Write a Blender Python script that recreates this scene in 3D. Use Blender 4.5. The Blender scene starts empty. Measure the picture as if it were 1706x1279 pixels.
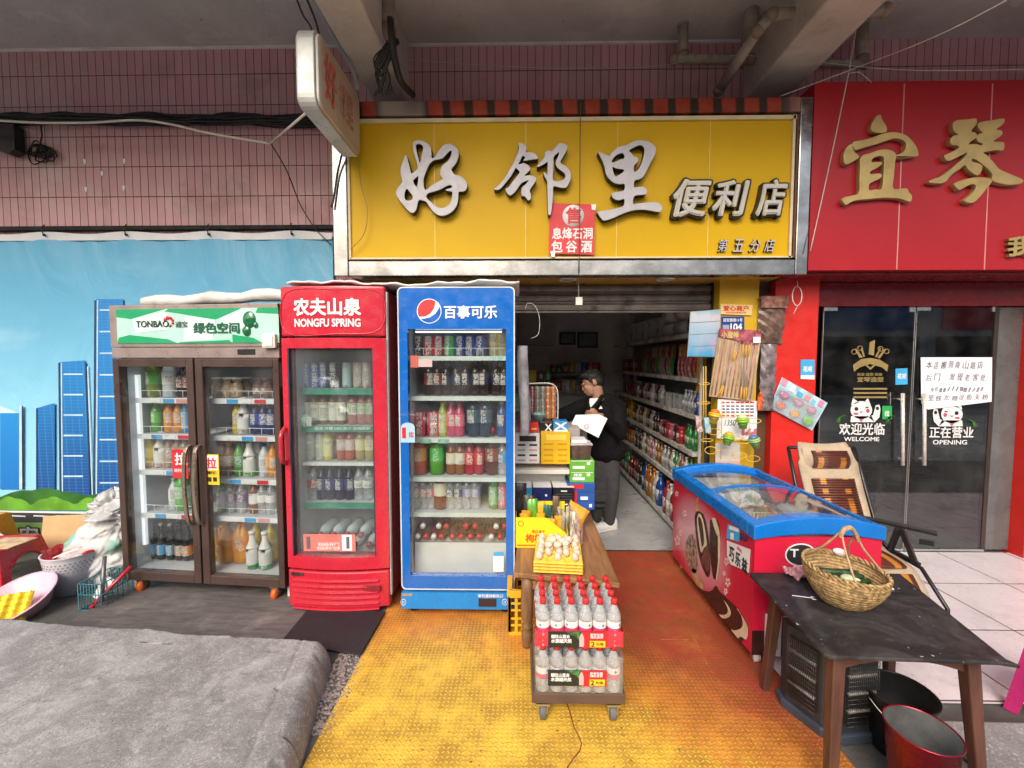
import bpy, math, random
from mathutils import Vector, Matrix, noise as NZ
random.seed(7)
SC = bpy.context.scene
R = math.radians
# ---------------------------------------------------------------- camera, sky, sun, exposure
F, TH, YA, CZ = 710.0, math.atan(39.5 / 710), math.atan(12 / 710), 1.6
cam = bpy.data.objects.new('camera', bpy.data.cameras.new('camera'))
SC.collection.objects.link(cam)
cam.location = (0, 0, CZ)
cam.rotation_euler = (math.pi / 2 - TH, 0, YA)
cam.data.sensor_width = 36
cam.data.lens = 36 * F / 1706
cam.data.clip_start = .02
cam.data.clip_end = 500
SC.camera = cam
W = bpy.data.worlds.new('World')
SC.world = W
W.use_nodes = True
SUN_EL, SUN_ROT = R(39), R(196)
sky = W.node_tree.nodes.new('ShaderNodeTexSky')
sky.sky_type = 'NISHITA'
sky.sun_disc = False
sky.sun_elevation = SUN_EL
sky.sun_rotation = SUN_ROT
sky.air_density = 1.2
sky.dust_density = 5
sky.ozone_density = .6
bg = W.node_tree.nodes['Background']
bg.inputs[1].default_value = .15
W.node_tree.links.new(sky.outputs[0], bg.inputs[0])
sl = bpy.data.lights.new('sun', 'SUN')
sl.energy = 1.5
sl.angle = R(35)
sl.color = (1, .96, .9)
sun = bpy.data.objects.new('sun', sl)
SC.collection.objects.link(sun)
sd = Vector((math.sin(SUN_ROT) * math.cos(SUN_EL), math.cos(SUN_ROT) * math.cos(SUN_EL), math.sin(SUN_EL)))
sun.rotation_euler = sd.to_track_quat('Z', 'Y').to_euler()
sun.location = (0, -8, 12)
SC.view_settings.view_transform = 'Standard'
SC.view_settings.look = 'None'
SC.view_settings.exposure = .45
SC.view_settings.gamma = 1
SC.cycles.transparent_max_bounces = 24
SC.cycles.max_bounces = 10
SC.cycles.diffuse_bounces = 8
SC.cycles.use_denoising = True
SC.cycles.sample_clamp_indirect = 6
SC.cycles.caustics_reflective = False
SC.cycles.caustics_refractive = False

# ---------------------------------------------------------------- where a pixel of the photograph meets a plane of the place
def ray(px, py):
    u, v = (px - 853) / F, -(py - 639.5) / F
    y, z = math.cos(TH) + math.sin(TH) * v, -math.sin(TH) + math.cos(TH) * v
    return (u * math.cos(YA) - y * math.sin(YA), u * math.sin(YA) + y * math.cos(YA), z)
def U(px, py, Y):
    r = ray(px, py)
    t = Y / r[1]
    return Vector((r[0] * t, Y, CZ + r[2] * t))
def G(px, py, z=0):
    r = ray(px, py)
    t = (z - CZ) / r[2]
    return Vector((r[0] * t, r[1] * t, z))
def UX(px, py, X):
    r = ray(px, py)
    t = X / r[0]
    return Vector((X, r[1] * t, CZ + r[2] * t))

# ---------------------------------------------------------------- materials
class E:
    def __init__(s, nt, k): s.nt, s.k = nt, k
    def m(s, op, *a):
        n = s.nt.nodes.new('ShaderNodeMath')
        n.operation = op
        for i, x in enumerate((s,) + a):
            if isinstance(x, E): s.nt.links.new(x.k, n.inputs[i])
            else: n.inputs[i].default_value = x
        return E(s.nt, n.outputs[0])
    def __add__(s, o): return s.m('ADD', o)
    def __sub__(s, o): return s.m('SUBTRACT', o)
    def __mul__(s, o): return s.m('MULTIPLY', o)
    def __truediv__(s, o): return s.m('DIVIDE', o)
    def fract(s): return s.m('FRACT')
    def floor(s): return s.m('FLOOR')
    def abs(s): return s.m('ABSOLUTE')
    def sin(s): return s.m('SINE')
    def mn(s, o): return s.m('MINIMUM', o)
    def mx(s, o): return s.m('MAXIMUM', o)
    def ss(s, a, b, lo=0., hi=1.):
        n = s.nt.nodes.new('ShaderNodeMapRange')
        n.interpolation_type = 'SMOOTHSTEP'
        s.nt.links.new(s.k, n.inputs[0])
        for i, x in zip((1, 2, 3, 4), (a, b, lo, hi)): n.inputs[i].default_value = x
        return E(s.nt, n.outputs[0])
class MT:
    """a node material under construction"""
    def __init__(s, name):
        s.mat = bpy.data.materials.new(name)
        s.mat.use_nodes = True
        s.nt = s.mat.node_tree
        s.b = s.nt.nodes['Principled BSDF']
        s.out = s.nt.nodes['Material Output']
        s.tc = s.nt.nodes.new('ShaderNodeTexCoord').outputs['Object']
        x = s.nt.nodes.new('ShaderNodeSeparateXYZ')
        s.nt.links.new(s.tc, x.inputs[0])
        s.x, s.y, s.z = (E(s.nt, k) for k in x.outputs)
    def set(s, **k):
        for n, v in k.items():
            i = s.b.inputs[n.replace('_', ' ')]
            if isinstance(v, E): s.nt.links.new(v.k, i)
            elif isinstance(v, tuple) and len(v) == 3: i.default_value = (*v, 1)
            else: i.default_value = v
        return s
    def noise(s, scale, detail=4, rough=.55, st=None, dist=0):
        n = s.nt.nodes.new('ShaderNodeTexNoise')
        n.inputs['Scale'].default_value = scale
        n.inputs['Detail'].default_value = detail
        n.inputs['Roughness'].default_value = rough
        n.inputs['Distortion'].default_value = dist
        v = s.tc
        if st:
            mp = s.nt.nodes.new('ShaderNodeMapping')
            mp.inputs['Scale'].default_value = st
            s.nt.links.new(s.tc, mp.inputs[0])
            v = mp.outputs[0]
        s.nt.links.new(v, n.inputs['Vector'])
        return E(s.nt, n.outputs['Fac'])
    def white(s, *e):
        c = s.nt.nodes.new('ShaderNodeCombineXYZ')
        for i, k in enumerate(e): s.nt.links.new(k.k, c.inputs[i])
        w = s.nt.nodes.new('ShaderNodeTexWhiteNoise')
        s.nt.links.new(c.outputs[0], w.inputs['Vector'])
        return E(s.nt, w.outputs['Value'])
    def mix(s, f, a, b):
        n = s.nt.nodes.new('ShaderNodeMix')
        n.data_type = 'RGBA'
        for v, i in ((f, 0), (a, 6), (b, 7)):
            if isinstance(v, E): s.nt.links.new(v.k, n.inputs[i])
            elif isinstance(v, tuple): n.inputs[i].default_value = (*v, 1)
            else: n.inputs[i].default_value = v
        return E(s.nt, n.outputs[2])
    def bump(s, h, dist=.002, strength=1.):
        n = s.nt.nodes.new('ShaderNodeBump')
        n.inputs['Strength'].default_value = strength
        n.inputs['Distance'].default_value = dist
        s.nt.links.new(h.k, n.inputs['Height'])
        s.nt.links.new(n.outputs[0], s.b.inputs['Normal'])
        return s
    def objcol(s):
        return E(s.nt, s.nt.nodes.new('ShaderNodeObjectInfo').outputs['Color'])

def sc(c, k): return tuple(min(1, max(0, x * k)) for x in c)
MATS = {}
def pm(name, col=(.8, .8, .8), r=.5, m=0., var=.12, vs=6., bump=0., bs=60., dirt=0., dcol=(.06, .05, .04), ds=3., coat=0., obj=False, emit=0., st=None, spec=.5, sss=0.):
    if name in MATS: return MATS[name]
    t = MT(name)
    n = t.noise(vs, 5, st=st)
    if obj:
        o = t.objcol()
        c = t.mix(n.ss(.3, .7, 0, var * 2), o, (.02, .02, .02)) if var else o
    else:
        c = t.mix(n.ss(.3, .7), sc(col, 1 - var), sc(col, 1 + var))
    if dirt:
        d = t.noise(ds, 8, .65).ss(.62 - .25 * dirt, .8, 0, min(1, dirt * 1.6))
        c = t.mix(d, c, dcol)
    t.set(Base_Color=c, Metallic=m, Coat_Weight=coat, Specular_IOR_Level=spec)
    t.set(Roughness=t.noise(vs * 2.3, 4, st=st).ss(.25, .75, max(.02, r - .12), min(1, r + .12)))
    if emit:
        t.set(Emission_Strength=emit, Emission_Color=col)
    if bump: t.bump(t.noise(bs, 4, st=st), bump)
    MATS[name] = t.mat
    return t.mat

def glass_mat(name, tint=(.93, .95, .95), dust_glint=.05, refl=1., rough=.02, ds=4., base=0.04, soft=False):
    t = MT(name)
    nt = t.nt
    tr = nt.nodes.new('ShaderNodeBsdfTransparent')
    tr.inputs[0].default_value = (*tint, 1)
    gl = nt.nodes.new('ShaderNodeBsdfGlossy')
    gl.inputs['Roughness'].default_value = rough
    df = nt.nodes.new('ShaderNodeBsdfTranslucent' if soft else 'ShaderNodeBsdfDiffuse')
    df.inputs[0].default_value = (.86, .88, .9, 1)
    fr = nt.nodes.new('ShaderNodeFresnel')
    ge = nt.nodes.new('ShaderNodeNewGeometry')
    nt.links.new((E(nt, ge.outputs['Backfacing']) * (1 / 1.5 - 1.5) + 1.5).k, fr.inputs[0])
    m1 = nt.nodes.new('ShaderNodeMixShader')
    m2 = nt.nodes.new('ShaderNodeMixShader')
    nt.links.new((E(nt, fr.outputs[0]) * refl).k, m1.inputs[0])
    nt.links.new(tr.outputs[0], m1.inputs[1])
    nt.links.new(gl.outputs[0], m1.inputs[2])
    nt.links.new(t.noise(ds, 6, .6).ss(.35, .8, base * dust_glint, dust_glint).k, m2.inputs[0])
    nt.links.new(m1.outputs[0], m2.inputs[1])
    nt.links.new(df.outputs[0], m2.inputs[2])
    nt.links.new(m2.outputs[0], t.out.inputs[0])
    MATS[name] = t.mat
    return t.mat

M_GLASS = glass_mat('fridge_glass', dust_glint=.035, refl=1.5)
M_FOG = glass_mat('misted_fridge_glass', (.88, .92, .92), dust_glint=.06, refl=1.5, ds=2.2, base=.3)
M_DOOR = glass_mat('shop_door_glass', (.55, .57, .56), dust_glint=.025, refl=2.4)
M_PET = glass_mat('clear_plastic', (.95, .965, .97), dust_glint=.5, refl=2.8, rough=.04, base=.45, ds=11.)  # patchy white here stands in for bright highlights in the plastic
M_FILM = glass_mat('wrapping_film', (.92, .93, .94), dust_glint=.22, refl=2.2, rough=.12, base=.3)
WHITE = pm('white_plastic', (.78, .78, .76), .35, var=.05)
OFFW = pm('aged_white_plastic', (.66, .64, .58), .4, dirt=.25)
BLACK = pm('black_plastic', (.015, .015, .017), .4)
BLACKM = pm('black_painted_metal', (.014, .014, .015), .35, dirt=.15, dcol=(.1, .09, .08))
DARK = pm('dark_gap', (.01, .01, .01), .8)
RED = pm('red_enamel', (.55, .022, .045), .25, var=.06, coat=.4, dirt=.16, dcol=(.26, .02, .03), ds=5)
REDD = pm('dark_red_side', (.2, .012, .018), .4)
BLUE = pm('blue_enamel', (.006, .125, .5), .22, var=.06, coat=.4)
BLUEL = pm('light_blue_enamel', (.012, .22, .6), .3, var=.06, dirt=.1)
BROWN = pm('brown_anodised_metal', (.105, .068, .058), .35, m=.4, var=.03, vs=2)
TAUPE = pm('pale_taupe_metal', (.36, .29, .26), .35, m=.4)
BRASS = pm('champagne_metal', (.34, .28, .21), .3, m=.7, var=.05)
LINER = pm('fridge_liner', (.56, .58, .6), .45, var=.06)
SHELFW = pm('white_shelf_strip', (.78, .8, .8), .3, var=.06, dirt=.1)
WIRE = pm('white_wire', (.75, .75, .73), .35)
STEEL = pm('polished_steel', (.36, .36, .36), .24, m=1., var=.3, vs=4, bump=.002, bs=4, dirt=.4, dcol=(.2, .17, .15))
CHROME = pm('steel', (.55, .55, .55), .25, m=1.)
RUBBER = pm('grey_rubber', (.12, .12, .125), .7, dirt=.3, dcol=(.3, .28, .26))
GOLD = pm('gold_lettering', (.5, .36, .14), .4, m=.5, var=.12, vs=8)
SILVER = pm('silver_lettering', (.47, .46, .5), .45, m=.05, var=.06, vs=14)
PAPER = pm('white_paper', (.82, .82, .84), .7, var=.04)
KRAFT = pm('brown_board', (.62, .4, .2), .8, var=.1)
YEL = pm('yellow_carton', (.8, .66, .02), .45, var=.05)
YPL = pm('yellow_plastic', (.75, .4, .02), .42, dirt=.2, dcol=(.25, .13, .03))
INK = pm('dark_ink', (.02, .02, .022), .6, var=0)
INKG = pm('grey_ink', (.12, .12, .14), .7, var=0)
PRED = pm('printed_red', (.62, .02, .03), .45, var=.06)
PWHITE = pm('printed_white', (.8, .8, .8), .45, var=.03)
PBLUE = pm('printed_blue', (.01, .12, .42), .45, var=.05)
PSKY = pm('printed_light_blue', (.05, .38, .72), .45, var=.06)
PGREEN = pm('printed_green', (.01, .33, .13), .4, var=.06)
PYEL = pm('printed_yellow', (.8, .55, .03), .45, var=.04)
PBROWN = pm('printed_chocolate', (.045, .014, .012), .35, var=.25, vs=12)
PCREAM = pm('printed_cream', (.72, .6, .4), .45, var=.12, vs=12)
PPINK = pm('printed_pink', (.72, .3, .4), .45, var=.15)
WOOD = pm('worn_wood', (.3, .145, .062), .5, var=.35, vs=3, st=(9, 1, 9), bump=.001, bs=12, dirt=.15)
WOODD = pm('dark_wood', (.1, .042, .03), .5, var=.3, vs=4, st=(6, 6, 1), dirt=.2, dcol=(.2, .14, .11))
RATTAN = pm('rattan', (.4, .26, .11), .6, var=.5, vs=45, bump=.003, bs=120, dirt=.4, dcol=(.12, .06, .02), ds=30)
CABLE = pm('black_cable', (.012, .011, .011), .5, dirt=.3, dcol=(.06, .05, .04))
CREAMW = pm('cream_wire', (.62, .58, .48), .5)
OBJ = pm('coloured_plastic', r=.3, obj=True, var=.08, coat=.2)
OBJM = pm('coloured_paper', r=.55, obj=True, var=.12, vs=30)
SKIN = pm('skin', (.36, .19, .125), .5, var=.08, vs=20)
BLACKF = pm('black_fabric', (.006, .006, .0065), .9, bump=.02, bs=11, spec=.2)
GREYF = pm('charcoal_fabric', (.045, .046, .05), .9, bump=.02, bs=11)

def label_mat():
    t = MT('printed_label')
    o = t.objcol()
    oi = t.nt.nodes.new('ShaderNodeObjectInfo')
    rnd = E(t.nt, oi.outputs['Random'])
    front = (t.x.abs() - rnd * .008).ss(.0125, .0145, 1, 0)
    def hash1(e): return t.white(e, e, rnd)
    row_ = (t.z * (rnd * 30. + 38.) + rnd * 7.)
    band = hash1(row_.floor()).ss(.52, .54)
    fine = t.noise(150, 1, .5, st=(1, .3, .6)).ss(.5, .54)
    lines = ((t.z * 190.).fract() - .5).abs().ss(.2, .26) * t.noise(260, 0, .5).ss(.44, .48)
    edge = ((row_.fract() - .5).abs()).ss(.44, .47)
    c = t.mix(front * band * (edge * -1. + 1.), o, t.mix(t.noise(24, 2).ss(.5, .54), (.68, .66, .6), t.mix(.5, o, (.5, .45, .3))))
    c = t.mix(front * (band * -1. + 1.) * fine * .9, c, (.72, .7, .66))
    c = t.mix(front * band * lines * .8, c, (.06, .05, .06))
    c = t.mix(t.noise(14, 2).ss(.62, .66, 0, .35), c, (.03, .03, .04))
    t.set(Base_Color=c, Roughness=.35)
    return t.mat
LABEL = label_mat()
def drink_mat():
    t = MT('bottled_drink')
    t.set(Base_Color=t.objcol(), Roughness=.12, Transmission_Weight=.25, IOR=1.35, Coat_Weight=.3)
    return t.mat
DRINK = drink_mat()
PETO = None

# ---------------------------------------------------------------- meshes and objects
class MB:
    def __init__(s): s.v, s.f, s.mi, s.sm = [], [], [], []
    def add(s, vs, fs, mi=0, sm=False):
        o = len(s.v)
        s.v += [Vector(v) for v in vs]
        for f in fs:
            s.f.append([i + o for i in f]); s.mi.append(mi); s.sm.append(sm)
        return s
    def box(s, a, b, mi=0):
        (x0, y0, z0), (x1, y1, z1) = a, b
        return s.add([(x0, y0, z0), (x1, y0, z0), (x1, y1, z0), (x0, y1, z0), (x0, y0, z1), (x1, y0, z1), (x1, y1, z1), (x0, y1, z1)],
                     [(0, 3, 2, 1), (4, 5, 6, 7), (0, 1, 5, 4), (1, 2, 6, 5), (2, 3, 7, 6), (3, 0, 4, 7)], mi)
    def obox(s, c, size, M=None, mi=0):
        m = MB().box([-k / 2 for k in size], [k / 2 for k in size])
        M = (M or Matrix()).to_3x3()
        return s.add([M @ v + Vector(c) for v in m.v], m.f, mi)
    def bar(s, p, q, w, h=None, mi=0):
        p, q = Vector(p), Vector(q)
        M = (q - p).to_track_quat('Z', 'Y').to_matrix()
        return s.obox((p + q) / 2, (w, h or w, (q - p).length), M, mi)
    def tube(s, pts, r, n=8, mi=0, closed=False):
        pts = [Vector(p) for p in pts]
        N = len(pts)
        rs = r if isinstance(r, (list, tuple)) else [r] * N
        vs, fs = [], []
        up = None
        for i, p in enumerate(pts):
            a = pts[(i - 1) % N] if (i or closed) else p
            b = pts[(i + 1) % N] if (i < N - 1 or closed) else p
            t = (b - a).normalized() if (b - a).length > 1e-9 else Vector((0, 0, 1))
            if up is None: up = t.orthogonal().normalized()
            up = (up - t * up.dot(t))
            up = up.normalized() if up.length > 1e-6 else t.orthogonal().normalized()
            w = t.cross(up)
            for k in range(n):
                an = 2 * math.pi * k / n
                vs.append(p + (up * math.cos(an) + w * math.sin(an)) * rs[i])
        for i in range(N if closed else N - 1):
            j = (i + 1) % N
            for k in range(n):
                fs.append((i * n + k, i * n + (k + 1) % n, j * n + (k + 1) % n, j * n + k))
        if not closed:
            fs.append(tuple(range(n))[::-1]); fs.append(tuple((N - 1) * n + k for k in range(n)))
        return s.add(vs, fs, mi, True)
    def cyl(s, p, q, r, r2=None, n=16, mi=0):
        return s.tube([p, q], [r, r if r2 is None else r2], n, mi)
    def lathe(s, prof, n=16, mi=0, c=(0, 0, 0), M=None, mis=None, sx=1, sy=1):
        vs, fs = [], []
        c = Vector(c)
        for r, z in prof:
            for k in range(n):
                a = 2 * math.pi * k / n
                v = Vector((r * sx * math.cos(a), r * sy * math.sin(a), z))
                vs.append((M @ v if M else v) + c)
        o = len(s.v)
        s.add(vs, [])
        for i in range(len(prof) - 1):
            for k in range(n):
                s.f.append([o + i * n + k, o + i * n + (k + 1) % n, o + (i + 1) * n + (k + 1) % n, o + (i + 1) * n + k])
                s.mi.append(mis[i] if mis else mi); s.sm.append(True)
        if prof[0][0] > 1e-5: s.f.append([o + k for k in range(n)][::-1]); s.mi.append(mis[0] if mis else mi); s.sm.append(False)
        if prof[-1][0] > 1e-5: s.f.append([o + (len(prof) - 1) * n + k for k in range(n)]); s.mi.append(mis[-1] if mis else mi); s.sm.append(False)
        return s
    def prism(s, pts, ext, mi=0):
        pts = [Vector(p) for p in pts]
        n = len(pts)
        ext = Vector(ext)
        nrm = sum(((pts[i] - pts[0]).cross(pts[(i + 1) % n] - pts[0]) for i in range(n)), Vector())
        if nrm.dot(ext) > 0: pts = pts[::-1]
        return s.add(pts + [p + ext for p in pts], [tuple(range(n)), tuple(range(n, 2 * n))[::-1]] +
                     [(i, i + n, (i + 1) % n + n, (i + 1) % n) for i in range(n)], mi)
    def grid(s, fn, nu, nv, mi=0, sm=True, flip=False):
        vs = [fn(i / nu, j / nv) for i in range(nu + 1) for j in range(nv + 1)]
        fs = []
        for i in range(nu):
            for j in range(nv):
                a = i * (nv + 1) + j
                q = (a, a + nv + 1, a + nv + 2, a + 1)
                fs.append(q[::-1] if flip else q)
        return s.add(vs, fs, mi, sm)
    def ell(s, c, r, n=12, mi=0, M=None):
        k = 8
        prof = [(max(1e-6, math.sin(math.pi * i / k)), -math.cos(math.pi * i / k)) for i in range(k + 1)]
        m = MB().lathe(prof, n)
        M = M or Matrix()
        return s.add([Vector(c) + M.to_3x3() @ Vector((v.x * r[0], v.y * r[1], v.z * r[2])) for v in m.v], m.f, mi, True)
    def caps(s, p, q, r1, r2, n=12, mi=0):
        p, q = Vector(p), Vector(q)
        d = q - p
        L = d.length
        prof = [(max(1e-5, r1 * math.sin(a)), -r1 * math.cos(a)) for a in [math.pi / 2 * i / 4 for i in range(5)]]
        prof += [(max(1e-5, r2 * math.cos(a)), L + r2 * math.sin(a)) for a in [math.pi / 2 * i / 4 for i in range(5)]]
        return s.lathe(prof, n, mi, p, d.to_track_quat('Z', 'Y').to_matrix())
    def obj(s, name, mats, parent=None, org=None, bev=0, seg=2, world=False):
        """world: coordinates are the place's own, under a parent that stands unrotated"""
        me = bpy.data.meshes.new(name)
        off = Vector(org) if org is not None else (parent.location if (world and parent) else Vector())
        me.from_pydata([v - off for v in s.v], [], s.f)
        for m in (mats if isinstance(mats, (list, tuple)) else [mats]): me.materials.append(m)
        me.polygons.foreach_set('material_index', s.mi)
        me.polygons.foreach_set('use_smooth', s.sm)
        me.update()
        o = bpy.data.objects.new(name, me)
        SC.collection.objects.link(o)
        o.parent = parent
        if org is not None and parent is None: o.location = org
        if bev:
            b = o.modifiers.new('Bevel', 'BEVEL')
            b.width = bev; b.segments = seg; b.limit_method = 'ANGLE'; b.angle_limit = R(40)
        return o

def tag(o, label, cat, group=None, kind=None):
    o['label'] = label; o['category'] = cat
    if group: o['group'] = group
    if kind: o['kind'] = kind
    return o
def thing(name, label, cat, loc=(0, 0, 0), rz=0, group=None):
    o = bpy.data.objects.new(name, None)
    SC.collection.objects.link(o)
    o.location = loc; o.rotation_euler = (0, 0, rz); o.empty_display_size = .05
    return tag(o, label, cat, group)
def struct(o):
    o['kind'] = 'structure'
    return o
TC = bpy.data.curves.new('lettering', 'FONT')
TO = bpy.data.objects.new('lettering', TC)
def text(body, mat, par, c, w, h, rot=(0, 0, 0), bold=.012, ext=.02, shear=0., name='lettering', mats=None, sp=1.):
    """writing facing -Y before its rotation, its box w by h centred on c (in the parent's space)"""
    TC.body = body; TC.offset = 0; TC.extrude = ext; TC.shear = shear; TC.align_x = 'CENTER'
    TC.space_line = sp
    TC.resolution_u = 3
    me = bpy.data.meshes.new_from_object(TO)
    me.name = name
    vs = [v.co for v in me.vertices]
    x0, x1 = min(v.x for v in vs), max(v.x for v in vs)
    y0, y1 = min(v.y for v in vs), max(v.y for v in vs)
    kx, ky = w / (x1 - x0), h / (y1 - y0)
    kz = min(kx, ky)
    for v in me.vertices:
        v.co = ((v.co.x - (x0 + x1) / 2) * kx, -v.co.z * kz, (v.co.y - (y0 + y1) / 2) * ky)
    if bold > .004:   # heavier strokes: the same letters laid over each other a little apart
        V0, F0 = [v.co.copy() for v in me.vertices], [tuple(p.vertices) for p in me.polygons]
        vs, fs = [], []
        bx, by = bold * kx * .7, bold * ky * .7
        for i, (dx, dz) in enumerate(((-1, -.6), (1, -.6), (-1, .6), (1, .6), (0, -1), (0, 1), (0, 0))):
            o_ = len(vs)
            vs += [v + Vector((dx * bx, .00012 * i, dz * by)) for v in V0]
            fs += [tuple(k + o_ for k in f) for f in F0]
        me = bpy.data.meshes.new(name)
        me.from_pydata(vs, [], fs)
    me.update()
    me.materials.clear()
    for m in (mats or [mat]): me.materials.append(m)
    if mats:
        for p in me.polygons: p.material_index = 0 if p.normal.y < -.5 else 1
    o = bpy.data.objects.new(name, me)
    SC.collection.objects.link(o)
    o.parent = par; o.location = c; o.rotation_euler = rot
    return o
def smooth(pts, k=3):
    out = []
    n = len(pts)
    for i in range(n):
        p0, p1, p2, p3 = (Vector(pts[(i + j) % n]) for j in (-1, 0, 1, 2))
        for q in range(k):
            t = q / k
            out.append(.5 * (2 * p1 + (p2 - p0) * t + (2 * p0 - 5 * p1 + 4 * p2 - p3) * t * t + (3 * p1 - p0 - 3 * p2 + p3) * t ** 3))
    return out
def spline(pts, k=6):
    pts = [Vector(p) for p in pts]
    out = []
    for i in range(len(pts) - 1):
        p0, p1, p2, p3 = pts[max(0, i - 1)], pts[i], pts[i + 1], pts[min(len(pts) - 1, i + 2)]
        for q in range(k):
            t = q / k
            out.append(.5 * (2 * p1 + (p2 - p0) * t + (2 * p0 - 5 * p1 + 4 * p2 - p3) * t * t + (3 * p1 - p0 - 3 * p2 + p3) * t ** 3))
    return out + [pts[-1]]
def outline(loops, name, mats, par, depth, y, bevel=0., sm=3):
    """a solid cut to an outline: loops of (x, z), holes allowed, its front at y (world), depth going back"""
    cu = bpy.data.curves.new(name, 'CURVE')
    cu.dimensions = '2D'; cu.fill_mode = 'BOTH'; cu.extrude = depth / 2
    cu.bevel_depth = bevel; cu.bevel_resolution = 1
    for lp in loops:
        pts = smooth(lp, sm) if sm > 1 else [Vector(p) for p in lp]
        sp = cu.splines.new('POLY')
        sp.points.add(len(pts) - 1)
        for q, p in zip(sp.points, pts): q.co = (p[0], p[1], 0, 1)
        sp.use_cyclic_u = True
    tmp = bpy.data.objects.new('tmp', cu)
    me = bpy.data.meshes.new_from_object(tmp)
    bpy.data.objects.remove(tmp)
    me.name = name
    off = par.location if par else Vector()
    for v in me.vertices: v.co = Vector((v.co.x, y + depth / 2 - v.co.z, v.co.y)) - off
    me.update()
    me.materials.clear()
    for m in mats: me.materials.append(m)
    for p in me.polygons: p.material_index = 0 if (p.normal.y < -.5 or len(mats) < 2) else 1
    o = bpy.data.objects.new(name, me)
    SC.collection.objects.link(o)
    o.parent = par
    return o
def pxloop(pts, ox, oy, s, Y):
    return [(q.x, q.z) for q in (U(ox + a / s, oy + b / s, Y) for a, b in pts)]
def card(px, Y, name, mat, par=None, t=.003, dy=0., org=None):
    """a thin flat piece whose corners are seen at the given pixels on the plane Y"""
    pts = [U(a, b, Y) for a, b in px]
    if par is None and org is None: org = sum(pts, Vector()) / len(pts)
    return MB().prism(pts, (0, t, 0)).obj(name, mat, par, org if par is None else None, world=par is not None)
# ---------------------------------------------------------------- the ground
YW = 3.6
def m_asphalt():
    t = MT('dark_ground')
    n = t.noise(3, 8, .65)
    t.set(Base_Color=t.mix(n.ss(.3, .75), (.07, .066, .062), (.16, .15, .14)), Roughness=t.noise(6, 4).ss(.3, .7, .6, .9))
    t.bump(t.noise(70, 5), .004)
    return t.mat
def m_concrete():
    t = MT('worn_concrete')
    n = t.noise(2.2, 10, .68, dist=.4)
    c = t.mix(n.ss(.35, .68), (.25, .235, .23), (.46, .445, .44))
    c = t.mix(t.noise(5, 8, .7).ss(.56, .75, 0, .6), c, (.42, .4, .39))
    c = t.mix(t.noise(1.1, 8, .7, dist=1.).ss(.58, .72, 0, .5), c, (.14, .13, .13))
    c = t.mix(t.noise(3., 10, .75, dist=2.5, st=(1, .45, 1)).ss(.6, .66, 0, .4), c, (.11, .1, .1))
    c = t.mix(t.noise(90, 2, .5).ss(.58, .64, 0, .7), c, (.55, .53, .52))
    c = t.mix(t.noise(38, 3, .6).ss(.68, .74, 0, .7), c, (.09, .085, .08))
    t.set(Base_Color=c, Roughness=t.noise(4, 5).ss(.3, .7, .6, .85))
    c = t.mix(t.noise(7, 12, .8, dist=.6).ss(.42, .58, 0, .5), c, (.17, .16, .155))
    c = t.mix(t.noise(170, 3, .6).ss(.58, .64, 0, .75), c, (.08, .075, .07))
    t.set(Base_Color=c)
    t.bump(t.noise(30, 14, .75), .004)
    return t.mat
def m_plate():
    t = MT('painted_tread_plate')
    u, v = t.x * 47., t.y * 47.
    par = ((u.floor() + v.floor()) * .5).fract() * 2.
    lu, lv = u.fract() - .5, v.fract() - .5
    a, b = (lu + lv) * .7071, (lu - lv) * .7071
    p = a + (b - a) * par
    q = b + (a - b) * par
    h = (((p * p) * 4.2) + ((q * q) * 26.)).ss(.25, 1.0, 1, 0)
    wear = t.noise(3.2, 9, .7, dist=.6)
    fine = t.noise(24, 6, .65)
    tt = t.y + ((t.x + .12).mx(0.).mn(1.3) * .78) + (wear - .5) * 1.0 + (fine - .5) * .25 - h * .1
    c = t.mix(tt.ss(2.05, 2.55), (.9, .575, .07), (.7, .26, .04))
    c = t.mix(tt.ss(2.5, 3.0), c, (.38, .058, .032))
    c = t.mix(((t.noise(1.7, 6, .6) + (fine - .5) * .3).ss(.5, .72, 0, .5)), c, (.66, .26, .05))
    c = t.mix(t.noise(2.6, 10, .75, dist=1.2).ss(.54, .7, 0, .28), c, (.5, .24, .03))
    c = t.mix(t.noise(9, 10, .75, dist=.8).ss(.63, .72, 0, .35), c, (.3, .14, .04))
    gap = (h * -1. + 1.) * t.noise(5, 6, .7).ss(.32, .66)
    c = t.mix(gap * .62, c, (.2, .085, .02))
    c = t.mix(t.noise(60, 3).ss(.66, .72, 0, .75), c, (.08, .035, .02))
    t.set(Base_Color=c, Roughness=t.noise(6, 5).ss(.3, .7, .38, .65))
    t.bump(h + t.noise(150, 3) * .15, .0022)
    return t.mat
def m_tiles(name, w, d, col, dark, ox=0., oy=0., rough=.2):
    t = MT(name)
    fx, fy = ((t.x - ox) / w), ((t.y - oy) / d)
    g = ((fx.fract() - .5).abs().mx((fy.fract() - .5).abs() + 0.)).ss(.489, .4955)
    v = t.white(fx.floor(), fy.floor())
    c = t.mix(v, sc(col, .93), sc(col, 1.05))
    c = t.mix(t.noise(2.5, 8, .7).ss(.46, .75, 0, .5), c, sc(col, .5))
    c = t.mix(t.noise(6, 10, .8, dist=1.).ss(.6, .68, 0, .5), c, sc(col, .3))
    c = t.mix(t.noise(70, 3).ss(.68, .72, 0, .6), c, sc(col, .15))
    c = t.mix(g, c, dark)
    t.set(Base_Color=c, Roughness=t.noise(5, 4).ss(.3, .7, rough, rough + .2))
    t.bump(g * -1., .002)
    return t.mat
def sheet(x0, x1, y0, y1, z, name, mat):
    return struct(MB().grid(lambda a, b: (x0 + (x1 - x0) * a, y0 + (y1 - y0) * b, z), 8, 8, sm=False).obj(name, mat))
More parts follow.
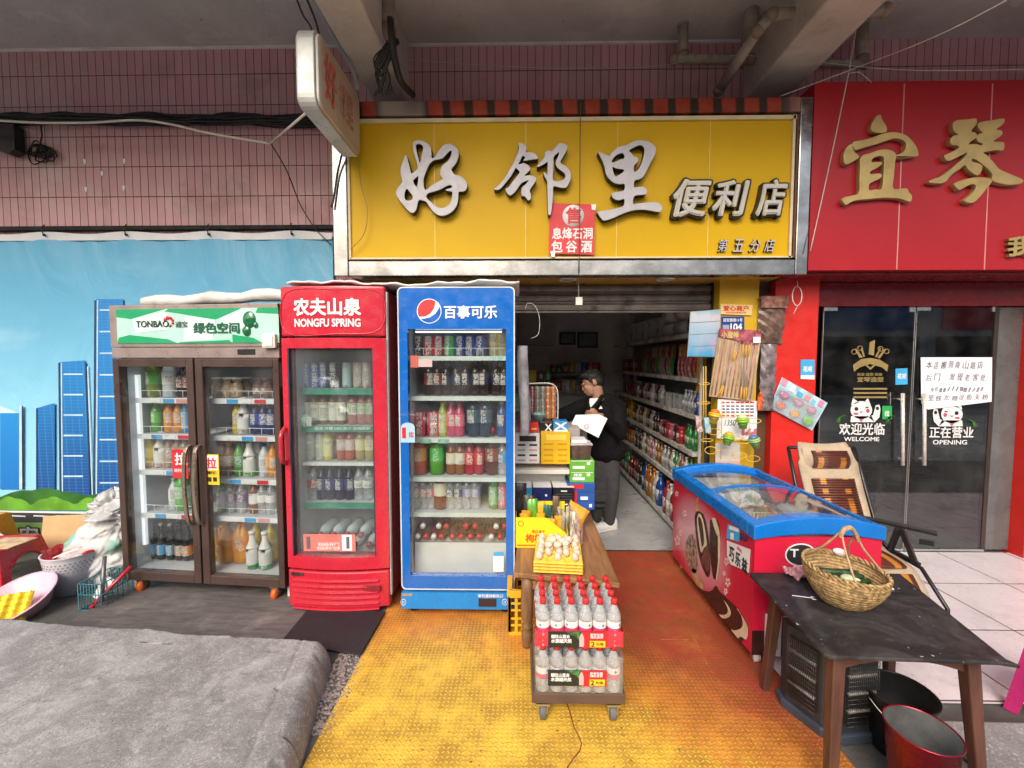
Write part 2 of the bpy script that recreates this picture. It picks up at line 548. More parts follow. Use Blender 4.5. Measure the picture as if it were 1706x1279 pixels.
sheet(-60, 60, -60, 40, -.16, 'ground', pm('pale_street', (.3, .3, .3), .8, var=.3, vs=.6, dirt=.3))
struct(MB().box((-12, .2, -.155), (12, 12, -.004)).obj('pavement', m_asphalt(), bev=.01))
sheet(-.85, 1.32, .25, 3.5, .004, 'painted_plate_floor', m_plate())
sheet(1.32, 7, 1.93, 3.52, .008, 'tiled_floor', m_tiles('white_floor_tile', .55, .535, (.68, .63, .66), (.09, .08, .08), 2.92 - .55 * 4, 2.482 - 1.07))
sheet(-1.6, 2.0, 3.504, 9, .012, 'shop_floor', pm('shop_floor', (.42, .43, .435), .35, var=.25, vs=3, dirt=.6, dcol=(.05, .05, .05)))
sheet(2.02, 9, 3.56, 10, .0125, 'salon_floor', m_tiles('grey_floor_tile', .8, .8, (.42, .43, .41), (.1, .1, .1), rough=.12))
# the raised concrete step in the left foreground, its rounded right edge
def step(a, b):
    y = 1.0 + 1.14 * b
    xe = -.70 - .3 * (b ** .8)
    s = (1 - (1 - a) ** 2.2) * 1.12
    rr = .075
    if s <= 1: x, z = -4.6 + (xe - rr + 4.6) * s, .135
    else:
        an = (s - 1) / .12 * math.pi / 2
        x, z = xe - rr + rr * 1.25 * math.sin(an), .135 - .15 * (1 - math.cos(an))
    v = Vector((x, y, 0))
    edge = NZ.noise(v * 4) * .02 + NZ.noise(v * 17) * .008 - max(0, NZ.noise(v * 9) - .3) * .03
    yy = y - .085 * (x + 1) + (edge if b > .9 else 0) if b > .5 else y
    n = .003 * NZ.noise(v * 1.6) + .0012 * NZ.noise(v * 9) + .001 * NZ.noise(v * 24) + .0012 * NZ.noise(v * 60)
    pit = NZ.noise(v * 13 + Vector((5, 3, 1)))
    if pit > .48: n -= (pit - .48) * .02
    g = x - (xe - .145 + .006 * NZ.noise(v * 5))
    rut = -.007 * math.exp(-(g / .007) ** 2)
    d2 = (x + 1.5) * .85 - (y - 1.75) * .75 + .008 * NZ.noise(v * 9)
    if abs(y - 1.78) < .28: rut -= .004 * math.exp(-(d2 / .007) ** 2)
    if b > .985: z = -.01
    return (x + ((NZ.noise(v * 5) * .006 + NZ.noise(v * 26) * .002 - max(0, NZ.noise(v * 14) - .35) * .03) if s > .97 else 0), yy, z + n + rut)
struct(MB().grid(step, 300, 170).obj('concrete_step', m_concrete()))
gm = MB()
for i in range(900):
    a = random.random()
    x, y = -.99 + .15 * random.random() + .04 * (1 - a), 1.72 + .62 * a
    r = random.uniform(.003, .011)
    gm.ell((x, y, .0), (r, r * random.uniform(.6, 1.2), r * .5), 5)
o = gm.obj('rubble', pm('pinkish_rubble', (.3, .24, .22), .9, var=.3, vs=40, bump=.003))
tag(o, 'strip of broken pinkish rubble between grey concrete step and yellow plate', 'rubble', kind='stuff')
def mat_sheet(px, z, name, label, m, t=.008):
    pts = [G(a, b, z) for a, b in px]
    c = sum(pts, Vector()) / len(pts)
    o = MB().prism(pts, (0, 0, -t)).obj(name, m, org=c, bev=.002)
    return tag(o, label, 'floor mat')
mat_sheet([(100, 1046), (205, 978), (640, 978), (480, 1062), (330, 1058)], .012, 'floor_mat', 'scuffed grey sheet lying under the brown double fridge', pm('scuffed_sheet', (.125, .108, .105), .6, var=.25, vs=5, st=(1, 6, 1), dirt=.5, dcol=(.3, .27, .25), ds=4, bump=.003, bs=40))
mat_sheet([(468, 1068), (512, 1015), (642, 1018), (600, 1090)], .024, 'floor_mat', 'black rubber mat lying in front of the red fridge', pm('black_rubber_mat', (.018, .018, .022), .6, var=.15))
# seams and a long crack in the plate
def seam(px, name, w, m):
    pts = [G(a, b, .0) for a, b in px]
    mb = MB()
    for p, q in zip(pts[:-1], pts[1:]):
        d = (q - p).normalized().cross(Vector((0, 0, 1))) * w
        mb.prism([p + d, q + d, q - d, p - d], (0, 0, .0052))
    return mb.obj(name, m)
PLATE = bpy.data.objects['painted_plate_floor']
for px, w, m in (([(944, 1172), (950, 1190), (957, 1215), (964, 1228), (969, 1240), (966, 1252), (955, 1266), (946, 1279), (944, 1300)], .0022, pm('red_crack', (.16, .03, .02), .9, var=.4, vs=30)),
                 ([(1157, 1066), (1180, 1110), (1215, 1160), (1230, 1200), (1260, 1250)], .0018, pm('pale_seam', (.4, .15, .04), .7, var=.5, vs=30)),
                 ([(1100, 1066), (1157, 1066)], .0016, pm('pale_seam')), ([(700, 1085), (688, 1180), (668, 1230)], .0025, pm('yellow_weld', (.8, .5, .06), .5))):
    seam(px, 'plate_seam', w, m).parent = PLATE

# ---------------------------------------------------------------- walls, ceiling and beams of the arcade
def m_walltile():
    t = MT('pink_wall_tile')
    fx, fz = t.x / .066, (t.z - .029) / .245
    gx = ((fx.fract() - .5).abs()).ss(.455, .485)
    gz = ((fz.fract() - .5).abs()).ss(.486, .494)
    v = t.white(fx.floor(), fz.floor())
    c = t.mix(v, (.59, .315, .325), (.64, .355, .365))
    c = t.mix(t.noise(1.6, 8, .65).ss(.5, .72, 0, .55), c, (.3, .165, .16))
    c = t.mix(t.noise(.9, 5, .6).ss(.56, .74, 0, .5), c, (.66, .5, .47))
    c = t.mix(t.noise(5, 6, .7, st=(1, 1, .25)).ss(.58, .75, 0, .5), c, (.26, .16, .15))
    c = t.mix(gx.mx(gz), c, (.03, .02, .02))
    t.set(Base_Color=c, Roughness=t.noise(6, 4).ss(.3, .7, .3, .6))
    t.bump(gx.mx(gz) * -1. + v * .25, .004)
    return t.mat
WT = m_walltile()
w = MB().box((-9, YW, -.1), (-1.32, YW + .2, 4.3)).box((-1.32, YW, 2.3), (2.02, YW + .2, 4.3)).box((2.02, YW, 2.28), (9, YW + .2, 4.3))
struct(w.obj('tiled_wall', WT))
CEILM = MT('stained_plaster')
n = CEILM.noise(1.2, 9, .65, dist=.5)
c = CEILM.mix(n.ss(.35, .7), (.5, .48, .465), (.64, .62, .61))
c = CEILM.mix(CEILM.noise(2.1, 6, .6, dist=.8).ss(.6, .66, 0, .7), c, (.66, .63, .61))
c = CEILM.mix(CEILM.noise(14, 3, .6).ss(.72, .76, 0, .8), c, (.05, .045, .04))
CEILM.set(Base_Color=c, Roughness=.9)
CEILM.bump(CEILM.noise(10, 8, .7), .01)
CEILM = CEILM.mat
struct(MB().box((-12, 1.9, 4.16), (12, 8, 4.45)).obj('ceiling', CEILM))
struct(MB().box((-6, YW - .02, 4.145), (2, YW, 4.159)).obj('ceiling_trim', pm('pale_trim', (.8, .78, .75), .7, dirt=.3)))
BEAM = pm('beam_plaster', (.56, .51, .46), .85, var=.15, vs=2, dirt=.2, bump=.01, bs=12)
struct(MB().prism([(-1.2, 1.98, 3.68), (-.94, 1.98, 3.68), (-.9, YW, 3.68), (-1.18, YW, 3.68)], (0, 0, .5)).obj('beam', BEAM, bev=.015))
struct(MB().prism([(1.77, 1.98, 3.68), (2.12, 1.98, 3.68), (2.14, YW, 3.68), (1.8, YW, 3.68)], (0, 0, .5)).obj('beam', BEAM, bev=.015))
struct(MB().box((-12, 1.75, 3.8), (12, 1.979, 4.159)).obj('edge_beam', BEAM, bev=.01))
# inside walls of the shop and of the salon next door
INW = pm('shop_wall', (.78, .78, .77), .8, var=.15, vs=2, dirt=.2)
struct(MB().box((-1.6, 7.2, 0), (2.1, 7.35, 3)).obj('shop_back_wall', INW))
struct(MB().box((-1.75, YW + .2, 0), (-1.6, 7.3, 3)).obj('shop_side_wall', INW))
struct(MB().box((1.86, YW + .21, 0), (2.0, 7.2, 3)).obj('shop_side_wall', INW))
struct(MB().box((-1.75, YW + .21, 2.75), (2.1, 7.3, 2.85)).obj('shop_ceiling', INW))
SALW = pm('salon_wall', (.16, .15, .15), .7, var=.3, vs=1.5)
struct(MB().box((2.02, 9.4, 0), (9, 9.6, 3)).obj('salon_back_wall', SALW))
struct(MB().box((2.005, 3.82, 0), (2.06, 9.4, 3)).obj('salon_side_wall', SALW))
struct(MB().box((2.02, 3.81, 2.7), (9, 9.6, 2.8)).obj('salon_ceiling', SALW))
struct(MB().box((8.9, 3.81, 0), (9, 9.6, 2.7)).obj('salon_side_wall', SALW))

# ---------------------------------------------------------------- the row of shops across the street, seen in the glass
OB = thing('shop_building', 'grey shop building across the street with dark shopfronts and red banners', 'building', (0, -13, 0))
MB().box((-26, -14, -.15), (26, -13, 5.2)).obj('wall', pm('street_wall', (.5, .48, .46), .8, var=.2, vs=1), OB, world=True)
for i in range(9):
    x = -24 + 5.4 * i
    MB().box((x, -12.98, 0), (x + 4.6, -12.93, 2.7)).obj('shopfront', pm('dark_shopfront', (.03, .032, .035), .25), OB, world=True)
    MB().box((x + .2, -12.96, 3.0), (x + 4.3, -12.9, 4.1)).obj('banner', pm('street_red', (.7, .05, .08), .6) if i % 3 != 1 else pm('street_blue', (.1, .2, .4), .6), OB, world=True)
CA = thing('parked_car', 'white car parked in the street, reflected in the blue fridge glass', 'car', (-3.4, -1.9, -.155))
prof_ = [(-2.15, .35), (-2.2, .7), (-2.05, .95), (-1.3, 1.02), (-.75, 1.44), (.35, 1.46), (1.0, 1.05), (1.9, .9), (2.2, .68), (2.2, .32)]
def car(a, b):
    pr = smooth(prof_, 6)
    p = pr[int(a * (len(pr) - 1))]
    t = abs(2 * b - 1)
    w_ = .88 - (max(0, p[1] - .95) * .42)
    z = p[1] - .10 * t ** 6
    return (p[0], (2 * b - 1) * w_, z)
MB().grid(car, 59, 24).prism([(x, -.86, z) for x, z in prof_[:3] + [(-1.3, 1.0), (1.0, 1.0)] + prof_[7:]], (0, 1.72, 0)).prism([(-1.25, -.66, 1.0), (-.72, -.66, 1.38), (.34, -.66, 1.4), (.95, -.66, 1.02)], (0, 1.32, 0)).obj('body', pm('white_car_paint', (.75, .76, .78), .15, var=.02, coat=1), CA)
for sy in (-1, 1):
    MB().prism([(-1.15, sy * .69, 1.03), (-.7, sy * .68, 1.35), (.3, sy * .68, 1.36), (.82, sy * .69, 1.05)], (0, sy * .02, 0)).obj('side_window', pm('dark_shopfront2', (.02, .022, .025), .08), CA)
    MB().ell((2.1, sy * .62, .72), (.12, .2, .09)).obj('headlight', pm('headlight_lens', (.5, .52, .55), .08, m=.6), CA)
    for x in (-1.3, 1.35): MB().cyl((x, sy * .7, .31), (x, sy * .9, .31), .31, n=26).cyl((x, sy * .9, .31), (x, sy * .905, .31), .2, n=20, mi=1).obj('wheel', [BLACK, CHROME], CA)
MB().box((2.17, -.5, .42), (2.215, .5, .6)).obj('grille', BLACK, CA)
# ---------------------------------------------------------------- columns beside the shop door
YCOL = pm('yellow_column_paint', (.62, .38, .015), .4, var=.08, dirt=.15)
cy = tag(MB().box((1.57, 3.4, 0), (1.875, YW + .2, 2.3)).obj('column', YCOL, org=(1.72, 3.5, 0)), 'yellow door column behind the blue rimmed chest freezer', 'column')
cb = tag(MB().box((1.877, 3.47, 0), (2.0, YW + .2, 2.3)).obj('column', pm('brown_board_paint', (.1, .05, .025), .6, var=.2), org=(1.94, 3.5, 0)), 'narrow dark brown board between yellow and red columns', 'column')
cr = tag(MB().box((2.003, 3.4, 0), (2.34, YW + .2, 2.28)).obj('column', pm('red_column_paint', (.6, .02, .014), .4, var=.06), org=(2.17, 3.5, 0)), 'glossy red column between shop doorway and salon glass doors', 'column')

# ---------------------------------------------------------------- the yellow shop sign
YS = 3.14
S = thing('shop_sign', 'big yellow shop sign board with silver brush characters in a steel frame', 'sign', (.355, YS, 2.2))
xl, xr, zt, zb = -1.357, 2.07, 3.452, 2.216
xi, xj, zi, zj = -1.24, 1.972, 3.34, 2.338
YSIGN = MT('yellow_sign_sheet')
c = YSIGN.mix(YSIGN.noise(.8, 4).ss(.3, .7), (.58, .35, .0012), (.66, .4, .0018))
c = YSIGN.mix(YSIGN.noise(3, 7, .7, st=(1, 1, .3)).ss(.62, .8, 0, .35), c, (.42, .22, .01))
YSIGN.set(Base_Color=c, Roughness=.5, Specular_IOR_Level=.25)
MB().box((xi, YS + .03, zj), (xj, YS + .06, zi)).obj('panel', YSIGN.mat, S, world=True)
fr = MB()
fr.box((xl, YS, zb), (xi - .012, YW - .01, zt)).box((xj + .012, YS, zb), (xr, YW - .01, zt))
fr.box((xi - .01, YS, zb), (xj + .01, YS + .1, zj - .012))
fr.obj('frame', STEEL, S, bev=.006, world=True)
STRIPE = MT('painted_stripe_reflection')  # polished steel whose reflections are painted on as red and dark stripes
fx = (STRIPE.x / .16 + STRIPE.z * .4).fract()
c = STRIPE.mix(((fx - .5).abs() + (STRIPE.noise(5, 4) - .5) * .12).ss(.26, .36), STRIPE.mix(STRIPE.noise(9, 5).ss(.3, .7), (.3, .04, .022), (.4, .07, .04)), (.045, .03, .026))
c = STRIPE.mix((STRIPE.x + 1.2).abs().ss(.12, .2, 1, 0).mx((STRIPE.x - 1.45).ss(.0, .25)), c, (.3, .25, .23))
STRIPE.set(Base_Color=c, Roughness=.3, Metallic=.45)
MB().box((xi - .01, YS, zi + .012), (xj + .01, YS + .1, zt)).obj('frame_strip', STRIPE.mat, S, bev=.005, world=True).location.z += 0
trim = MB()
for (x0, x1, z0, z1) in ((xi - .01, xi + .006, zj, zi), (xj - .03, xj - .012, zj, zi), (xi, xj, zi - .03, zi - .004), (xi, xj, zj + .002, zj + .014)):
    trim.box((x0, YS + .012, z0), (x1, YS + .028, z1))
trim.obj('inner_trim', pm('cream_trim', (.66, .57, .36), .5, dirt=.35, dcol=(.2, .13, .05)), S, world=True)
MB().box((xj - .005, YS + .008, zj), (xj + .01, YS + .03, zi)).obj('inner_trim', pm('rusty_trim', (.12, .05, .03), .6), S, world=True)
for px in (724, 876, 1028, 1181):
    x = U(px, 300, YS + .03).x
    MB().box((x - .0035, YS + .026, zj + .015), (x + .0035, YS + .0295, zi - .032)).obj('panel_seam', pm('pale_yellow_seam', (.72, .52, .1), .5), S, world=True)
BLK = pm('black_letter_side', (.012, .012, .011), .5)
def glyph(name, loops, ox, oy, s, par, mats, depth, y, bevel=.002):
    return outline([pxloop(l, ox, oy, s, y) for l in loops], name, mats, par, depth, y, bevel)
hao = [[(305,170),(320,130),(370,112),(430,120),(500,155),(540,210),(548,290),(550,345),(580,345),(615,310),(650,250),(700,190),(760,160),(820,165),(880,210),(908,260),(905,340),(870,420),(815,490),(830,530),(855,565),(920,580),(980,620),(1015,670),(1022,730),(1000,775),(960,790),(910,795),(905,880),(890,960),(850,1030),(790,1080),(720,1108),(650,1105),(590,1070),(540,1010),(500,950),(470,920),(385,900),(360,970),(340,1040),(295,1075),(240,1040),(170,960),(110,880),(80,820),(90,770),(130,710),(165,660),(145,580),(140,490),(170,400),(210,305),(240,400),(265,500),(285,555),(330,525),(365,490),(365,430),(340,350),(315,260)],
       [(345,170),(390,155),(435,180),(440,240),(420,330),(398,412),(375,350),(350,250)], [(305,650),(340,610),(370,585),(380,600),(372,680),(360,730),(330,710)],
       [(190,860),(195,800),(222,752),(260,790),(300,850),(295,900),(250,915),(205,905)],
       [(470,775),(445,700),(445,620),(470,540),(520,430),(580,375),(650,360),(700,345),(750,290),(800,245),(822,250),(810,320),(770,390),(700,440),(672,510),(672,570),(700,625),(640,660),(560,710)],
       [(480,850),(510,810),(580,790),(680,755),(760,712),(810,705),(828,730),(800,750),(740,770),(790,785),(828,795),(825,870),(800,950),(740,1000),(680,1012),(610,990),(540,930),(495,890)]]
lin = [[(420,115),(470,118),(515,150),(528,190),(520,245),(570,245),(640,260),(685,310),(685,335),(600,345),(490,362),(515,320),(475,290),(440,360),(415,405),(440,415),(490,402),(545,425),(580,465),(570,500),(520,550),(500,580),(560,575),(620,578),(660,610),(660,650),(620,710),(580,770),(575,800),(590,850),(585,905),(555,925),(530,890),(500,865),(465,860),(460,800),(465,750),(520,700),(565,640),(520,650),(460,680),(420,730),(370,800),(320,845),(290,850),(255,820),(235,765),(280,740),(330,670),(400,580),(435,525),(400,480),(375,462),(350,510),(300,590),(220,690),(150,765),(100,775),(72,765),(110,735),(170,680),(230,600),(290,500),(350,390),(400,280),(425,200)],
       [(790,270),(800,240),(830,222),(890,225),(940,180),(990,120),(1040,118),(1090,140),(1110,180),(1090,230),(1050,300),(1010,375),(1030,410),(1080,440),(1130,490),(1158,550),(1155,620),(1120,700),(1085,745),(1000,740),(912,728),(905,850),(890,1000),(875,1110),(855,1135),(840,1100),(835,950),(830,800),(825,660),(790,590),(775,530),(800,545),(825,570),(832,480),(830,380),(780,410),(690,450),(690,425),(740,370),(785,320)],
       [(915,310),(950,270),(995,240),(985,300),(955,360),(948,410),(970,460),(1020,500),(1070,540),(1085,590),(1060,630),(1000,655),(905,640),(908,500),(910,400)]]
li = [[(95,265),(150,285),(240,322),(270,280),(330,225),(390,195),(480,170),(550,135),(620,112),(700,115),(780,140),(840,185),(858,235),(840,310),(790,400),(740,500),(690,590),(640,625),(575,645),(570,735),(640,730),(700,735),(738,775),(735,810),(710,830),(640,835),(570,855),(555,955),(650,950),(760,940),(860,935),(920,965),(942,1010),(920,1055),(880,1060),(780,1040),(680,1030),(580,1035),(480,1060),(380,1100),(280,1145),(200,1170),(150,1165),(90,1080),(100,1058),(200,1045),(320,1020),(430,985),(440,890),(370,905),(310,890),(275,850),(285,815),(330,800),(400,790),(445,765),(445,690),(380,690),(310,675),(240,620),(200,560),(180,470),(160,400),(120,320)],
      [(270,390),(290,350),(340,300),(420,278),(445,345),(380,370),(290,410)], [(280,460),(330,480),(440,500),(410,545),(340,590),(315,585),(290,530)],
      [(500,245),(560,205),(630,175),(680,180),(710,230),(700,320),(670,420),(630,500),(590,530),(565,520),(570,445),(625,385),(610,340),(560,320),(530,280)]]
for nm, L, ox, oy, s in (('character', hao, 650, 220, 7.993), ('character', lin, 815, 225, 8.527), ('character', li, 985, 220, 7.992)):
    glyph(nm, L, ox, oy, s, S, [SILVER, BLK], .055, YS - .03, .0025)
SILV2 = pm('pale_gold_lettering', (.55, .5, .3), .4, m=.3)
def signtext(body, px0, px1, py0, py1, depth, mats, bold, shear=.0, y=YS - .02, par=S, nm='character'):
    a, b = U(px0, py1, y), U(px1, py0, y)
    h = b.z - a.z
    c = Vector(((a.x + b.x) / 2, y + depth / 2, (a.z + b.z) / 2)) - par.location
    o = text(body, None, par, c, b.x - a.x, h, bold=bold, ext=.02, shear=shear, mats=mats, name=nm)
    y0, y1 = min(v.co.y for v in o.data.vertices), max(v.co.y for v in o.data.vertices)
    for v in o.data.vertices: v.co.y *= depth / (y1 - y0)
    return o
for ch, a, b, z0, z1 in (('便', 1121, 1186, 297, 361), ('利', 1186, 1250, 299, 360), ('店', 1258, 1314, 298, 360)):
    signtext(ch, a, b, z0, z1, .06, [BLK, BLK], .07, .22)
    signtext(ch, a + 3, b - 3, z0 + 3, z1 - 3, .012, [SILVER, SILVER], .004, .22, y=YS - .036, nm='character_face'); signtext(ch, a + 2, b - 2, z0 + 2, z1 - 2, .006, [SILV2, SILV2], .04, .22, y=YS - .029, nm='character_face')
for ch, a, b in (('第', 1196, 1214), ('五', 1221, 1241), ('分', 1248, 1268), ('店', 1273, 1293)):
    signtext(ch, a, b, 398, 419, .02, [SILVER, BLK], .008, .25, y=YS + .005)
# red notice hung on it
N = thing('notice', 'red paper notice with white characters stuck on the yellow sign', 'notice', U(954, 381, YS + .0))
q = [(917, 338), (991, 340), (990, 424), (914, 422)]
MB().prism([U(a, b, YS - .004) for a, b in q], (0, .004, 0)).obj('sheet', pm('notice_red', (.62, .04, .05), .55, var=.08), N, world=True)
yk = YS - .006
cc = U(955, 359, yk)
MB().cyl(cc, cc + Vector((0, .002, 0)), .077, n=28).obj('disc', PWHITE, N, world=True)
def ptext(body, mat, par, px0, px1, py0, py1, y, bold=.02, name='lettering', **k):
    a, b = U(px0, py1, y), U(px1, py0, y)
    return text(body, mat, par, (a + b) / 2 - par.location, b.x - a.x, b.z - a.z, bold=bold, name=name, **k)
ptext('售', pm('notice_red'), N, 943, 968, 346, 372, yk - .001, .03)
ptext('息烽石洞', PWHITE, N, 920, 987, 379, 398, yk, .03)
for ch, a in (('包', 919), ('谷', 943), ('酒', 968)): ptext(ch, PWHITE, N, a, a + 18, 401, 420, yk, .03)
for px in ((988, 341), (920, 419)):
    card([(px[0] - 3, px[1] - 1), (px[0] + 5, px[1] - 1), (px[0] + 4, px[1] + 9), (px[0] - 2, px[1] + 8)], YS - .008, 'tape', PAPER, N, t=.001)
# soffit under it with two round lamps, and the rolled-up shutter
SF = tag(MB().box((xi - .005, YS + .105, 2.225), (xj + .005, YW - .02, 2.24)).obj('soffit', pm('yellow_soffit', (.55, .33, .06), .35, var=.1, dirt=.2), org=(.36, 3.35, 2.23)), 'yellow brown panel under the shop sign over the doorway', 'soffit panel')
for px in (946, 1108):
    p = U(px, 466, 3.34)
    L = thing('ceiling_lamp', ('leftmost' if px < 1000 else 'right hand') + ' round recessed lamp, switched off, under the yellow sign', 'lamp', (p.x, 3.34, 2.224))
    MB().lathe([(.07, 0), (.07, -.006), (.056, -.006), (.052, 0)], 24).obj('rim', WHITE, L)
    MB().cyl((0, 0, -.001), (0, 0, -.003), .05, n=24).obj('diffuser', pm('lamp_diffuser', (.5, .48, .44), .4), L)
SH = thing('roller_shutter', 'grimy rolled up metal shutter over the shop doorway', 'shutter', (.35, 3.55, 1.98))
SHM = pm('grimy_shutter', (.25, .225, .21), .5, m=.3, var=.3, vs=5, dirt=.7, dcol=(.035, .03, .028), ds=6)
sh = MB()
for i in range(3):
    z0 = 2.215 - .075 * i
    prof = [(0, 0), (-.018, -.012), (-.022, -.03), (-.016, -.052), (.004, -.06), (.004, -.072), (.02, -.072), (.02, 0)]
    sh.prism([(-1.3, 3.55 + a, z0 + b) for a, b in prof], (2.86, 0, 0))
sh.obj('curtain', SHM, SH, world=True)
MB().box((-1.3, 3.56, 2.25), (1.56, 3.58, 2.6)).obj('housing', DARK, SH, world=True)
MB().box((1.56, 3.5, 0), (1.569, 3.59, 2.3)).obj('guide_rail', BLACKM, SH, world=True)
pc = tag(MB().tube([U(964, 455, 3.3), U(964, 498, 3.3)], .003).box(tuple(U(959, 508, 3.3) - Vector((0, .012, 0))), tuple(U(970, 495, 3.3) + Vector((0, .012, 0)))).obj('pull_switch', OFFW, org=U(964, 500, 3.3)), 'white pull switch hanging on a cord above the doorway', 'switch')

# ---------------------------------------------------------------- the red salon sign
RS = thing('shop_sign', 'red salon sign board with gold characters above the glass doors', 'sign', (3.4, YS, 2.25))
RSM = MT('red_sign_sheet')
RSM.set(Base_Color=RSM.mix(RSM.noise(1.1, 5).ss(.3, .7), (.34, .009, .015), (.41, .012, .019)), Roughness=.35, Specular_IOR_Level=.4)
RSM = RSM.mat
MB().box((2.075, YS, 2.246), (6.5, YW - .02, 3.55)).obj('panel', RSM, RS, world=True)
MB().box((2.075, YS + .06, 2.226), (6.5, YW - .1, 2.2455)).obj('soffit', pm('dark_red_panel', (.2, .01, .014), .3, var=.1), RS, world=True)
for a, b in ((1507, 1494), (1654, 1640), (1801, 1787)):
    p, q = U(a, 139, YS - .002), U(b, 449, YS - .002)
    MB().prism([p - Vector((.004, 0, 0)), p + Vector((.004, 0, 0)), q + Vector((.004, 0, 0)), q - Vector((.004, 0, 0))], (0, .003, 0)).obj('panel_seam', pm('pink_seam', (.6, .25, .25), .5), RS, world=True)
yi = [[(500,95),(540,92),(560,150),(600,210),(620,270),(600,300),(550,308),(470,300),(430,275),(430,210),(460,150)],
      [(195,430),(280,410),(380,390),(480,355),(580,320),(680,305),(780,315),(870,350),(940,420),(990,490),(1012,570),(1000,600),(900,610),(790,622),(740,610),(740,590),(800,570),(850,520),(868,460),(840,410),(770,380),(690,380),(600,410),(480,450),(340,490),(230,522),(205,490)],
      [(185,455),(190,510),(215,550),(265,600),(260,625),(190,670),(130,700),(95,690),(82,610),(100,530),(140,470)],
      [(290,640),(330,590),(420,565),(520,530),(610,520),(690,540),(735,590),(720,680),(705,850),(695,1005),(780,1015),(870,1010),(890,1050),(930,1100),(925,1155),(900,1170),(830,1145),(770,1130),(600,1120),(420,1135),(250,1150),(170,1175),(110,1210),(65,1160),(90,1120),(180,1100),(275,1060),(280,900),(290,750)],
      [(430,680),(440,635),(490,605),(560,600),(590,640),(585,800),(565,1005),(480,1020),(395,1030),(400,950),(470,910),(545,870),(545,825),(480,825),(410,830),(415,790),(490,750),(555,700),(540,675)]]
qin = [[(380,170),(430,125),(550,115),(670,100),(695,120),(690,170),(650,220),(620,270),(670,285),(695,310),(690,350),(640,385),(600,420),(580,445),(640,440),(690,440),(760,460),(775,430),(730,410),(700,370),(705,320),(730,305),(780,290),(740,250),(715,200),(730,160),(790,140),(900,125),(1050,100),(1058,150),(1010,200),(950,245),(1020,260),(1035,300),(1000,340),(930,385),(920,410),(1045,415),(1060,470),(1040,520),(960,515),(860,530),(780,550),(840,600),(920,690),(990,770),(1080,815),(1200,865),(1280,900),(1315,935),(1270,965),(1170,978),(1060,970),(910,925),(910,850),(860,780),(780,710),(700,650),(650,630),(625,650),(650,680),(720,700),(765,730),(760,790),(730,840),(680,845),(590,780),(540,715),(470,770),(380,830),(320,890),(280,940),(200,960),(65,945),(120,905),(220,870),(330,790),(450,690),(530,620),(580,545),(500,580),(400,630),(310,660),(265,600),(300,575),(400,530),(470,480),(435,455),(360,440),(350,380),(380,335),(460,310),(400,270)],
       [(400,975),(450,940),(560,905),(680,885),(790,885),(870,900),(895,940),(830,1020),(760,1110),(660,1210),(570,1215),(530,1185),(560,1160),(640,1090),(690,1020),(670,975),(610,975),(530,1015),(460,1045)]]
GSIDE = pm('gold_letter_side', (.4, .27, .13), .5, m=.3)
glyph('character', yi, 1395, 180, 7.527, RS, [GOLD, GSIDE], .035, YS - .037, .002)
glyph('character', qin, 1540, 185, 7.994, RS, [GOLD, GSIDE], .035, YS - .037, .002)
signtext('我', 1680, 1722, 394, 426, .03, [GOLD, GSIDE], .05, 0, y=YS - .03, par=RS)
# lintel, glass doors
LT = tag(MB().box((2.342, 3.5, 2.035), (7, YW - .005, 2.22)).obj('lintel', pm('dark_red_panel'), org=(4, 3.55, 2.1)), 'dark red lintel board above the salon glass doors', 'lintel')
def gdoor(px0, px1, label, hpx, dark=False, y=3.53):
    a, b = U(px0, 700, y).x, U(px1, 700, y).x
    d = thing('glass_door', label, 'glass door', ((a + b) / 2, y, 0))
    MB().box((a + .006, y, .03), (b - .006, y + .012, 2.03)).obj('pane', M_DOOR, d, world=True)
    e = MB().box((a, y - .006, .012), (b, y + .02, .03)).box((a, y - .004, 2.0), (a + .11, y + .018, 2.034)).box((b - .05, y - .004, 1.99), (b, y + .018, 2.034)).box((a, y - .002, .03), (a + .005, y + .014, 2.0)).box((b - .005, y - .002, .03), (b, y + .014, 2.0))
    e.obj('fittings', pm('satin_steel', (.5, .5, .48), .35, m=.8), d, world=True, bev=.003)
    if hpx:
        p, q = U(hpx, 655, y - .05), U(hpx, 775, y - .05)
        h = MB().cyl(p, q, .013, n=14).cyl(p + Vector((0, 0, -.05)), p + Vector((0, .06, -.05)), .008).cyl(q + Vector((0, 0, .05)), q + Vector((0, .06, .05)), .008)
        h.obj('handle', pm('bright_handle', (.75, .73, .66), .25, m=.4), d, world=True)
    return d
D1 = gdoor(1365, 1516, 'left glass door with scissors emblem and white waving cat decal', 1504)
D2 = gdoor(1518, 1652, 'right glass door with a handwritten white sheet taped on it', 1540)
D3 = thing('glass_door', 'narrow brown side panel of glass at the right end of the salon', 'glass panel', (3.95, 3.53, 0))
MB().box((3.87, 3.53, .03), (4.06, 3.545, 2.03)).obj('pane', glass_mat('brown_glass', (.32, .25, .22), dust_glint=.16, refl=1.3, base=.6), D3, world=True)
MB().box((3.835, 3.525, .01), (3.869, 3.56, 2.03)).obj('frame', pm('dark_bronze', (.06, .045, .04), .4, m=.4), D3, world=True)
tag(MB().box((4.06, 3.42, 0), (4.5, YW - .01, 2.03)).obj('column', pm('red_column_paint'), org=(4.2, 3.5, 0)), 'dark red post at the far right edge of the salon', 'column')
struct(MB().box((4.502, 3.5, 0), (9, YW - .006, 2.2)).obj('salon_side_front', pm('red_column_paint'), None))
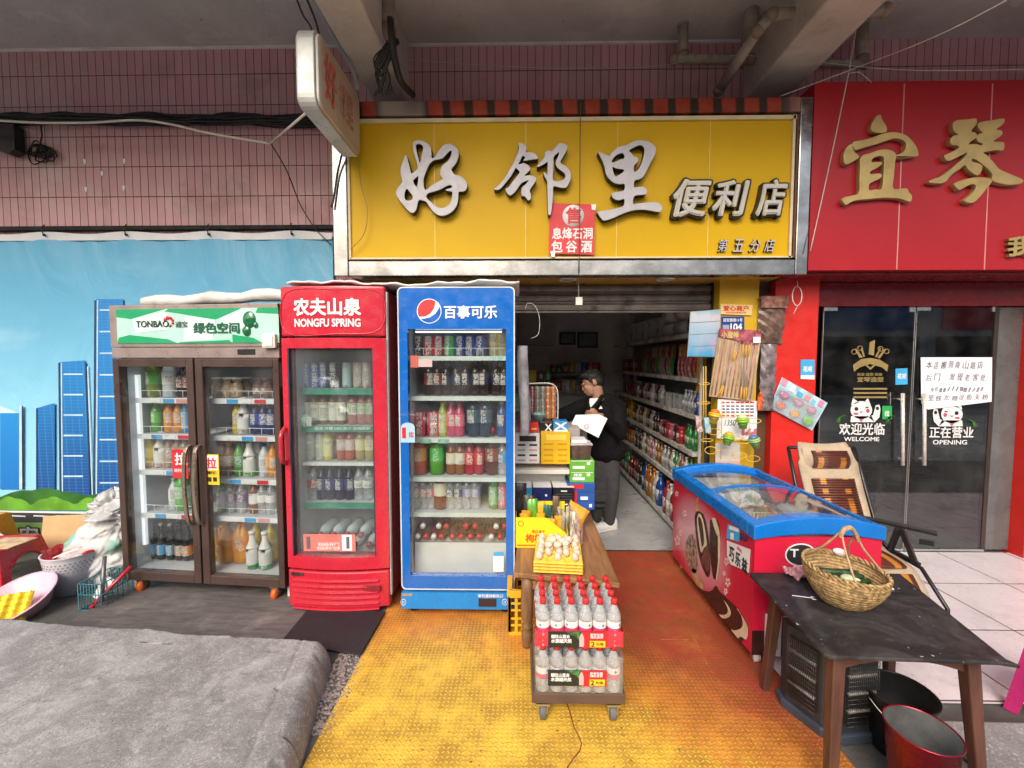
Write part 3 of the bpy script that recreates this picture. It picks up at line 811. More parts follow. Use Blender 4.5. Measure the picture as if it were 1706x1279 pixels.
# decals on the doors, each a flat piece of vinyl
yd = 3.5245
DEC = pm('white_decal', (.72, .72, .72), .5, var=.03)
DGOLD = pm('gold_decal', (.33, .24, .09), .4, m=.2)
def dcl(px, m, par, name, y=yd): return card(px, y, name, m, par, t=.0015)
def disc_px(cx, cy, rx, ry, n=22): return [(cx + rx * math.cos(6.2832 * i / n), cy + ry * math.sin(6.2832 * i / n)) for i in range(n)]
PINKD, INKD, GRND = pm('pink_decal', (.5, .08, .12), .5), pm('black_decal', (.02, .02, .025), .5), pm('green_decal', (.05, .2, .03), .5)
def cat(par, cx, cy, s):
    f = lambda pts: [(cx + s * a, cy + b) for a, b in pts]
    c = MB()
    for pts in (disc_px(0, 0, 18, 15), [(-17, -8), (-14, -20), (-4, -13)], [(6, -14), (11, -20), (16, -8)], [(-17, 10), (17, 10), (22, 20), (-18, 20)],
                [(12, 12), (20, 8), (24, -8), (30, -9), (32, -2), (30, 12), (22, 20)]):
        c.prism([U(a, b, yd) for a, b in f(pts)], (0, .0015, 0))
    c.obj('cat_decal', DEC, par, world=True)
    k = MB()
    for pts in (disc_px(-8, -2, 3.2, 3.2), disc_px(27, -3, 2.6, 3), [(7, -5), (12, -6), (12, -4), (7, -3)], [(-3, 1), (0, 3), (3, 1), (0, 5)]):
        k.prism([U(a, b, yd - .002) for a, b in f(pts)], (0, .0015, 0))
    k.obj('cat_features', INKD, par, world=True)
    k = MB()
    for pts in (disc_px(-9, 6, 4, 1.8), disc_px(11, 1, 3, 3.4), [(-4, 15), (4, 15), (0, 20)]):
        k.prism([U(a, b, yd - .002) for a, b in f(pts)], (0, .0015, 0))
    k.obj('cat_blush', PINKD, par, world=True)
    k = MB()
    for bx in (-38, 44):
        for i in range(8):
            a, L = (i - 3.5) * .32, 11
            x, y = bx + 3, 24 - 1.4 * i
            k.prism([U(cx + s * (x + math.sin(a) * t * L + w * 1.6), cy + y - abs(math.cos(a)) * t * L * .7 - 2, yd) for t, w in ((0, 0), (.5, 1), (1, 0), (.5, -1))], (0, .0015, 0))
    k.obj('leaf_decal', GRND, par, world=True)
cat(D1, 1435, 683, 1)
cat(D2, 1586, 690, -1)
ptext('欢迎光临', DEC, D1, 1398, 1474, 705, 724, yd, .02)
ptext('WELCOME', DEC, D1, 1406, 1465, 728, 734.5, yd, .02)
ptext('正在营业', DEC, D2, 1548, 1622, 711, 729, yd, .02)
ptext('OPENING', DEC, D2, 1554, 1611, 733, 740, yd, .02)
em = MB()
for pts in ([(1421, 608), (1435, 598), (1450, 596), (1466, 599), (1480, 608), (1478, 619), (1470, 612), (1450, 606), (1432, 612), (1423, 619)],
            [(1447, 590), (1449, 570), (1458, 566), (1456, 592)], [(1432, 596), (1424, 582), (1426, 580), (1438, 595)], [(1438, 594), (1434, 580), (1437, 579), (1441, 594)],
            [(1462, 595), (1474, 581), (1476, 583), (1466, 597)], [(1458, 594), (1466, 579), (1468, 580), (1461, 595)], [(1441, 608), (1450, 616), (1459, 608), (1455, 608), (1450, 612), (1445, 608)]):
    em.prism([U(a, b, yd) for a, b in pts], (0, .0015, 0))
for cx, cy in ((1423, 586), (1433, 580), (1467, 581), (1477, 585)):
    em.tube([U(a, b, yd) for a, b in disc_px(cx, cy, 4, 4, 12)], .0035, 5, closed=True)
em.obj('scissors_emblem', DGOLD, D1, world=True)
ptext('美发·造型·烫染', DGOLD, D1, 1428, 1470, 621, 626, yd, .02)
ptext('宜琴造型', DGOLD, D1, 1428, 1472, 628, 636, yd, .04)

for b0 in (646, 653, 660): dcl([(1422, b0), (1478, b0), (1478, b0 + 3), (1422, b0 + 3)], DGOLD, D1, 'emblem_line')
for a in (0,):
    dcl([(1492, 614), (1512, 613), (1512, 640), (1492, 641)], PSKY, D1, 'blue_sticker', yd)
    ptext('花呗', PWHITE, D1, 1495, 1510, 622, 631, yd - .002, .03)
    dcl([(1470, 676), (1486, 676), (1486, 698), (1470, 698)], pm('green_sticker', (.02, .35, .08), .5), D1, 'green_sticker', yd)
    ptext('拉', PWHITE, D1, 1474, 1482, 684, 693, yd - .002, .03)
NS = thing('paper_notice', 'white sheet with handwriting taped to the right glass door', 'notice', U(1594, 637, yd - .01))
q = [(1534, 595), (1653, 595), (1652, 669), (1546, 682), (1535, 672)]
MB().prism([U(a, b, yd - .008) for a, b in q], (0, .002, 0)).obj('sheet', PAPER, NS, world=True)
HINK = pm('faint_pen', (.22, .21, .27), .7, var=.3, vs=30)
def hand_line(body, x0, x1, y0, y1, slope=0.):
    n_ = len(body)
    for i, ch in enumerate(body):
        if ch == ' ': continue
        w_ = (x1 - x0) / n_
        dy = slope * i + random.uniform(-1.2, 1.2)
        ptext(ch, HINK, NS, x0 + w_ * i + random.uniform(-.6, .4), x0 + w_ * (i + random.uniform(.72, .92)), y0 + dy + random.uniform(0, 2), y1 + dy, yd - .0105, 0, name='handwriting', shear=random.uniform(.0, .3))
hand_line('本店搬到南山路店', 1543, 1640, 601, 614)
hand_line('后门 发现老客处', 1543, 1645, 621, 634)
hand_line('电话11111111111', 1551, 1640, 644, 652)
hand_line('至铁北路过街天桥', 1546, 1649, 658, 668, -.4)
# ---------------------------------------------------------------- drinks: one of each kind, then copies
def proto(name, body, bmat, parts=()):
    o = body.obj(name, bmat)
    SC.collection.objects.unlink(o)
    ch = []
    for nm, mb, m in parts:
        c = mb.obj(nm, m, o)
        SC.collection.objects.unlink(c)
        ch.append(c)
    return o, ch
def prof_bottle(h, r, neck, sh=.72, waist=0.):
    return [(r * .8, 0), (r, .006), (r * (1 - waist * .4), h * .2), (r * (1 - waist), h * .4), (r, h * .56), (r, h * (sh - .06)), (r * .86, h * sh), (r * .55, h * (sh + .12)), (neck, h * (sh + .18)), (neck, h * .93), (neck * .9, h * .935)]
def ring(r, z0, z1, n=14): return MB().lathe([(r, z0), (r, z1)], n)
def mk_bottle(h, r, neck, sh=.72, waist=0., lab=(.3, .62), lm=LABEL, bm=DRINK, name='drink_bottle'):
    lb = MB()
    lb.lathe([(r * 1.012, h * lab[0]), (r * 1.02, h * (lab[0] + .01)), (r * 1.02, h * lab[1])], 14)
    lb.f = lb.f[:-2]; lb.mi = lb.mi[:-2]; lb.sm = lb.sm[:-2]
    return proto(name, MB().lathe(prof_bottle(h, r, neck, sh, waist), 14), bm,
                 [('cap', MB().lathe([(neck * 1.25, h * .915), (neck * 1.28, h * .995), (neck * 1.1, h), ], 12), OBJ), ('label', lb, lm)])
K = {}
K['pet'] = mk_bottle(.205, .031, .0115, .7)
K['slim'] = mk_bottle(.2, .028, .012, .74, .06, lab=(.12, .66))
K['big'] = mk_bottle(.27, .042, .0125, .66, .05, lab=(.3, .58))
K['milk'] = mk_bottle(.23, .037, .016, .6, -.0, lab=(.02, .12), bm=pm('milky_bottle', r=.3, obj=True, var=.02))
K['beer'] = mk_bottle(.235, .03, .0115, .55, lab=(.14, .42), bm=pm('dark_bottle_glass', r=.08, obj=True, var=.04, coat=.6), name='beer_bottle')
K['clear'] = mk_bottle(.205, .03, .0115, .7, .07, lab=(.36, .58), bm=M_PET)
K['jar'] = mk_bottle(.125, .036, .028, .66, lab=(.2, .5), name='glass_jar')
can = [(.024, 0), (.0315, .008), (.0325, .014), (.0325, .1), (.028, .112), (.0275, .115)]
K['can'] = proto('drink_can', MB().lathe(can, 16), LABEL, [('lid', MB().lathe([(.0276, .113), (.0276, .1155), (.024, .1155), (.023, .1135), (.0001, .1135)], 16), CHROME)])
K['tall'] = proto('drink_can', MB().lathe([(r * .85, z * 1.3) for r, z in can], 14), LABEL, [('lid', MB().lathe([(.0236, .148), (.0236, .1505), (.02, .1505), (.019, .149), (.0001, .149)], 14), CHROME)])
K['carton'] = proto('drink_carton', MB().box((-.035, -.02, 0), (.035, .02, .14)), LABEL, [('cap', MB().cyl((0, 0, .14), (0, 0, .147), .012), OBJ)])
jug = MB().lathe([(.055, 0), (.062, .01), (.062, .13), (.05, .16), (.03, .2), (.019, .215), (.019, .235)], 16, sx=1, sy=.9)
K['jug'] = proto('juice_jug', jug, DRINK, [('handle', MB().tube(spline([(-.03, 0, .2), (-.06, 0, .215), (-.075, 0, .17), (-.06, 0, .13)]), .009), OBJ), ('cap', MB().lathe([(.022, .23), (.022, .252), (.019, .255)], 12), OBJ), ('label', MB().box((-.035, -.0585, .05), (.035, -.055, .12)), LABEL)])
K['lying'] = proto('drink_bottle', MB().lathe(prof_bottle(.22, .032, .0115), 12, M=Matrix.Rotation(R(90), 3, 'X'), c=(0, .0, .032)), DRINK, [('cap', MB().cyl((0, -.2, .032), (0, -.226, .032), .0155, n=12), OBJ)])
def place(kind, P, body, lab, cap, label, cat, group=None, rz=0., s=1.12, rx=0.):
    o, ch = K[kind]
    r = o.copy()
    SC.collection.objects.link(r)
    r.location = P; r.rotation_euler = (rx, 0, rz); r.scale = (s,) * 3
    r.color = (*body, 1)
    for c in ch:
        d = c.copy()
        SC.collection.objects.link(d)
        d.parent = r
        d.color = (*(lab if c.name.startswith('label') else cap), 1)
    tag(r, label, cat, group)
    return r
class Frame:
    """a fridge's own axes: x along its front, y into it, z up"""
    def __init__(s, loc, rz): s.loc, s.rz, s.M = Vector(loc), rz, Matrix.Rotation(rz, 3, 'Z')
    def w(s, x, y, z): return s.loc + s.M @ Vector((x, y, z))
    def l(s, px, py, y=0.):
        r = Vector(ray(px, py)); o = Vector((0, 0, CZ)); n = s.M @ Vector((0, 1, 0))
        t = (s.w(0, y, 0) - o).dot(n) / r.dot(n)
        v = s.M.transposed() @ (o + r * t - s.loc)
        return v
SEEN = {}
def row(fr, z, items, yb, where, second=False):
    """items: (kind, [pixel x], pixel y, body, label, cap, words, category)"""
    for kind, pxs, py, body, lab, cap, words, catg in items:
        lbl = f'{words} {where}'
        for dy in ((0, .075) if second and kind not in ('carton', 'jug') else (0,)):
            for px in pxs:
                y = yb + dy
                x = fr.l(px, py, yb).x + (random.uniform(-.006, .006) if dy else 0)
                place(kind, fr.w(x, y, z), body, lab, cap, lbl, catg, lbl, rz=random.uniform(-.5, .5) if kind != 'carton' else fr.rz + random.uniform(-.1, .1))
def cabinet(root, w, d, z0, z1, t, om, y0=.06):
    c = MB().box((0, y0, z0), (t, d, z1)).box((w - t, y0, z0), (w, d, z1)).box((t, d - t, z0), (w - t, d, z1)).box((t, y0, z0), (w - t, d - t, z0 + t)).box((t, y0, z1 - t), (w - t, d - t, z1))
    c.obj('cabinet', om, root, bev=.006)
    e = .003
    i0, i1, k0, k1, j = t + e, w - t - e, z0 + t + e, z1 - t - e, d - t - e
    l = MB()
    for q in ([(t + e, y0 + e, k0), (t + e, j, k0), (t + e, j, k1), (t + e, y0 + e, k1)], [(i1, y0 + e, k0), (i1, y0 + e, k1), (i1, j, k1), (i1, j, k0)],
              [(i0, j, k0), (i1, j, k0), (i1, j, k1), (i0, j, k1)], [(i0, y0 + e, k0), (i1, y0 + e, k0), (i1, j, k0), (i0, j, k0)], [(i0, y0 + e, k1), (i0, j, k1), (i1, j, k1), (i1, y0 + e, k1)]):
        l.add(q, [(0, 1, 2, 3)])
    l.obj('liner', LINER, root)
def shelf(root, x0, x1, z, y0, y1, strip=SHELFW, fence=True, sh=.035, slabm=None, nf=.0):
    s = MB().box((x0, y0 + .004, z - .012), (x1, y1, z - .002)).obj('shelf', slabm or LINER, root)
    MB().box((x0, y0 - .002, z - sh), (x1, y0 + .003, z)).obj('price_strip', strip, s)
    if fence:
        f = MB().tube([(x0 + .01, y0 + .02, z), (x0 + .01, y0 + .02, z + .05), (x1 - .01, y0 + .02, z + .05), (x1 - .01, y0 + .02, z)], .0022, 6)
        n = max(2, int((x1 - x0) / .075))
        for i in range(1, n):
            x = x0 + (x1 - x0) * i / n
            f.tube([(x, y1 - .02, z + .004), (x, y0 + .03, z + .004), (x, y0 + .02, z + .01), (x, y0 + .02, z + .05)], .0018, 5)
        f.obj('wire_fence', WIRE, s)
    return s
def tags(s, y, z, xs, cols, h=.026, w=.08):
    for x, c in zip(xs, cols):
        o = MB().box((x, y - .0055, z - .031), (x + w, y - .0025, z - .031 + h)).obj('price_tag', LABEL, s)
        o.color = (*c, 1)
def lamp(root, a, b, k=1.):  # brown fridge's upright tube is real; top strips are added to brighten interiors
    MB().box(a, b).obj('fridge_glow_strip', pm('fridge_glow_strip_%d' % (k * 10), (.9, .96, 1), .3, emit=k), root)

GRN, ORA, AMB, COLA, YLW, CLR = (.1, .42, .03), (.85, .33, .02), (.32, .1, .015), (.03, .012, .008), (.8, .6, .06), (.75, .8, .82)
MILK, NAVY, CYAN, REDL, WHT, PNK, BLK3 = (.75, .74, .7), (.01, .03, .16), (.05, .35, .7), (.6, .02, .03), (.78, .78, .76), (.7, .1, .2), (.015, .015, .02)
TEA, BEIGE, PURP = (.22, .3, .02), (.5, .36, .24), (.2, .05, .3)

# ---------------------------------------------------------------- brown double-door fridge
yl, yr = 2.80, 2.70
pL, pR = U(193, 740, yl), U(469, 740, yr)
rz = math.atan2(yr - yl, pR.x - pL.x)
A = Frame((pL.x, yl, 0), rz)
w = math.hypot(pR.x - pL.x, yr - yl)
FA = thing('double_fridge', 'tall brown two door glass fridge with a green header board', 'fridge', A.loc, rz)
zl = lambda px, py, y=0.: A.l(px, py, y).z
zb, zd, zh0, zt = .11, zl(300, 597), zl(300, 578), zl(300, 507)
cabinet(FA, w, .62, zb, zt, .04, BROWN)
MB().box((.0, .0, zh0), (w, .058, zt)).obj('header', TAUPE, FA, bev=.004)
MB().box((0, .004, zd + .004), (w, .058, zh0 - .003)).obj('control_band', pm('taupe_band', (.34, .27, .25), .35, m=.3), FA, bev=.003)
y = -.004
p0, p1 = A.l(197, 572), A.l(464, 512)
hw, hh = p1.x - p0.x, p1.z - p0.z
hx = lambda u: p0.x + hw * u
hz = lambda v: p0.z + hh * v
MB().box((p0.x, -.003, p0.z), (p1.x, 0.002, p1.z)).obj('header_panel', pm('header_mint', (.42, .72, .6), .35, var=.06), FA)
g = MB()
for pts in ([(0, 1), (.31, 1), (.09, .72), (0, .78)], [(.31, .93), (.33, 1), (.78, 1), (.62, .68)], [(.88, 1), (1, 1), (1, .82), (.865, .86)], [(0, 0), (.38, 0), (.32, .12), (.08, .25), (.01, .17)],
            [(.38, 0), (.72, 0), (.70, .09), (.40, .03)], [(.72, 0), (.9, 0), (.85, .14), (.72, .25)]):
    g.prism([(hx(a), -.005, hz(b)) for a, b in pts], (0, .0022, 0))
g.obj('header_facets', PGREEN, FA)
g = MB()
for pts in ([(.31, .93), (.10, .7), (.12, .3), (.33, .4)], [(.43, .8), (.62, .66), (.60, .1), (.42, .05)], [(.65, .7), (.82, .98), (.84, .9), (.84, .5), (.7, .3)]):
    g.prism([(hx(a), -.0048, hz(b)) for a, b in pts], (0, .002, 0))
g.obj('header_facets', pm('header_pale', (.62, .8, .74), .35, var=.05), FA)
def ftext(body, m, par, fr, px0, px1, py0, py1, y=-.0075, bold=.02, **k):
    a, b = fr.l(px0, py1, y), fr.l(px1, py0, y)
    return text(body, m, par, ((a.x + b.x) / 2, y, (a.z + b.z) / 2), b.x - a.x, b.z - a.z, bold=bold, **k)
ftext('TONBAO.', INK, FA, A, 227, 283, 534, 545)
ftext('通宝', INKG, FA, A, 292, 312, 535, 545)
ftext('绿色空间', pm('dark_green_ink', (.01, .1, .06), .5), FA, A, 323, 398, 537, 555, bold=.045)
g = MB()
for i in range(6):
    a = R(-60 + i * 42)
    c = A.l(281 + 7 * math.sin(a), 536 - 7 * math.cos(a), -.006)
    g.cyl(c, c + Vector((0, -.002, 0)), .012 - .0012 * abs(i - 1), n=10)
g.obj('petal_mark', PRED, FA)
for cx, cy, r in ((415, 532, 11), (411, 551, 7), (426, 541, 4)):
    c = A.l(cx, cy, -.006); e = A.l(cx + r, cy, -.006).x - c.x
    MB().lathe([(e, 0), (e * .9, .006), (e * .5, .011), (.0001, .013)], 20, M=Matrix.Rotation(R(90), 3, 'X') @ Matrix.Scale(1.2, 3, (0, 1, 0)), c=c).obj('green_pearl', pm('green_pearl', (.01, .14, .05), .08, coat=1), FA)
p = A.l(452, 568)
sw = MB().box((p.x - .045, -.03, p.z - .045), (p.x + .045, -.004, p.z + .045)).obj('wall_switch', OFFW, FA, bev=.006)
MB().box((p.x - .032, -.036, p.z - .032), (p.x + .032, -.031, p.z + .034)).obj('switch_key', WHITE, sw, bev=.003)
p = A.l(410, 586)
MB().box((p.x - .06, .0, p.z - .017), (p.x + .06, .006, p.z + .017)).obj('display', BLACK, FA)
def fdoor(px0, px1, gx0, gx1, hpx, hsign):
    a, b = A.l(px0, 780).x, A.l(px1, 780).x
    ga, gb = A.l(gx0, 780).x, A.l(gx1, 780).x
    z0, z1, g0, g1 = .1, zd, .1 + .06, zd - .055
    dr = MB().box((a, 0, z0), (ga, .052, z1)).box((gb, 0, z0), (b, .052, z1)).box((ga, .0, z0), (gb, .052, g0)).box((ga, .0, g1), (gb, .052, z1))
    d = dr.obj('door', BROWN, FA, bev=.004)
    MB().box((ga + .001, .02, g0 + .001), (gb - .001, .026, g1 - .001)).obj('pane', M_GLASS, d)
    hz0, hz1, hx_ = zl(hpx, 872), zl(hpx, 742), A.l(hpx, 800).x
    pts = [(hx_, .0, hz0), (hx_ + hsign * .0, -.04, hz0 + .04), (hx_, -.058, (hz0 + hz1) / 2), (hx_, -.04, hz1 - .04), (hx_, .0, hz1)]
    m = MB()
    sp_ = spline(pts, 6)
    for u, v in zip(sp_[:-1], sp_[1:]): m.obox((u + v) / 2, (.024, .014, (v - u).length + .008), (v - u).to_track_quat('Z', 'Y').to_matrix() @ Matrix.Rotation(R(90), 3, 'Z') if False else Matrix.Rotation(math.atan2(-(v - u).y, (v - u).z), 3, 'X'))
    m.obj('handle', BRASS, d, bev=.003)
    return d
d1 = fdoor(196, 328, 206, 316, 319, -1)
d2 = fdoor(331, 469, 343, 459, 335, 1)
lamp(FA, (.055, .1, .3), (.08, .12, 1.5), .5)
lamp(FA, (.1, .12, zd - .03), (w - .1, .15, zd - .02), 1.0)  # added glow strip at the top to brighten the interior
MB().box((w / 2 - .022, .06, .15), (w / 2 + .022, .08, zd)).obj('mullion', BROWN, FA)
st = d1
def sticker(par, fr, px0, px1, py0, py1, m, y=-.004, nm='sticker', bev=0):
    a, b = fr.l(px0, py1, y), fr.l(px1, py0, y)
    return MB().box((a.x, y, a.z), (b.x, y + .0015, b.z)).obj(nm, m, par, bev=bev)
sticker(d1, A, 288, 312, 749, 796, PRED, y=.014)
ftext('拉', PWHITE, d1, A, 292, 311, 755, 774, y=.013, bold=.03)
ftext('随手关门', PWHITE, d1, A, 291, 309, 781, 786, y=.013)
sticker(d2, A, 340, 364, 757, 807, PYEL, y=.014)
sticker(d2, A, 342, 362, 759, 782, PWHITE, y=.0125)
ftext('拉', PRED, d2, A, 345, 360, 763, 780, y=.0115, bold=.03)
ftext('请随手关门', INK, d2, A, 345, 360, 785, 790, y=.0125)
for cx in (349, 358): sticker(d2, A, cx - 3, cx + 3, 795, 802, INK, y=.0125)
ca = (.1, w - .1)
for x in ca:
    for yy in (.045, .52):
        cs = MB().box((x - .03, yy - .03, .088), (x + .03, yy + .03, .104)).box((x - .024, yy - .02, .04), (x - .018, yy + .02, .088)).box((x + .018, yy - .02, .04), (x + .024, yy + .02, .088)).obj('caster', CHROME, FA)
        MB().cyl((x - .015, yy, .04), (x + .015, yy, .04), .04, n=20).obj('wheel', pm('orange_wheel', (.75, .14, .02), .5), cs)
for x in (.02, w - .03): MB().box((x, .06, .0), (x + .035, .1, .1)).obj('foot', OFFW, FA)
# shelves of both halves
X0, X1 = .047, w - .047
xm = w / 2
where = 'of the brown double fridge'
for (half, a, b) in ((0, X0, xm - .024), (1, xm + .024, X1)):
    pys = (668, 728, 788, 860) if half == 0 else (669, 731, 803, 866)
    pxm = 270 if half == 0 else 405
    for i, py in enumerate(pys):
        z = zl(pxm, py - 5, .1)
        s = shelf(FA, a + .005, b - .005, z, .1, .55)
        tags(s, .1, z, [a + .12, a + .22, a + .32], [CYAN, WHT, REDL] if (i + half) % 2 else [WHT, CYAN, (.7, .3, .3)])
        pick = [[('big', [257], 640, TEA, (.1, .4, .05), WHT, 'tall green tea bottle', 'bottle'), ('big', [284], 640, CLR, WHT, WHT, 'clear bottle with white label', 'bottle'), ('pet', [303, 313], 640, COLA, (.3, .05, .02), WHT, 'brown soft drink bottle', 'bottle')],
                [('pet', [262], 700, GRN, (.1, .5, .05), GRN, 'small green bottle', 'bottle'), ('pet', [283, 299], 700, ORA, (.8, .3, .02), ORA, 'small orange juice bottle', 'bottle'), ('slim', [311], 700, CYAN, CYAN, CYAN, 'light blue bottle', 'bottle')],
                [('pet', [252], 760, YLW, YLW, YLW, 'yellow drink bottle', 'bottle'), ('milk', [268], 760, MILK, (.6, .2, .2), WHT, 'white milk bottle', 'bottle'), ('pet', [284, 297, 309], 760, BEIGE, (.4, .25, .2), ORA, 'pale tea bottle', 'bottle')],
                [('pet', [291], 830, CLR, WHT, WHT, 'clear water bottle', 'bottle'), ('big', [305], 830, (.12, .55, .08), (.4, .65, .4), ORA, 'light green tea bottle', 'bottle')]] if half == 0 else \
               [[('jar', [364, 381, 396], 650, BEIGE, BEIGE, WHT, 'beige jar with white lid', 'jar'), ('jar', [432, 446], 650, (.2, .1, .07), (.3, .2, .15), (.25, .15, .1), 'brown jar', 'jar')],
                [('pet', [397], 710, YLW, (.4, .25, .1), WHT, 'amber bottle', 'bottle'), ('milk', [407], 710, MILK, (.5, .4, .4), WHT, 'white bottle', 'bottle'), ('pet', [427, 440, 453], 710, NAVY, (.03, .08, .35), NAVY, 'dark blue bottle', 'bottle')],
                [('pet', [372, 383], 775, AMB, (.6, .35, .25), ORA, 'amber tea bottle', 'bottle'), ('pet', [399], 775, GRN, (.03, .35, .08), (.02, .3, .08), 'green bottle', 'bottle'), ('milk', [416], 775, MILK, GRN, GRN, 'white bottle with green mark', 'bottle'), ('pet', [441], 775, CLR, WHT, (.02, .1, .45), 'clear bottle with blue cap', 'bottle'), ('pet', [455], 775, ORA, ORA, ORA, 'orange drink bottle', 'bottle')],
                [('slim', [370], 835, GRN, WHT, GRN, 'green bottle with white oval', 'bottle'), ('clear', [386, 403], 835, PURP, PURP, WHT, 'clear bottle with purple label', 'bottle'), ('pet', [424], 835, AMB, WHT, WHT, 'amber bottle with white label', 'bottle'), ('clear', [438, 452], 835, CLR, WHT, WHT, 'clear plain bottle', 'bottle')]]
        nmz = ('top', 'second', 'third', 'fourth')[i]
        row(A, z, pick[i], .19, f'on the {nmz} {("left", "right")[half]} shelf {where}', second=True)
zf = zb + .05
row(A, zf, [('beer', [240], 920, NAVY, (.3, .3, .35), NAVY, 'dark blue beer bottle', 'beer bottle'), ('beer', [256, 271, 286], 920, BLK3, (.1, .35, .6), CHROME and (.4, .4, .4), 'black beer bottle with light blue label', 'beer bottle'), ('beer', [301, 313], 920, BLK3, (.75, .25, .02), BLK3, 'black bottle with orange label', 'beer bottle')], .2, f'at the bottom left {where}', second=True)
row(A, zf, [('jug', [379], 920, ORA, (.8, .3, .02), ORA, 'big orange juice jug with handle', 'jug'), ('big', [400, 408], 920, ORA, (.8, .25, .02), (.7, .03, .02), 'large orange drink bottle', 'bottle'), ('slim', [357], 920, YLW, YLW, WHT, 'yellow juice bottle', 'bottle')], .22, f'at the bottom right {where}')
row(A, zf, [('milk', [421, 442], 925, MILK, (.02, .28, .08), MILK, 'white coconut milk bottle with green base', 'bottle')], .14, f'at the bottom right {where}')
row(A, zf, [('big', [428, 452], 925, YLW, (.7, .5, .1), YLW, 'yellow drink bottle', 'bottle')], .24, f'behind the white bottles at the bottom {where}')
# rolled white sheet on top, and the crumpled sheet further right
tm = MB()
p, q = A.w(.05, .2, zt + .045), A.w(w + .35, .2, zt + .10)
pts = [p.lerp(q, i / 14) + Vector((0, .008 * math.sin(i * 2), .008 * math.sin(i * 1.7))) for i in range(15)]
tm.tube(pts, [.035 + .012 * math.sin(i * .9) ** 2 for i in range(15)], 12)
tag(tm.obj('rolled_sheet', pm('dirty_white_vinyl', (.66, .65, .62), .5, var=.1, vs=4, dirt=.3, dcol=(.3, .25, .2), bump=.01, bs=14), org=p), 'long roll of dirty white sheet lying on the brown fridge', 'roll')
def crum(a, b):
    x = -1.45 + 1.45 * a; yy = 2.66 + .5 * b
    return (x, yy, 2.085 + .010 * math.sin(a * 9) * math.cos(b * 5) + .006 * math.sin(a * 31 + b * 11) + .004 * math.sin(a * 70 + b * 30))
ts = MB().grid(crum, 40, 14)
o = ts.obj('folded_sheet', pm('dirty_white_vinyl'), org=(-.7, 2.9, 2.07))
so = o.modifiers.new('Solidify', 'SOLIDIFY'); so.thickness = .012
tag(o, 'crumpled dirty white sheet lying across red and blue fridges', 'sheet')

# ---------------------------------------------------------------- red fridge with a bowed front
yR = 2.62
pL, pR = U(474, 740, yR), U(645, 740, yR)
B = Frame((pL.x, yR, 0), 0)
w = pR.x - pL.x
zB = lambda px, py, y=0.: B.l(px, py, y).z
FB = thing('red_fridge', 'red bowed front drinks fridge with white lettering and a grille below', 'fridge', B.loc)
z0, z1, zt = .035, .1, zB(555, 477)
cabinet(FB, w, .62, .06, zt - .02, .045, REDD, y0=.07)
def bow(x): return -.035 * (1 - (2 * x / w - 1) ** 2)
def bowed(name, x0, x1, za, zb_, m, par, y0=0., th=.06, nz=1, fz=None, bev=.004):
    n = 20
    c = MB()
    f = [(x0 + (x1 - x0) * i / n) for i in range(n + 1)]
    pts = [(x, bow(x) + y0, za) for x in f] + [(x1, th, za), (x0, th, za)]
    c.prism(pts, (0, 0, zb_ - za))
    return c.obj(name, m, par, bev=bev)
zdt, zdb = zB(555, 563), zB(555, 945)
hd = bowed('header', 0, w, zB(555, 560), zt, RED, FB, bev=.012)
gx0, gx1, gz0, gz1 = B.l(485, 750).x, B.l(625, 750).x, zB(555, 925), zB(555, 580)
dr = MB()
def bowpiece(mb, x0, x1, za, zb_, y0=0., th=.06):
    n = 8
    f = [(x0 + (x1 - x0) * i / n) for i in range(n + 1)]
    mb.prism([(x, bow(x) + y0, za) for x in f] + [(x1, th, za), (x0, th, za)], (0, 0, zb_ - za))
bowpiece(dr, 0, gx0, zdb, zdt); bowpiece(dr, gx1, w, zdb, zdt); bowpiece(dr, gx0, gx1, zdb, gz0); bowpiece(dr, gx0, gx1, gz1, zdt)
dB = dr.obj('door', RED, FB)
pn = MB()
n = 10
f = [(gx0 + (gx1 - gx0) * i / n) for i in range(n + 1)]
pn.prism([(x, bow(x) + .02, gz0) for x in f] + [(x, bow(x) + .024, gz0) for x in f[::-1]], (0, 0, gz1 - gz0))
pn.obj('pane', M_FOG, dB)
MB().box((gx0 - .001, -.012, gz0), (gx0 + .008, .03, gz1)).box((gx1 - .008, -.012, gz0), (gx1 + .001, .03, gz1)).obj('gasket', pm('dark_gasket', (.03, .02, .05), .5), dB)
hp = B.l(479, 720)
MB().tube(spline([(hp.x - .012, .0, zB(479, 772)), (hp.x - .012, -.05, zB(479, 762)), (hp.x - .012, -.055, zB(479, 740)), (hp.x - .012, -.05, zB(479, 722)), (hp.x - .012, 0, zB(479, 712))]), .014).obj('handle', RED, dB)
base = bowed('base_grille', 0, w, z0, zB(555, 949), RED, FB, bev=.01)
for i in range(6):
    z = zB(555, 964 + i * 9.2)
    bowed('louvre', .03, w - .06, z - .006, z + .006, RED, base, y0=-.012, th=.01, bev=.004)
MB().box((w - .16, -.034, zB(555, 975) - .014), (w - .05, -.018, zB(555, 975) + .014)).obj('badge', pm('dark_badge', (.25, .02, .03), .4), base)
MB().box((.03, -.024, zB(490, 953) - .01), (.11, -.006, zB(490, 953) + .008)).obj('badge', CHROME, base)
for x in (.06, w - .06):
    for yy in (.12, .55): MB().cyl((x, yy, 0), (x, yy, .06), .022).obj('foot', BLACK, FB)
MB().box((w + .0005, .02, .1), (w + .006, .05, zt - .03)).obj('side_trim', WHITE, FB)
yh = -.036 - .012
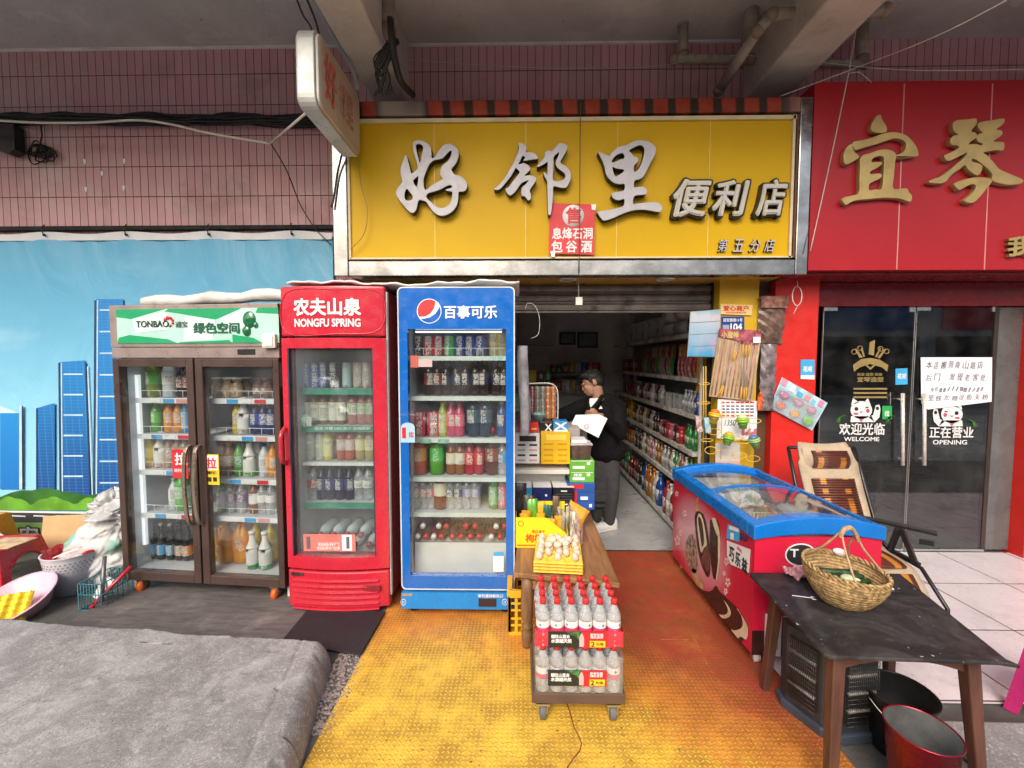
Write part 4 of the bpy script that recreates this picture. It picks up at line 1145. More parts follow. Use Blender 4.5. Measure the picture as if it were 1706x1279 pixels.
def curved_text(body, m, par, fr, px0, px1, py0, py1, bold):
    a, b = fr.l(px0, py1, -.03), fr.l(px1, py0, -.03)
    o = text(body, m, par, ((a.x + b.x) / 2, 0, (a.z + b.z) / 2), b.x - a.x, b.z - a.z, bold=bold, ext=.01)
    cx = (a.x + b.x) / 2
    for v in o.data.vertices: v.co.y += bow(v.co.x + cx) - .004
    return o
curved_text('农夫山泉', PWHITE, FB, B, 489, 600, 497, 525, .05)
curved_text('NONGFU SPRING', PWHITE, FB, B, 490, 600, 531, 544, .045)
fm = MB()
c = [B.l(a, b, -.03) for a, b in ((473, 487), (560, 482), (631, 487), (631, 548), (560, 556), (473, 553))]
fm.tube([(p.x, bow(p.x) - .001, p.z) for p in smooth(c, 4)], .0035, 6, closed=True)
fm.obj('header_rim', pm('red_enamel'), FB)
TEAL = pm('teal_strip', (.03, .28, .18), .4, var=.2, vs=20)
for i, (py, sm_) in enumerate(((652, TEAL), (714, TEAL), (775, SHELFW), (842, TEAL))):
    z = zB(555, py - 5, .12)
    s = shelf(FB, .05, w - .05, z, .12, .54, strip=sm_, fence=False, sh=.04 if sm_ is TEAL else .022)
    if i == 1:
        ftext('低温 冷藏 NFC果汁 好喝新鲜', PWHITE, s, B, 524, 617, 711, 716, y=.1155)
        c = B.l(510, 701, .105)
        MB().cyl(c, c + Vector((0, -.003, 0)), .042, n=24).obj('price_badge', pm('pale_green_badge', (.3, .6, .42), .5), s)
        ftext('冷藏', PWHITE, s, B, 501, 519, 694, 710, y=.1)
    it = [[('tall', [497, 509], 620, (.2, .35, .55), WHT, WHT, 'pale blue tall can', 'can'), ('tall', [524, 539], 620, (.02, .12, .5), WHT, WHT, 'blue and white tall can', 'can'), ('tall', [556], 620, (.03, .03, .05), WHT, WHT, 'black tall can', 'can'), ('tall', [578], 620, (.4, .6, .65), WHT, WHT, 'pale teal tall can', 'can'), ('tall', [596, 611], 620, (.55, .4, .35), WHT, WHT, 'silver and pink tall can', 'can')],
          [('slim', [510, 525, 540, 556, 569], 690, (.25, .12, .02), (.72, .7, .55), (.02, .28, .1), 'juice bottle with cream label and green cap', 'bottle'), ('pet', [588, 604, 618], 690, (.5, .18, .16), (.35, .5, .25), (.6, .4, .4), 'pinkish fruit drink bottle', 'bottle')],
          [('slim', [518, 534], 750, MILK, (.6, .62, .5), WHT, 'pale milk drink bottle', 'bottle'), ('slim', [547], 750, YLW, (.75, .7, .2), YLW, 'yellow juice bottle', 'bottle'), ('pet', [570, 584], 750, (.6, .15, .1), (.7, .5, .45), WHT, 'pink peach drink bottle', 'bottle'), ('pet', [601, 617], 750, (.55, .45, .2), (.75, .65, .3), WHT, 'lemon drink bottle', 'bottle')],
          [('clear', [511, 523], 815, CLR, REDL, REDL, 'water bottle with red label', 'bottle'), ('pet', [537, 551, 567, 583], 815, (.02, .02, .08), (.03, .05, .2), NAVY, 'dark blue bottle', 'bottle'), ('clear', [599, 614], 815, CLR, WHT, (.1, .3, .2), 'clear bottle with pale label', 'bottle')]][i]
    row(B, z, it, .2, f'on the {("top", "second", "third", "fourth")[i]} shelf of the red fridge', second=True)
zq_ = zB(555, 918, .12)
MB().box((.05, .12, zq_ - .012), (w - .05, .56, zq_)).obj('shelf', LINER, FB)
for i in range(9):
    x = .1 + (i % 5) * .092 + (i // 5) * .04
    place('lying', B.w(x, .38, zq_ + .001 + .066 * (i // 5)), CLR, WHT, REDL, 'water bottle lying with its red cap forward in the red fridge', 'bottle', 'water bottles lying at the bottom of the red fridge')
st = sticker(dB, B, 506, 592, 890, 918, pm('pale_red_sticker', (.6, .18, .15), .5), y=-.022, nm='sticker')
sticker(dB, B, 570, 586, 891, 917, PAPER, y=-.0245)
ftext('扫码开门', PWHITE, dB, B, 530, 565, 904, 910, y=-.024)
ftext('先扫码再开门取货', PWHITE, dB, B, 528, 566, 911, 916, y=-.024)
for pxx in (511, 577): sticker(dB, B, pxx, pxx + 5, 894, 914, INKG, y=-.0252)
lamp(FB, (.08, .1, 1.68), (w - .08, .12, 1.69), .7)  # added glow strip at the top to brighten the interior

# ---------------------------------------------------------------- blue fridge
yU = 2.57
pL, pR = U(666, 740, yU), U(857, 740, yU)
C = Frame((pL.x, yU, 0), 0)
w = pR.x - pL.x
zC = lambda px, py, y=0.: C.l(px, py, y).z
FC = thing('blue_fridge', 'tall blue cola fridge with a single glass door and round emblem', 'fridge', C.loc)
zt, zd0, zk = zC(760, 478), zC(760, 982), zC(760, 986)
cabinet(FC, w, .66, .06, zt - .01, .045, pm('white_cabinet', (.6, .62, .64), .35), y0=.06)
gx0, gx1, gz0, gz1 = C.l(681, 750).x, C.l(843, 750).x, zC(760, 960), zC(760, 548)
def rrect(x0, x1, za, zb_, r, k=5):
    out = []
    for cx, cz, a0 in ((x1 - r, zb_ - r, 0), (x0 + r, zb_ - r, 90), (x0 + r, za + r, 180), (x1 - r, za + r, 270)):
        for i in range(k + 1):
            a = R(a0 + 90 * i / k); out.append((cx + r * math.cos(a), cz + r * math.sin(a)))
    return out
ol = lambda loops, name, m, par, d, y: outline(loops, name, [m], par, d, y, 0, 1)
def shifted(o, fr):  # outlines are built in world axes under an unrotated parent
    return o
sh_ = lambda loop: [(x + C.loc.x, z) for x, z in loop]
dC = ol([sh_(rrect(0, w, zd0, zt, .03)), sh_(rrect(gx0, gx1, gz0, gz1, .006))], 'door', BLUE, FC, .05, yU)
ol([sh_(rrect(-.002, w + .002, zd0 - .002, zt + .002, .031)), sh_(rrect(.005, w - .005, zd0 + .005, zt - .005, .026))], 'door_edge', pm('pale_edge', (.6, .64, .68), .4), FC, .012, yU - .002)
gl = MB().box((gx0 + .001, .02, gz0 + .001), (gx1 - .001, .025, gz1 - .001)).obj('pane', M_GLASS, dC)
bp = ol([sh_(rrect(-.005, w + .005, .05, zk - .004, .012))], 'base_panel', BLUEL, FC, .05, yU)
p = C.l(812, 1003)
MB().box((p.x - .055, -.008, p.z - .025), (p.x + .055, -.001, p.z + .025)).obj('display', pm('dark_display', (.03, .015, .02), .25), bp, bev=.002)
p = C.l(820, 994)
ftext('请勿遮挡散热口', PWHITE, bp, C, 796, 838, 990, 995, y=-.003)
for pxx in (672, 841):
    c = C.l(pxx, 1003, -.002)
    MB().tube([c + Vector((.016 * math.cos(i * .5236), 0, .02 * math.sin(i * .5236))) for i in range(12)], .0018, 5, closed=True).box((c.x - .006, -.004, c.z - .009), (c.x - .003, -.002, c.z + .009)).box((c.x + .003, -.004, c.z - .009), (c.x + .006, -.002, c.z + .009)).obj('round_mark', PWHITE, bp)
MB().box((.0, -.003, zC(700, 990) - .01), (.065, -.001, zC(700, 990) + .006)).obj('badge', CHROME, bp)
for x in (.06, w - .06):
    for yy in (.08, .6): MB().cyl((x, yy, 0), (x, yy, .055), .028, .02).obj('foot', BLACK, FC)
# round emblem
c = C.l(715, 518, -.002); rr = (C.l(736, 518).x - C.l(695, 518).x) / 2
def disc_arc(pts, m, nm, y): return MB().prism([(c.x + rr * a, y, c.z + rr * b) for a, b in pts], (0, .0012, 0)).obj(nm, m, dC, None)
circ = [(math.cos(R(a)), math.sin(R(a))) for a in range(0, 360, 10)]
emb = thing
E0 = MB().prism([(c.x + rr * a, -.0022, c.z + rr * b) for a, b in circ], (0, .001, 0)).obj('emblem', PWHITE, dC)
E0.location = (0, 0, 0)
top = [(.93 * math.cos(R(a)), .93 * math.sin(R(a))) for a in range(55, 216, 7)]
MB().prism([(c.x + rr * a, -.0034, c.z + rr * b) for a, b in top + [(-.3, -.42), (.1, -.18), (.38, .2)]], (0, .001, 0)).obj('emblem_red', PRED, E0)
bot = [(.93 * math.cos(R(a)), .93 * math.sin(R(a))) for a in range(222, 386, 7)]
MB().prism([(c.x + rr * a, -.0034, c.z + rr * b) for a, b in bot + [(.78, .2), (.5, -.22), (.05, -.5), (-.35, -.6)]], (0, .001, 0)).obj('emblem_blue', BLUE, E0)
for o_ in dC.children: pass
ftext('百事可乐', PWHITE, dC, C, 740, 828, 509, 530, y=-.003, bold=.035)
# (the door is drawn in the fridge's own axes)
lamp(FC, (.08, .1, zC(760, 552)), (w - .08, .12, zC(760, 552) + .01), 1.2)  # added glow strip at the top to brighten the interior
pys = (597, 664, 734, 799, 858)
for i, py in enumerate(pys):
    z = zC(760, py - 4, .1)
    s = shelf(FC, .05, w - .05, z, .1, .58, fence=(i == 0), sh=.028, strip=pm('pale_green_strip', (.62, .72, .68), .35, var=.06))
    if i == 2:
        for q, px in enumerate((700, 730)): tags(s, .1, z, [C.l(px, py, .1).x], [(.3, .6, .4)], w=.07)
    it = [[('can', [699], 578, BLK3, BLK3, WHT, 'black can', 'can'), ('can', [714, 731], 578, (.6, .03, .04), REDL, WHT, 'red can', 'can'), ('can', [749], 578, (.02, .4, .08), GRN, WHT, 'green can', 'can'), ('can', [767, 784, 801], 578, (.02, .05, .3), NAVY, WHT, 'blue can with red and white swirl', 'can'), ('pet', [824, 836], 578, (.6, .55, .3), YLW, WHT, 'pale yellow bottle', 'bottle')],
          [('pet', [744, 760, 776, 792, 807, 826, 840], 640, COLA, (.02, .02, .05), BLK3, 'black cola bottle with round red white emblem', 'bottle'), ('pet', [715, 729], 640, COLA, (.25, .03, .03), REDL, 'black cola bottle with red label', 'bottle')],
          [('carton', [700, 723], 710, (.4, .02, .05), REDL, REDL, 'dark red drink carton', 'carton'), ('slim', [738], 710, (.45, .55, .05), (.5, .6, .1), YLW, 'yellow green bottle', 'bottle'), ('pet', [752, 766], 710, (.65, .08, .16), (.7, .15, .2), PNK, 'pink red bottle', 'bottle'), ('big', [789, 809], 710, (.02, .05, .09), (.05, .1, .15), (.1, .3, .05), 'dark blue bottle with white lettering', 'bottle'), ('pet', [836], 710, (.05, .1, .3), NAVY, (.6, .6, .6), 'blue and silver bottle', 'bottle')],
          [('big', [700], 770, (.55, .1, .04), (.65, .3, .1), YLW, 'red bottle with orange label and yellow cap', 'bottle'), ('big', [728], 770, GRN, (.05, .5, .06), GRN, 'bright green tea bottle', 'bottle'), ('pet', [752, 767], 770, AMB, (.7, .68, .5), AMB, 'amber tea bottle with white label', 'bottle'), ('pet', [783, 798], 770, (.5, .02, .04), (.6, .04, .03), REDL, 'red herbal tea bottle', 'bottle'), ('big', [820], 770, (.14, .03, .02), (.3, .08, .05), REDL, 'dark brown tea bottle', 'bottle'), ('clear', [837], 770, CLR, CYAN, WHT, 'clear water bottle', 'bottle')],
          [('clear', [693, 706, 719], 830, CLR, (.5, .1, .12), WHT, 'clear ribbed water bottle', 'bottle'), ('big', [734], 830, AMB, (.7, .68, .5), WHT, 'tea bottle with cream label', 'bottle'), ('clear', [751, 764], 830, (.2, .2, .22), INK and (.1, .1, .12), WHT, 'clear bottle with grey label', 'bottle'), ('clear', [778, 792], 830, PURP, (.3, .25, .6), WHT, 'water bottle with violet label', 'bottle'), ('slim', [822], 830, GRN, (.1, .45, .15), GRN, 'green juice bottle', 'bottle'), ('slim', [837], 830, (.6, .3, .2), PNK, PNK, 'pink juice bottle', 'bottle')]][i]
    row(C, z, it, .19, f'on the {("top", "second", "third", "fourth", "fifth")[i]} shelf of the blue fridge', second=True)
zq = zC(760, 903, .12)
MB().box((.055, .12, zq - .01), (w - .055, .58, zq)).box((.055, .115, .145), (w - .055, .13, zq)).obj('shelf', pm('white_bin', (.68, .71, .7), .4, var=.05), FC)
for i, px in enumerate((701, 714, 727, 739, 757, 771, 786, 800, 820, 834)):
    x = C.l(px, 890, .2).x
    cp = WHT if i in (0, 2, 8) else REDL
    lb = 'cola bottle lying with its %s cap forward at the bottom of the blue fridge' % ('white' if cp is WHT else 'red')
    place('lying', C.w(x, .36, zq + .002), (.2, .05, .05), WHT, cp, lb, 'bottle', lb)
    if i % 3 != 1: place('lying', C.w(x + .03, .38, zq + .064), (.2, .05, .05), WHT, cp, lb, 'bottle', lb)
MB().box((.055, .1, .115), (w - .055, .118, .15)).obj('vent_strip', SHELFW, FC)
sticker(dC, C, 668, 691, 712, 737, pm('sky_sticker', (.4, .62, .78), .5), y=-.0025)
c2 = C.l(679.5, 712, -.0022)
MB().prism([(c2.x + .0425 * math.cos(R(a)), -.0024, c2.z + .03 * math.sin(R(a))) for a in range(0, 181, 15)], (0, .0014, 0)).obj('sticker', pm('sky_sticker'), dC)
ftext('拉', PRED, dC, C, 681, 689, 719, 728, y=-.0045, bold=.02)
sticker(dC, C, 670, 676, 712, 730, PRED, y=-.004)
ftext('环保', pm('teal_ink', (.1, .4, .38), .5), dC, C, 820, 838, 592, 600, y=.0165)
ftext('节能', INK, dC, C, 820, 838, 603, 611, y=.0165)
sticker(dC, C, 822, 839, 923, 952, PAPER, y=.017)
sticker(dC, C, 822, 839, 920, 926, PSKY, y=.0155)
sticker(dC, C, 684, 697, 592, 612, pm('faded_red', (.45, .1, .08), .5), y=.017)
ftext('冰红茶', PWHITE, dC, C, 686, 695, 594, 610, y=.0155) if False else None
sticker(dC, C, 697, 720, 598, 611, pm('pale_pink', (.6, .42, .42), .5), y=.0175)
# ---------------------------------------------------------------- small boxes used in many places
def carton(a, b, name, label, cat_, mat, group=None, rz=0., bev=.003, color=None):
    """a cardboard box from corner a to corner b, origin at its base"""
    o_ = Vector(((a[0] + b[0]) / 2, (a[1] + b[1]) / 2, a[2]))
    o = MB().box(a, b).obj(name, mat, org=o_, bev=bev)
    if color: o.color = (*color, 1)
    if rz: o.rotation_euler = (0, 0, rz)
    return tag(o, label, cat_, group)
def on_front(o, dims, y, mat, name='printed_panel', t=.0015):
    """a printed piece on the front (-Y) of a box: dims = (x0, x1, z0, z1) from the box's base centre, y its front"""
    return MB().box((dims[0], y - t, dims[2]), (dims[1], y - .0003, dims[3])).obj(name, mat, o)

# ---------------------------------------------------------------- wooden bench
BT = thing('bench', 'long worn wooden bench carrying the egg trays and display boxes', 'bench', (.25, 2.65, 0))
zt = .44
q = [(-.03, 2.27), (.525, 2.17), (.545, 3.30), (.03, 3.40)]
MB().prism([(x, y, zt - .028) for x, y in q], (0, 0, .028)).obj('bench_top', WOOD, BT, bev=.004, world=True)
ap = MB()
for (x0, y0), (x1, y1) in ((( .05, 2.31), (.47, 2.24)), ((.47, 2.24), (.49, 3.25)), ((.05, 2.31), (.08, 3.3))):
    ap.bar((x0, y0, zt - .068), (x1, y1, zt - .068), .02, .075)
ap.obj('apron', WOOD, BT, world=True)
LEGP = [(.024, 0), (.024, .02), (.03, .05), (.032, .09), (.022, .105), (.03, .115), (.03, .13), (.022, .14), (.034, .17), (.036, .26), (.032, .33), (.03, zt - .03)]
for x, y in ((.045, 2.30), (.47, 2.22), (.49, 3.24), (.08, 3.3)):
    MB().lathe(LEGP, 14, c=(x, y, 0)).obj('leg', pm('bench_leg_wood', (.2, .105, .05), .55, var=.3, vs=6, st=(6, 6, 1), dirt=.2), BT, world=True)
# yellow plastic crate under the bench
CR = thing('crate', 'yellow plastic crate standing under the bench beside blue fridge', 'crate', (.06, 2.52, 0))
k = MB()
x0, x1, y0, y1, h = -.055, .3, 2.40, 2.75, .27
def wall(p, q, th=.012):
    k.bar((p[0], p[1], .01), (q[0], q[1], .01), .014, .02); k.bar((p[0], p[1], h - .02), (q[0], q[1], h - .02), .03, .04)
    n = 9
    for i in range(n + 1):
        x, y = p[0] + (q[0] - p[0]) * i / n, p[1] + (q[1] - p[1]) * i / n
        k.box((x - .009, y - .006, .02), (x + .009, y + .006, h - .04))
    for z in (.06, .1, .15, .19): k.bar((p[0], p[1], z), (q[0], q[1], z), .008, .012)
wall((x0, y0), (x1, y0)); wall((x0, y0), (x0, y1)); wall((x1, y0), (x1, y1)); wall((x0, y1), (x1, y1))
k.box((x0, y0, .0), (x1, y1, .008))
k.obj('basket', YPL, CR, world=True, bev=.002)

# ---------------------------------------------------------------- egg trays and eggs
def tray_mesh(nx=5, ny=6, p=.049):
    m = MB()
    def fn(a, b):
        x, y = (a - .5) * nx * p * 1.1, (b - .5) * ny * p * 1.06
        u, v = x / p, y / p
        z = .022 - .016 * math.cos(math.pi * 2 * (u + (.5 if nx % 2 == 0 else 0))) * .5 - .016 * math.cos(math.pi * 2 * (v + (.5 if ny % 2 == 0 else 0))) * .5
        e = max(abs(a - .5), abs(b - .5))
        if e > .475: z = .012
        return (x, y, z)
    m.grid(fn, nx * 8, ny * 8)
    return m
TRAYM = pm('yellow_tray_plastic', (.82, .5, .06), .45, var=.06)
tm = tray_mesh()
TX, TY, TR = .225, 2.40, R(-5)
sb = None
for i in range(4):
    z = zt + .001 + i * .017
    o = tm.obj('egg_tray', TRAYM) if sb is None else sb.copy()
    if sb is not None: SC.collection.objects.link(o)
    sb = o
    so = o.modifiers.get('Solidify') or o.modifiers.new('Solidify', 'SOLIDIFY')
    so.thickness = .0025
    o.location = (TX, TY, z); o.rotation_euler = (0, 0, TR)
    if i == 3: tag(o, 'yellow egg tray full of eggs, topmost of the stack on the bench', 'egg tray', 'stacked egg trays on the bench')
    else: tag(o, 'empty yellow egg tray stacked under the tray full of eggs', 'egg tray', 'stacked egg trays on the bench')
egg = MB().lathe([(.0001, 0), (.010, .0025), (.017, .009), (.0205, .019), (.02, .028), (.016, .039), (.009, .047), (.0001, .05)], 14)
EGGM = pm('egg_shell', r=.45, obj=True, var=.04)
e0 = None
Mz = Matrix.Rotation(TR, 3, 'Z')
for i in range(5):
    for j in range(6):
        if j == 0 and i in (1, 3): continue
        o = egg.obj('egg', EGGM) if e0 is None else e0.copy()
        if e0 is not None: SC.collection.objects.link(o)
        e0 = o
        v = Mz @ Vector(((i - 2) * .049, (j - 2.5) * .049, 0))
        o.location = (TX + v.x, TY + v.y, zt + .0655)
        o.rotation_euler = (random.uniform(-.25, .25), random.uniform(-.25, .25), 0)
        k_ = random.uniform(.85, 1.05)
        o.color = (.74 * k_, .56 * k_ * random.uniform(.95, 1.1), .44 * k_, 1)
        tag(o, 'pale brown egg sitting in the top yellow egg tray', 'egg', 'eggs in the top tray')
for i in range(7):
    o = e0.copy(); SC.collection.objects.link(o)
    v = Mz @ Vector((((i % 3) - 1) * .049 + .0245 * (i // 3 - 1), (i // 3) * .045 - .02, 0))
    o.location = (TX + v.x, TY + v.y, zt + .105); o.rotation_euler = (1.2, random.uniform(-.5, .5), random.uniform(0, 3))
    o.color = (.75, .58 + .04 * (i % 2), .46, 1)
    tag(o, 'pale brown egg lying heaped on the eggs of the top tray', 'egg', 'eggs heaped on the top tray')

# ---------------------------------------------------------------- yellow carton with pouches on the bench
zt_ = zt + .001
YB = thing('display_box', 'bright yellow open display carton with red lettering on the bench', 'carton', (.1, 2.62, zt_))
a, b = U(859, 905, 2.58).x, U(925, 905, 2.58).x
za = U(880, 862, 2.58).z
yb = MB()
yb.prism([(a, 2.58, zt_), (b + .08, 2.58, zt_), (b + .08, 2.58, zt_ + .08), (b - .03, 2.58, za - .02), (b - .06, 2.58, za), (a, 2.58, za)], (0, .004, 0))
yb.box((a, 2.585, zt_), (a + .004, 2.8, za + .0)).box((a, 2.8, zt_), (b + .08, 2.804, za + .03)).box((b + .076, 2.585, zt_), (b + .08, 2.8, zt_ + .1)).box((a, 2.585, zt_), (b + .08, 2.8, zt_ + .003))
yb.obj('carton', YEL, YB, world=True)
ptext('枸杞', pm('orange_red_ink', (.7, .12, .02), .5), YB, 876, 904, 890, 903, 2.579, .06)
ptext('精品果干', pm('orange_red_ink'), YB, 886, 908, 883, 888, 2.579, .02)
c_ = U(868, 872, 2.579)
MB().tube([c_ + Vector((.016 * math.cos(i * .5), 0, .016 * math.sin(i * .5))) for i in range(12)], .0015, 5, closed=True).obj('emblem', INK, YB, world=True)
MB().box((a + .01, 2.5785, zt_ + .012), (b + .05, 2.5799, zt_ + .02)).obj('print_line', pm('orange_red_ink'), YB, world=True)
def pouch(x, y, z, w, h, d, col, label, lean=0., tilt=0., grp=None, top=None, jag=False):
    m = MB()
    def fn(i, j, s=1):
        u = i * 2 - 1
        th = d / 2 * math.sqrt(max(0, 1 - u ** 4)) * (math.sin(math.pi * min(.98, j * .95 + .03)) ** .5)
        return (u * w / 2 * (1 - .06 * math.sin(math.pi * j)), s * th + .004 * math.sin(9 * u + 7 * j), j * h)
    m.grid(lambda i, j: fn(i, j, -1), 8, 10).grid(lambda i, j: fn(i, j, 1), 8, 10, flip=True)
    o = m.obj('snack_pouch', pm('glossy_pouch', r=.3, obj=True, var=.12, vs=12, coat=.5))
    o.location = (x, y, z); o.rotation_euler = (lean, tilt, random.uniform(-.15, .15)); o.color = (*col, 1)
    tag(o, label, 'pouch', grp)
    return o
pouch(.0, 2.72, zt + .03, .1, .33, .05, (.02, .016, .016), 'black pouch standing tall behind the yellow carton', -.05)
pouch(.045, 2.70, zt + .02, .08, .27, .05, (.05, .035, .03), 'dark brown pouch between black pouch and orange pouch', -.05, .08)
pouch(.095, 2.68, zt + .02, .075, .25, .05, (.12, .42, .02), 'bright green topped pouch in the yellow carton', -.1, -.05)
pouch(.075, 2.63, zt + .01, .06, .2, .04, (.75, .38, .01), 'orange yellow pouch leaning left in the yellow carton', .05, -.22)
pouch(.125, 2.62, zt + .01, .055, .2, .04, (.8, .42, .01), 'orange yellow upright pouch in front of the green one', .05, .05)
pouch(.165, 2.66, zt + .02, .06, .22, .04, (.01, .1, .07), 'dark teal pouch right of the green pouch', -.05, .1)
pouch(.195, 2.63, zt + .01, .06, .16, .04, (.8, .4, .01), 'short orange pouch at the right end of the yellow carton', .02, .06)
pouch(.235, 2.74, zt + .02, .045, .25, .035, (.16, .1, .06), 'slim brown pouch with a twisted top beside the teal pouch', -.1, .03)
pouch(.03, 2.66, zt + .01, .07, .2, .04, (.7, .33, .02), 'amber pouch leaning right in the yellow carton', .02, .1)
pouch(.15, 2.70, zt + .01, .07, .235, .04, (.78, .45, .02), 'tall golden pouch behind the short orange ones', -.05, -.06)
pouch(.27, 2.66, zt + .01, .06, .17, .035, (.72, .36, .03), 'small golden pouch beside the thin striped packets', .03, -.1)
hb = MB()
random.seed(3)
for i in range(46):
    x, y = .3 + random.uniform(-.07, .09), 2.68 + random.uniform(-.09, .1)
    p = Vector((x, y, zt + .01)); q_ = p + Vector((random.uniform(-.05, .02), random.uniform(-.03, .04), random.uniform(.12, .2)))
    hb.obox((p + q_) / 2, (.02, .003, (q_ - p).length), (q_ - p).to_track_quat('Z', 'Y').to_matrix() @ Matrix.Rotation(random.uniform(-1, 1), 3, 'Z'), random.randrange(3))
o = hb.obj('seed_packets', [pm('packet_olive', (.3, .27, .16), .5, var=.5, vs=30), pm('packet_pink', (.5, .33, .3), .5, var=.4, vs=30), pm('packet_pale', (.55, .52, .42), .5, var=.4, vs=30)], org=(.3, 2.68, zt))
tag(o, 'bundle of thin striped packets standing loose behind the egg trays', 'packets')
pouch(.335, 2.82, zt + .02, .15, .18, .05, (.75, .4, .04), 'orange yellow pouch lying behind the thin striped packets', -.5, .5)

# ---------------------------------------------------------------- stacked cigarette cartons and boxes at the far end of the bench
yc = 3.06
def ubox(px0, px1, py0, py1, y, depth, name, label, mat, color=None, cat_='box', group=None):
    a, b = U(px0, py1, y), U(px1, py0, y)
    return carton((a.x, y, a.z), (b.x, y + depth, b.z), name, label, cat_, mat, group, color=color), (b.x - a.x, b.z - a.z)
bx, (w_, h_) = ubox(945, 991, 805, 849, 3.09, .2, 'carton', 'blue carton with white and red print, right end of the bench', pm('carton_blue', (.02, .09, .36), .4))
bx.location.z += 0
on_front(bx, (-w_ * .5, -w_ * .15, h_ * .0, h_ * .72), -.1, PRED); on_front(bx, (-w_ * .4, w_ * .1, h_ * .8, h_ * .95), -.1, PRED)
on_front(bx, (-w_ * .02, w_ * .25, h_ * .38, h_ * .5), -.1, PWHITE); on_front(bx, (w_ * .3, w_ * .4, h_ * .1, h_ * .22), -.1, PWHITE)
MB().box((-w_ / 2, -.1012, h_ * .333), (w_ / 2, -.1, h_ * .345)).box((-w_ / 2, -.1012, h_ * .666), (w_ / 2, -.1, h_ * .68)).obj('carton_edge', pm('carton_navy', (.012, .02, .12), .4), bx)
zb0 = U(900, 849, yc).z
for px0, px1, col, lb, txt in ((888, 919, 'carton_navy', 'navy blue carton with white top, second box from the left in the row', None), (921, 957, 'carton_black', 'black carton with small white print beside the navy carton', 1), (861, 886, 'carton_sky', 'white and light blue carton, leftmost of the row on the bench', None)):
    m = pm(col, {'carton_navy': (.012, .02, .12), 'carton_black': (.012, .013, .02), 'carton_sky': (.02, .25, .6)}[col], .35)
    a, b = U(px0, 849, yc - .0), U(px1, 812, yc)
    o = tag(MB().box((a.x, yc, a.z), (b.x, yc + .17, b.z)).obj('carton', m, org=((a.x + b.x) / 2, yc + .085, a.z), bev=.003), lb, 'carton')
    MB().box((-(b.x - a.x) / 2 + .001, -.084, b.z - a.z + .0005), ((b.x - a.x) / 2 - .001, .084, b.z - a.z + .003)).obj('carton_lid', PWHITE, o)
    if txt:
        on_front(o, (-.05, .05, .005, .02), -.085, INKG); on_front(o, (-.06, .03, .035, .045), -.085, PWHITE)
        for q_ in range(4): on_front(o, (-.065, .065, .055 + q_ * .02, .058 + q_ * .02), -.085, INKG)
        on_front(o, (-.02, .025, .135, .143), -.085, PWHITE)
    else:
        on_front(o, (.02, .035, .1, .115), -.085, PWHITE)
rk = thing('counter_shelf', 'white shelf board holding the white and yellow display boxes', 'shelf', (.1, 3.2, U(900, 795, 3.1).z))
za_ = U(900, 783, 3.1).z
MB().box((U(858, 780, 3.1).x, 3.1, za_ - .03), (U(949, 780, 3.1).x, 3.4, za_)).obj('board', OFFW, rk, world=True, bev=.003)
MB().box((U(858, 780, 3.1).x, 3.24, zt), (U(945, 780, 3.1).x, 3.4, za_ - .031)).obj('upright', OFFW, rk, world=True)
def dispbox(px0, px1, py0, py1, y, mat, label, slot, hd_):
    a, b = U(px0, py1, y), U(px1, py0, y)
    o = tag(MB().box((a.x, y, a.z), (b.x, y + .16, b.z)).obj('display_box', mat, org=((a.x + b.x) / 2, y + .08, a.z), bev=.004), label, 'display box')
    w, h = b.x - a.x, b.z - a.z
    for r_ in range(4):
        for c_ in (0, 1):
            cx, cz = (-.24 + .48 * c_) * w, h * (.08 + .17 * r_)
            MB().box((cx - w * .16, -.0815, cz), (cx + w * .16, -.0802, cz + h * .06)).obj('slot', slot[(r_ * 2 + c_) % len(slot)], o)
    MB().box((-w * .32, -.082, h * .74), (w * .36, -.0802, h * .92)).obj('header_print', hd_, o)
    return o
dispbox(858, 899, 722, 772, 3.12, pm('display_white', (.7, .68, .66), .45), 'white display box with rows of oval cutouts on the counter', [pm('slot_grey', (.3, .4, .4), .5), pm('slot_pink', (.55, .3, .3), .5), INK, INK], INK)
dispbox(901, 950, 719, 773, 3.12, pm('display_yellow', (.75, .45, .01), .4), 'yellow display box with rows of oval cutouts on the counter', [pm('slot_yellow', (.55, .28, .01), .5)], pm('print_pale_yellow', (.85, .62, .1), .4))
zz = U(900, 720, 3.15).z
for i, (px0, px1, h, m, lb) in enumerate(((863, 880, .06, pm('packet_dark_red', (.4, .02, .03), .4), 'dark red cigarette carton on the white display box'), (882, 897, .068, PRED, 'bright red cigarette carton beside the dark red one'))):
    a = U(px0, 720, 3.15).x; b = U(px1, 720, 3.15).x
    o = carton((a, 3.15, zz), (b, 3.25, zz + h), 'cigarette_carton', lb, 'carton', m)
    on_front(o, (-.02, .02, .02, .032), -.05, PYEL)
a = U(899, 720, 3.15).x; b = U(923, 720, 3.15).x
o = carton((a, 3.16, zz), (b, 3.25, zz + .075), 'cigarette_carton', 'black carton marked with a white letter X', 'carton', pm('carton_black'))
text('X', PWHITE, o, (.012, -.0465, .036), .05, .05, bold=.03)
a = U(922, 720, 3.14).x; b = U(946, 720, 3.14).x
o = carton((a, 3.13, zz), (b, 3.26, zz + .085), 'cigarette_carton', 'blue and white carton with a shiny blue X', 'carton', pm('carton_sky'))
text('X', PWHITE, o, (0, -.0665, .05), .09, .05, bold=.04)
on_front(o, (-.052, .052, .0, .022), -.065, PWHITE)
gb0 = U(970, 804, 3.12).z
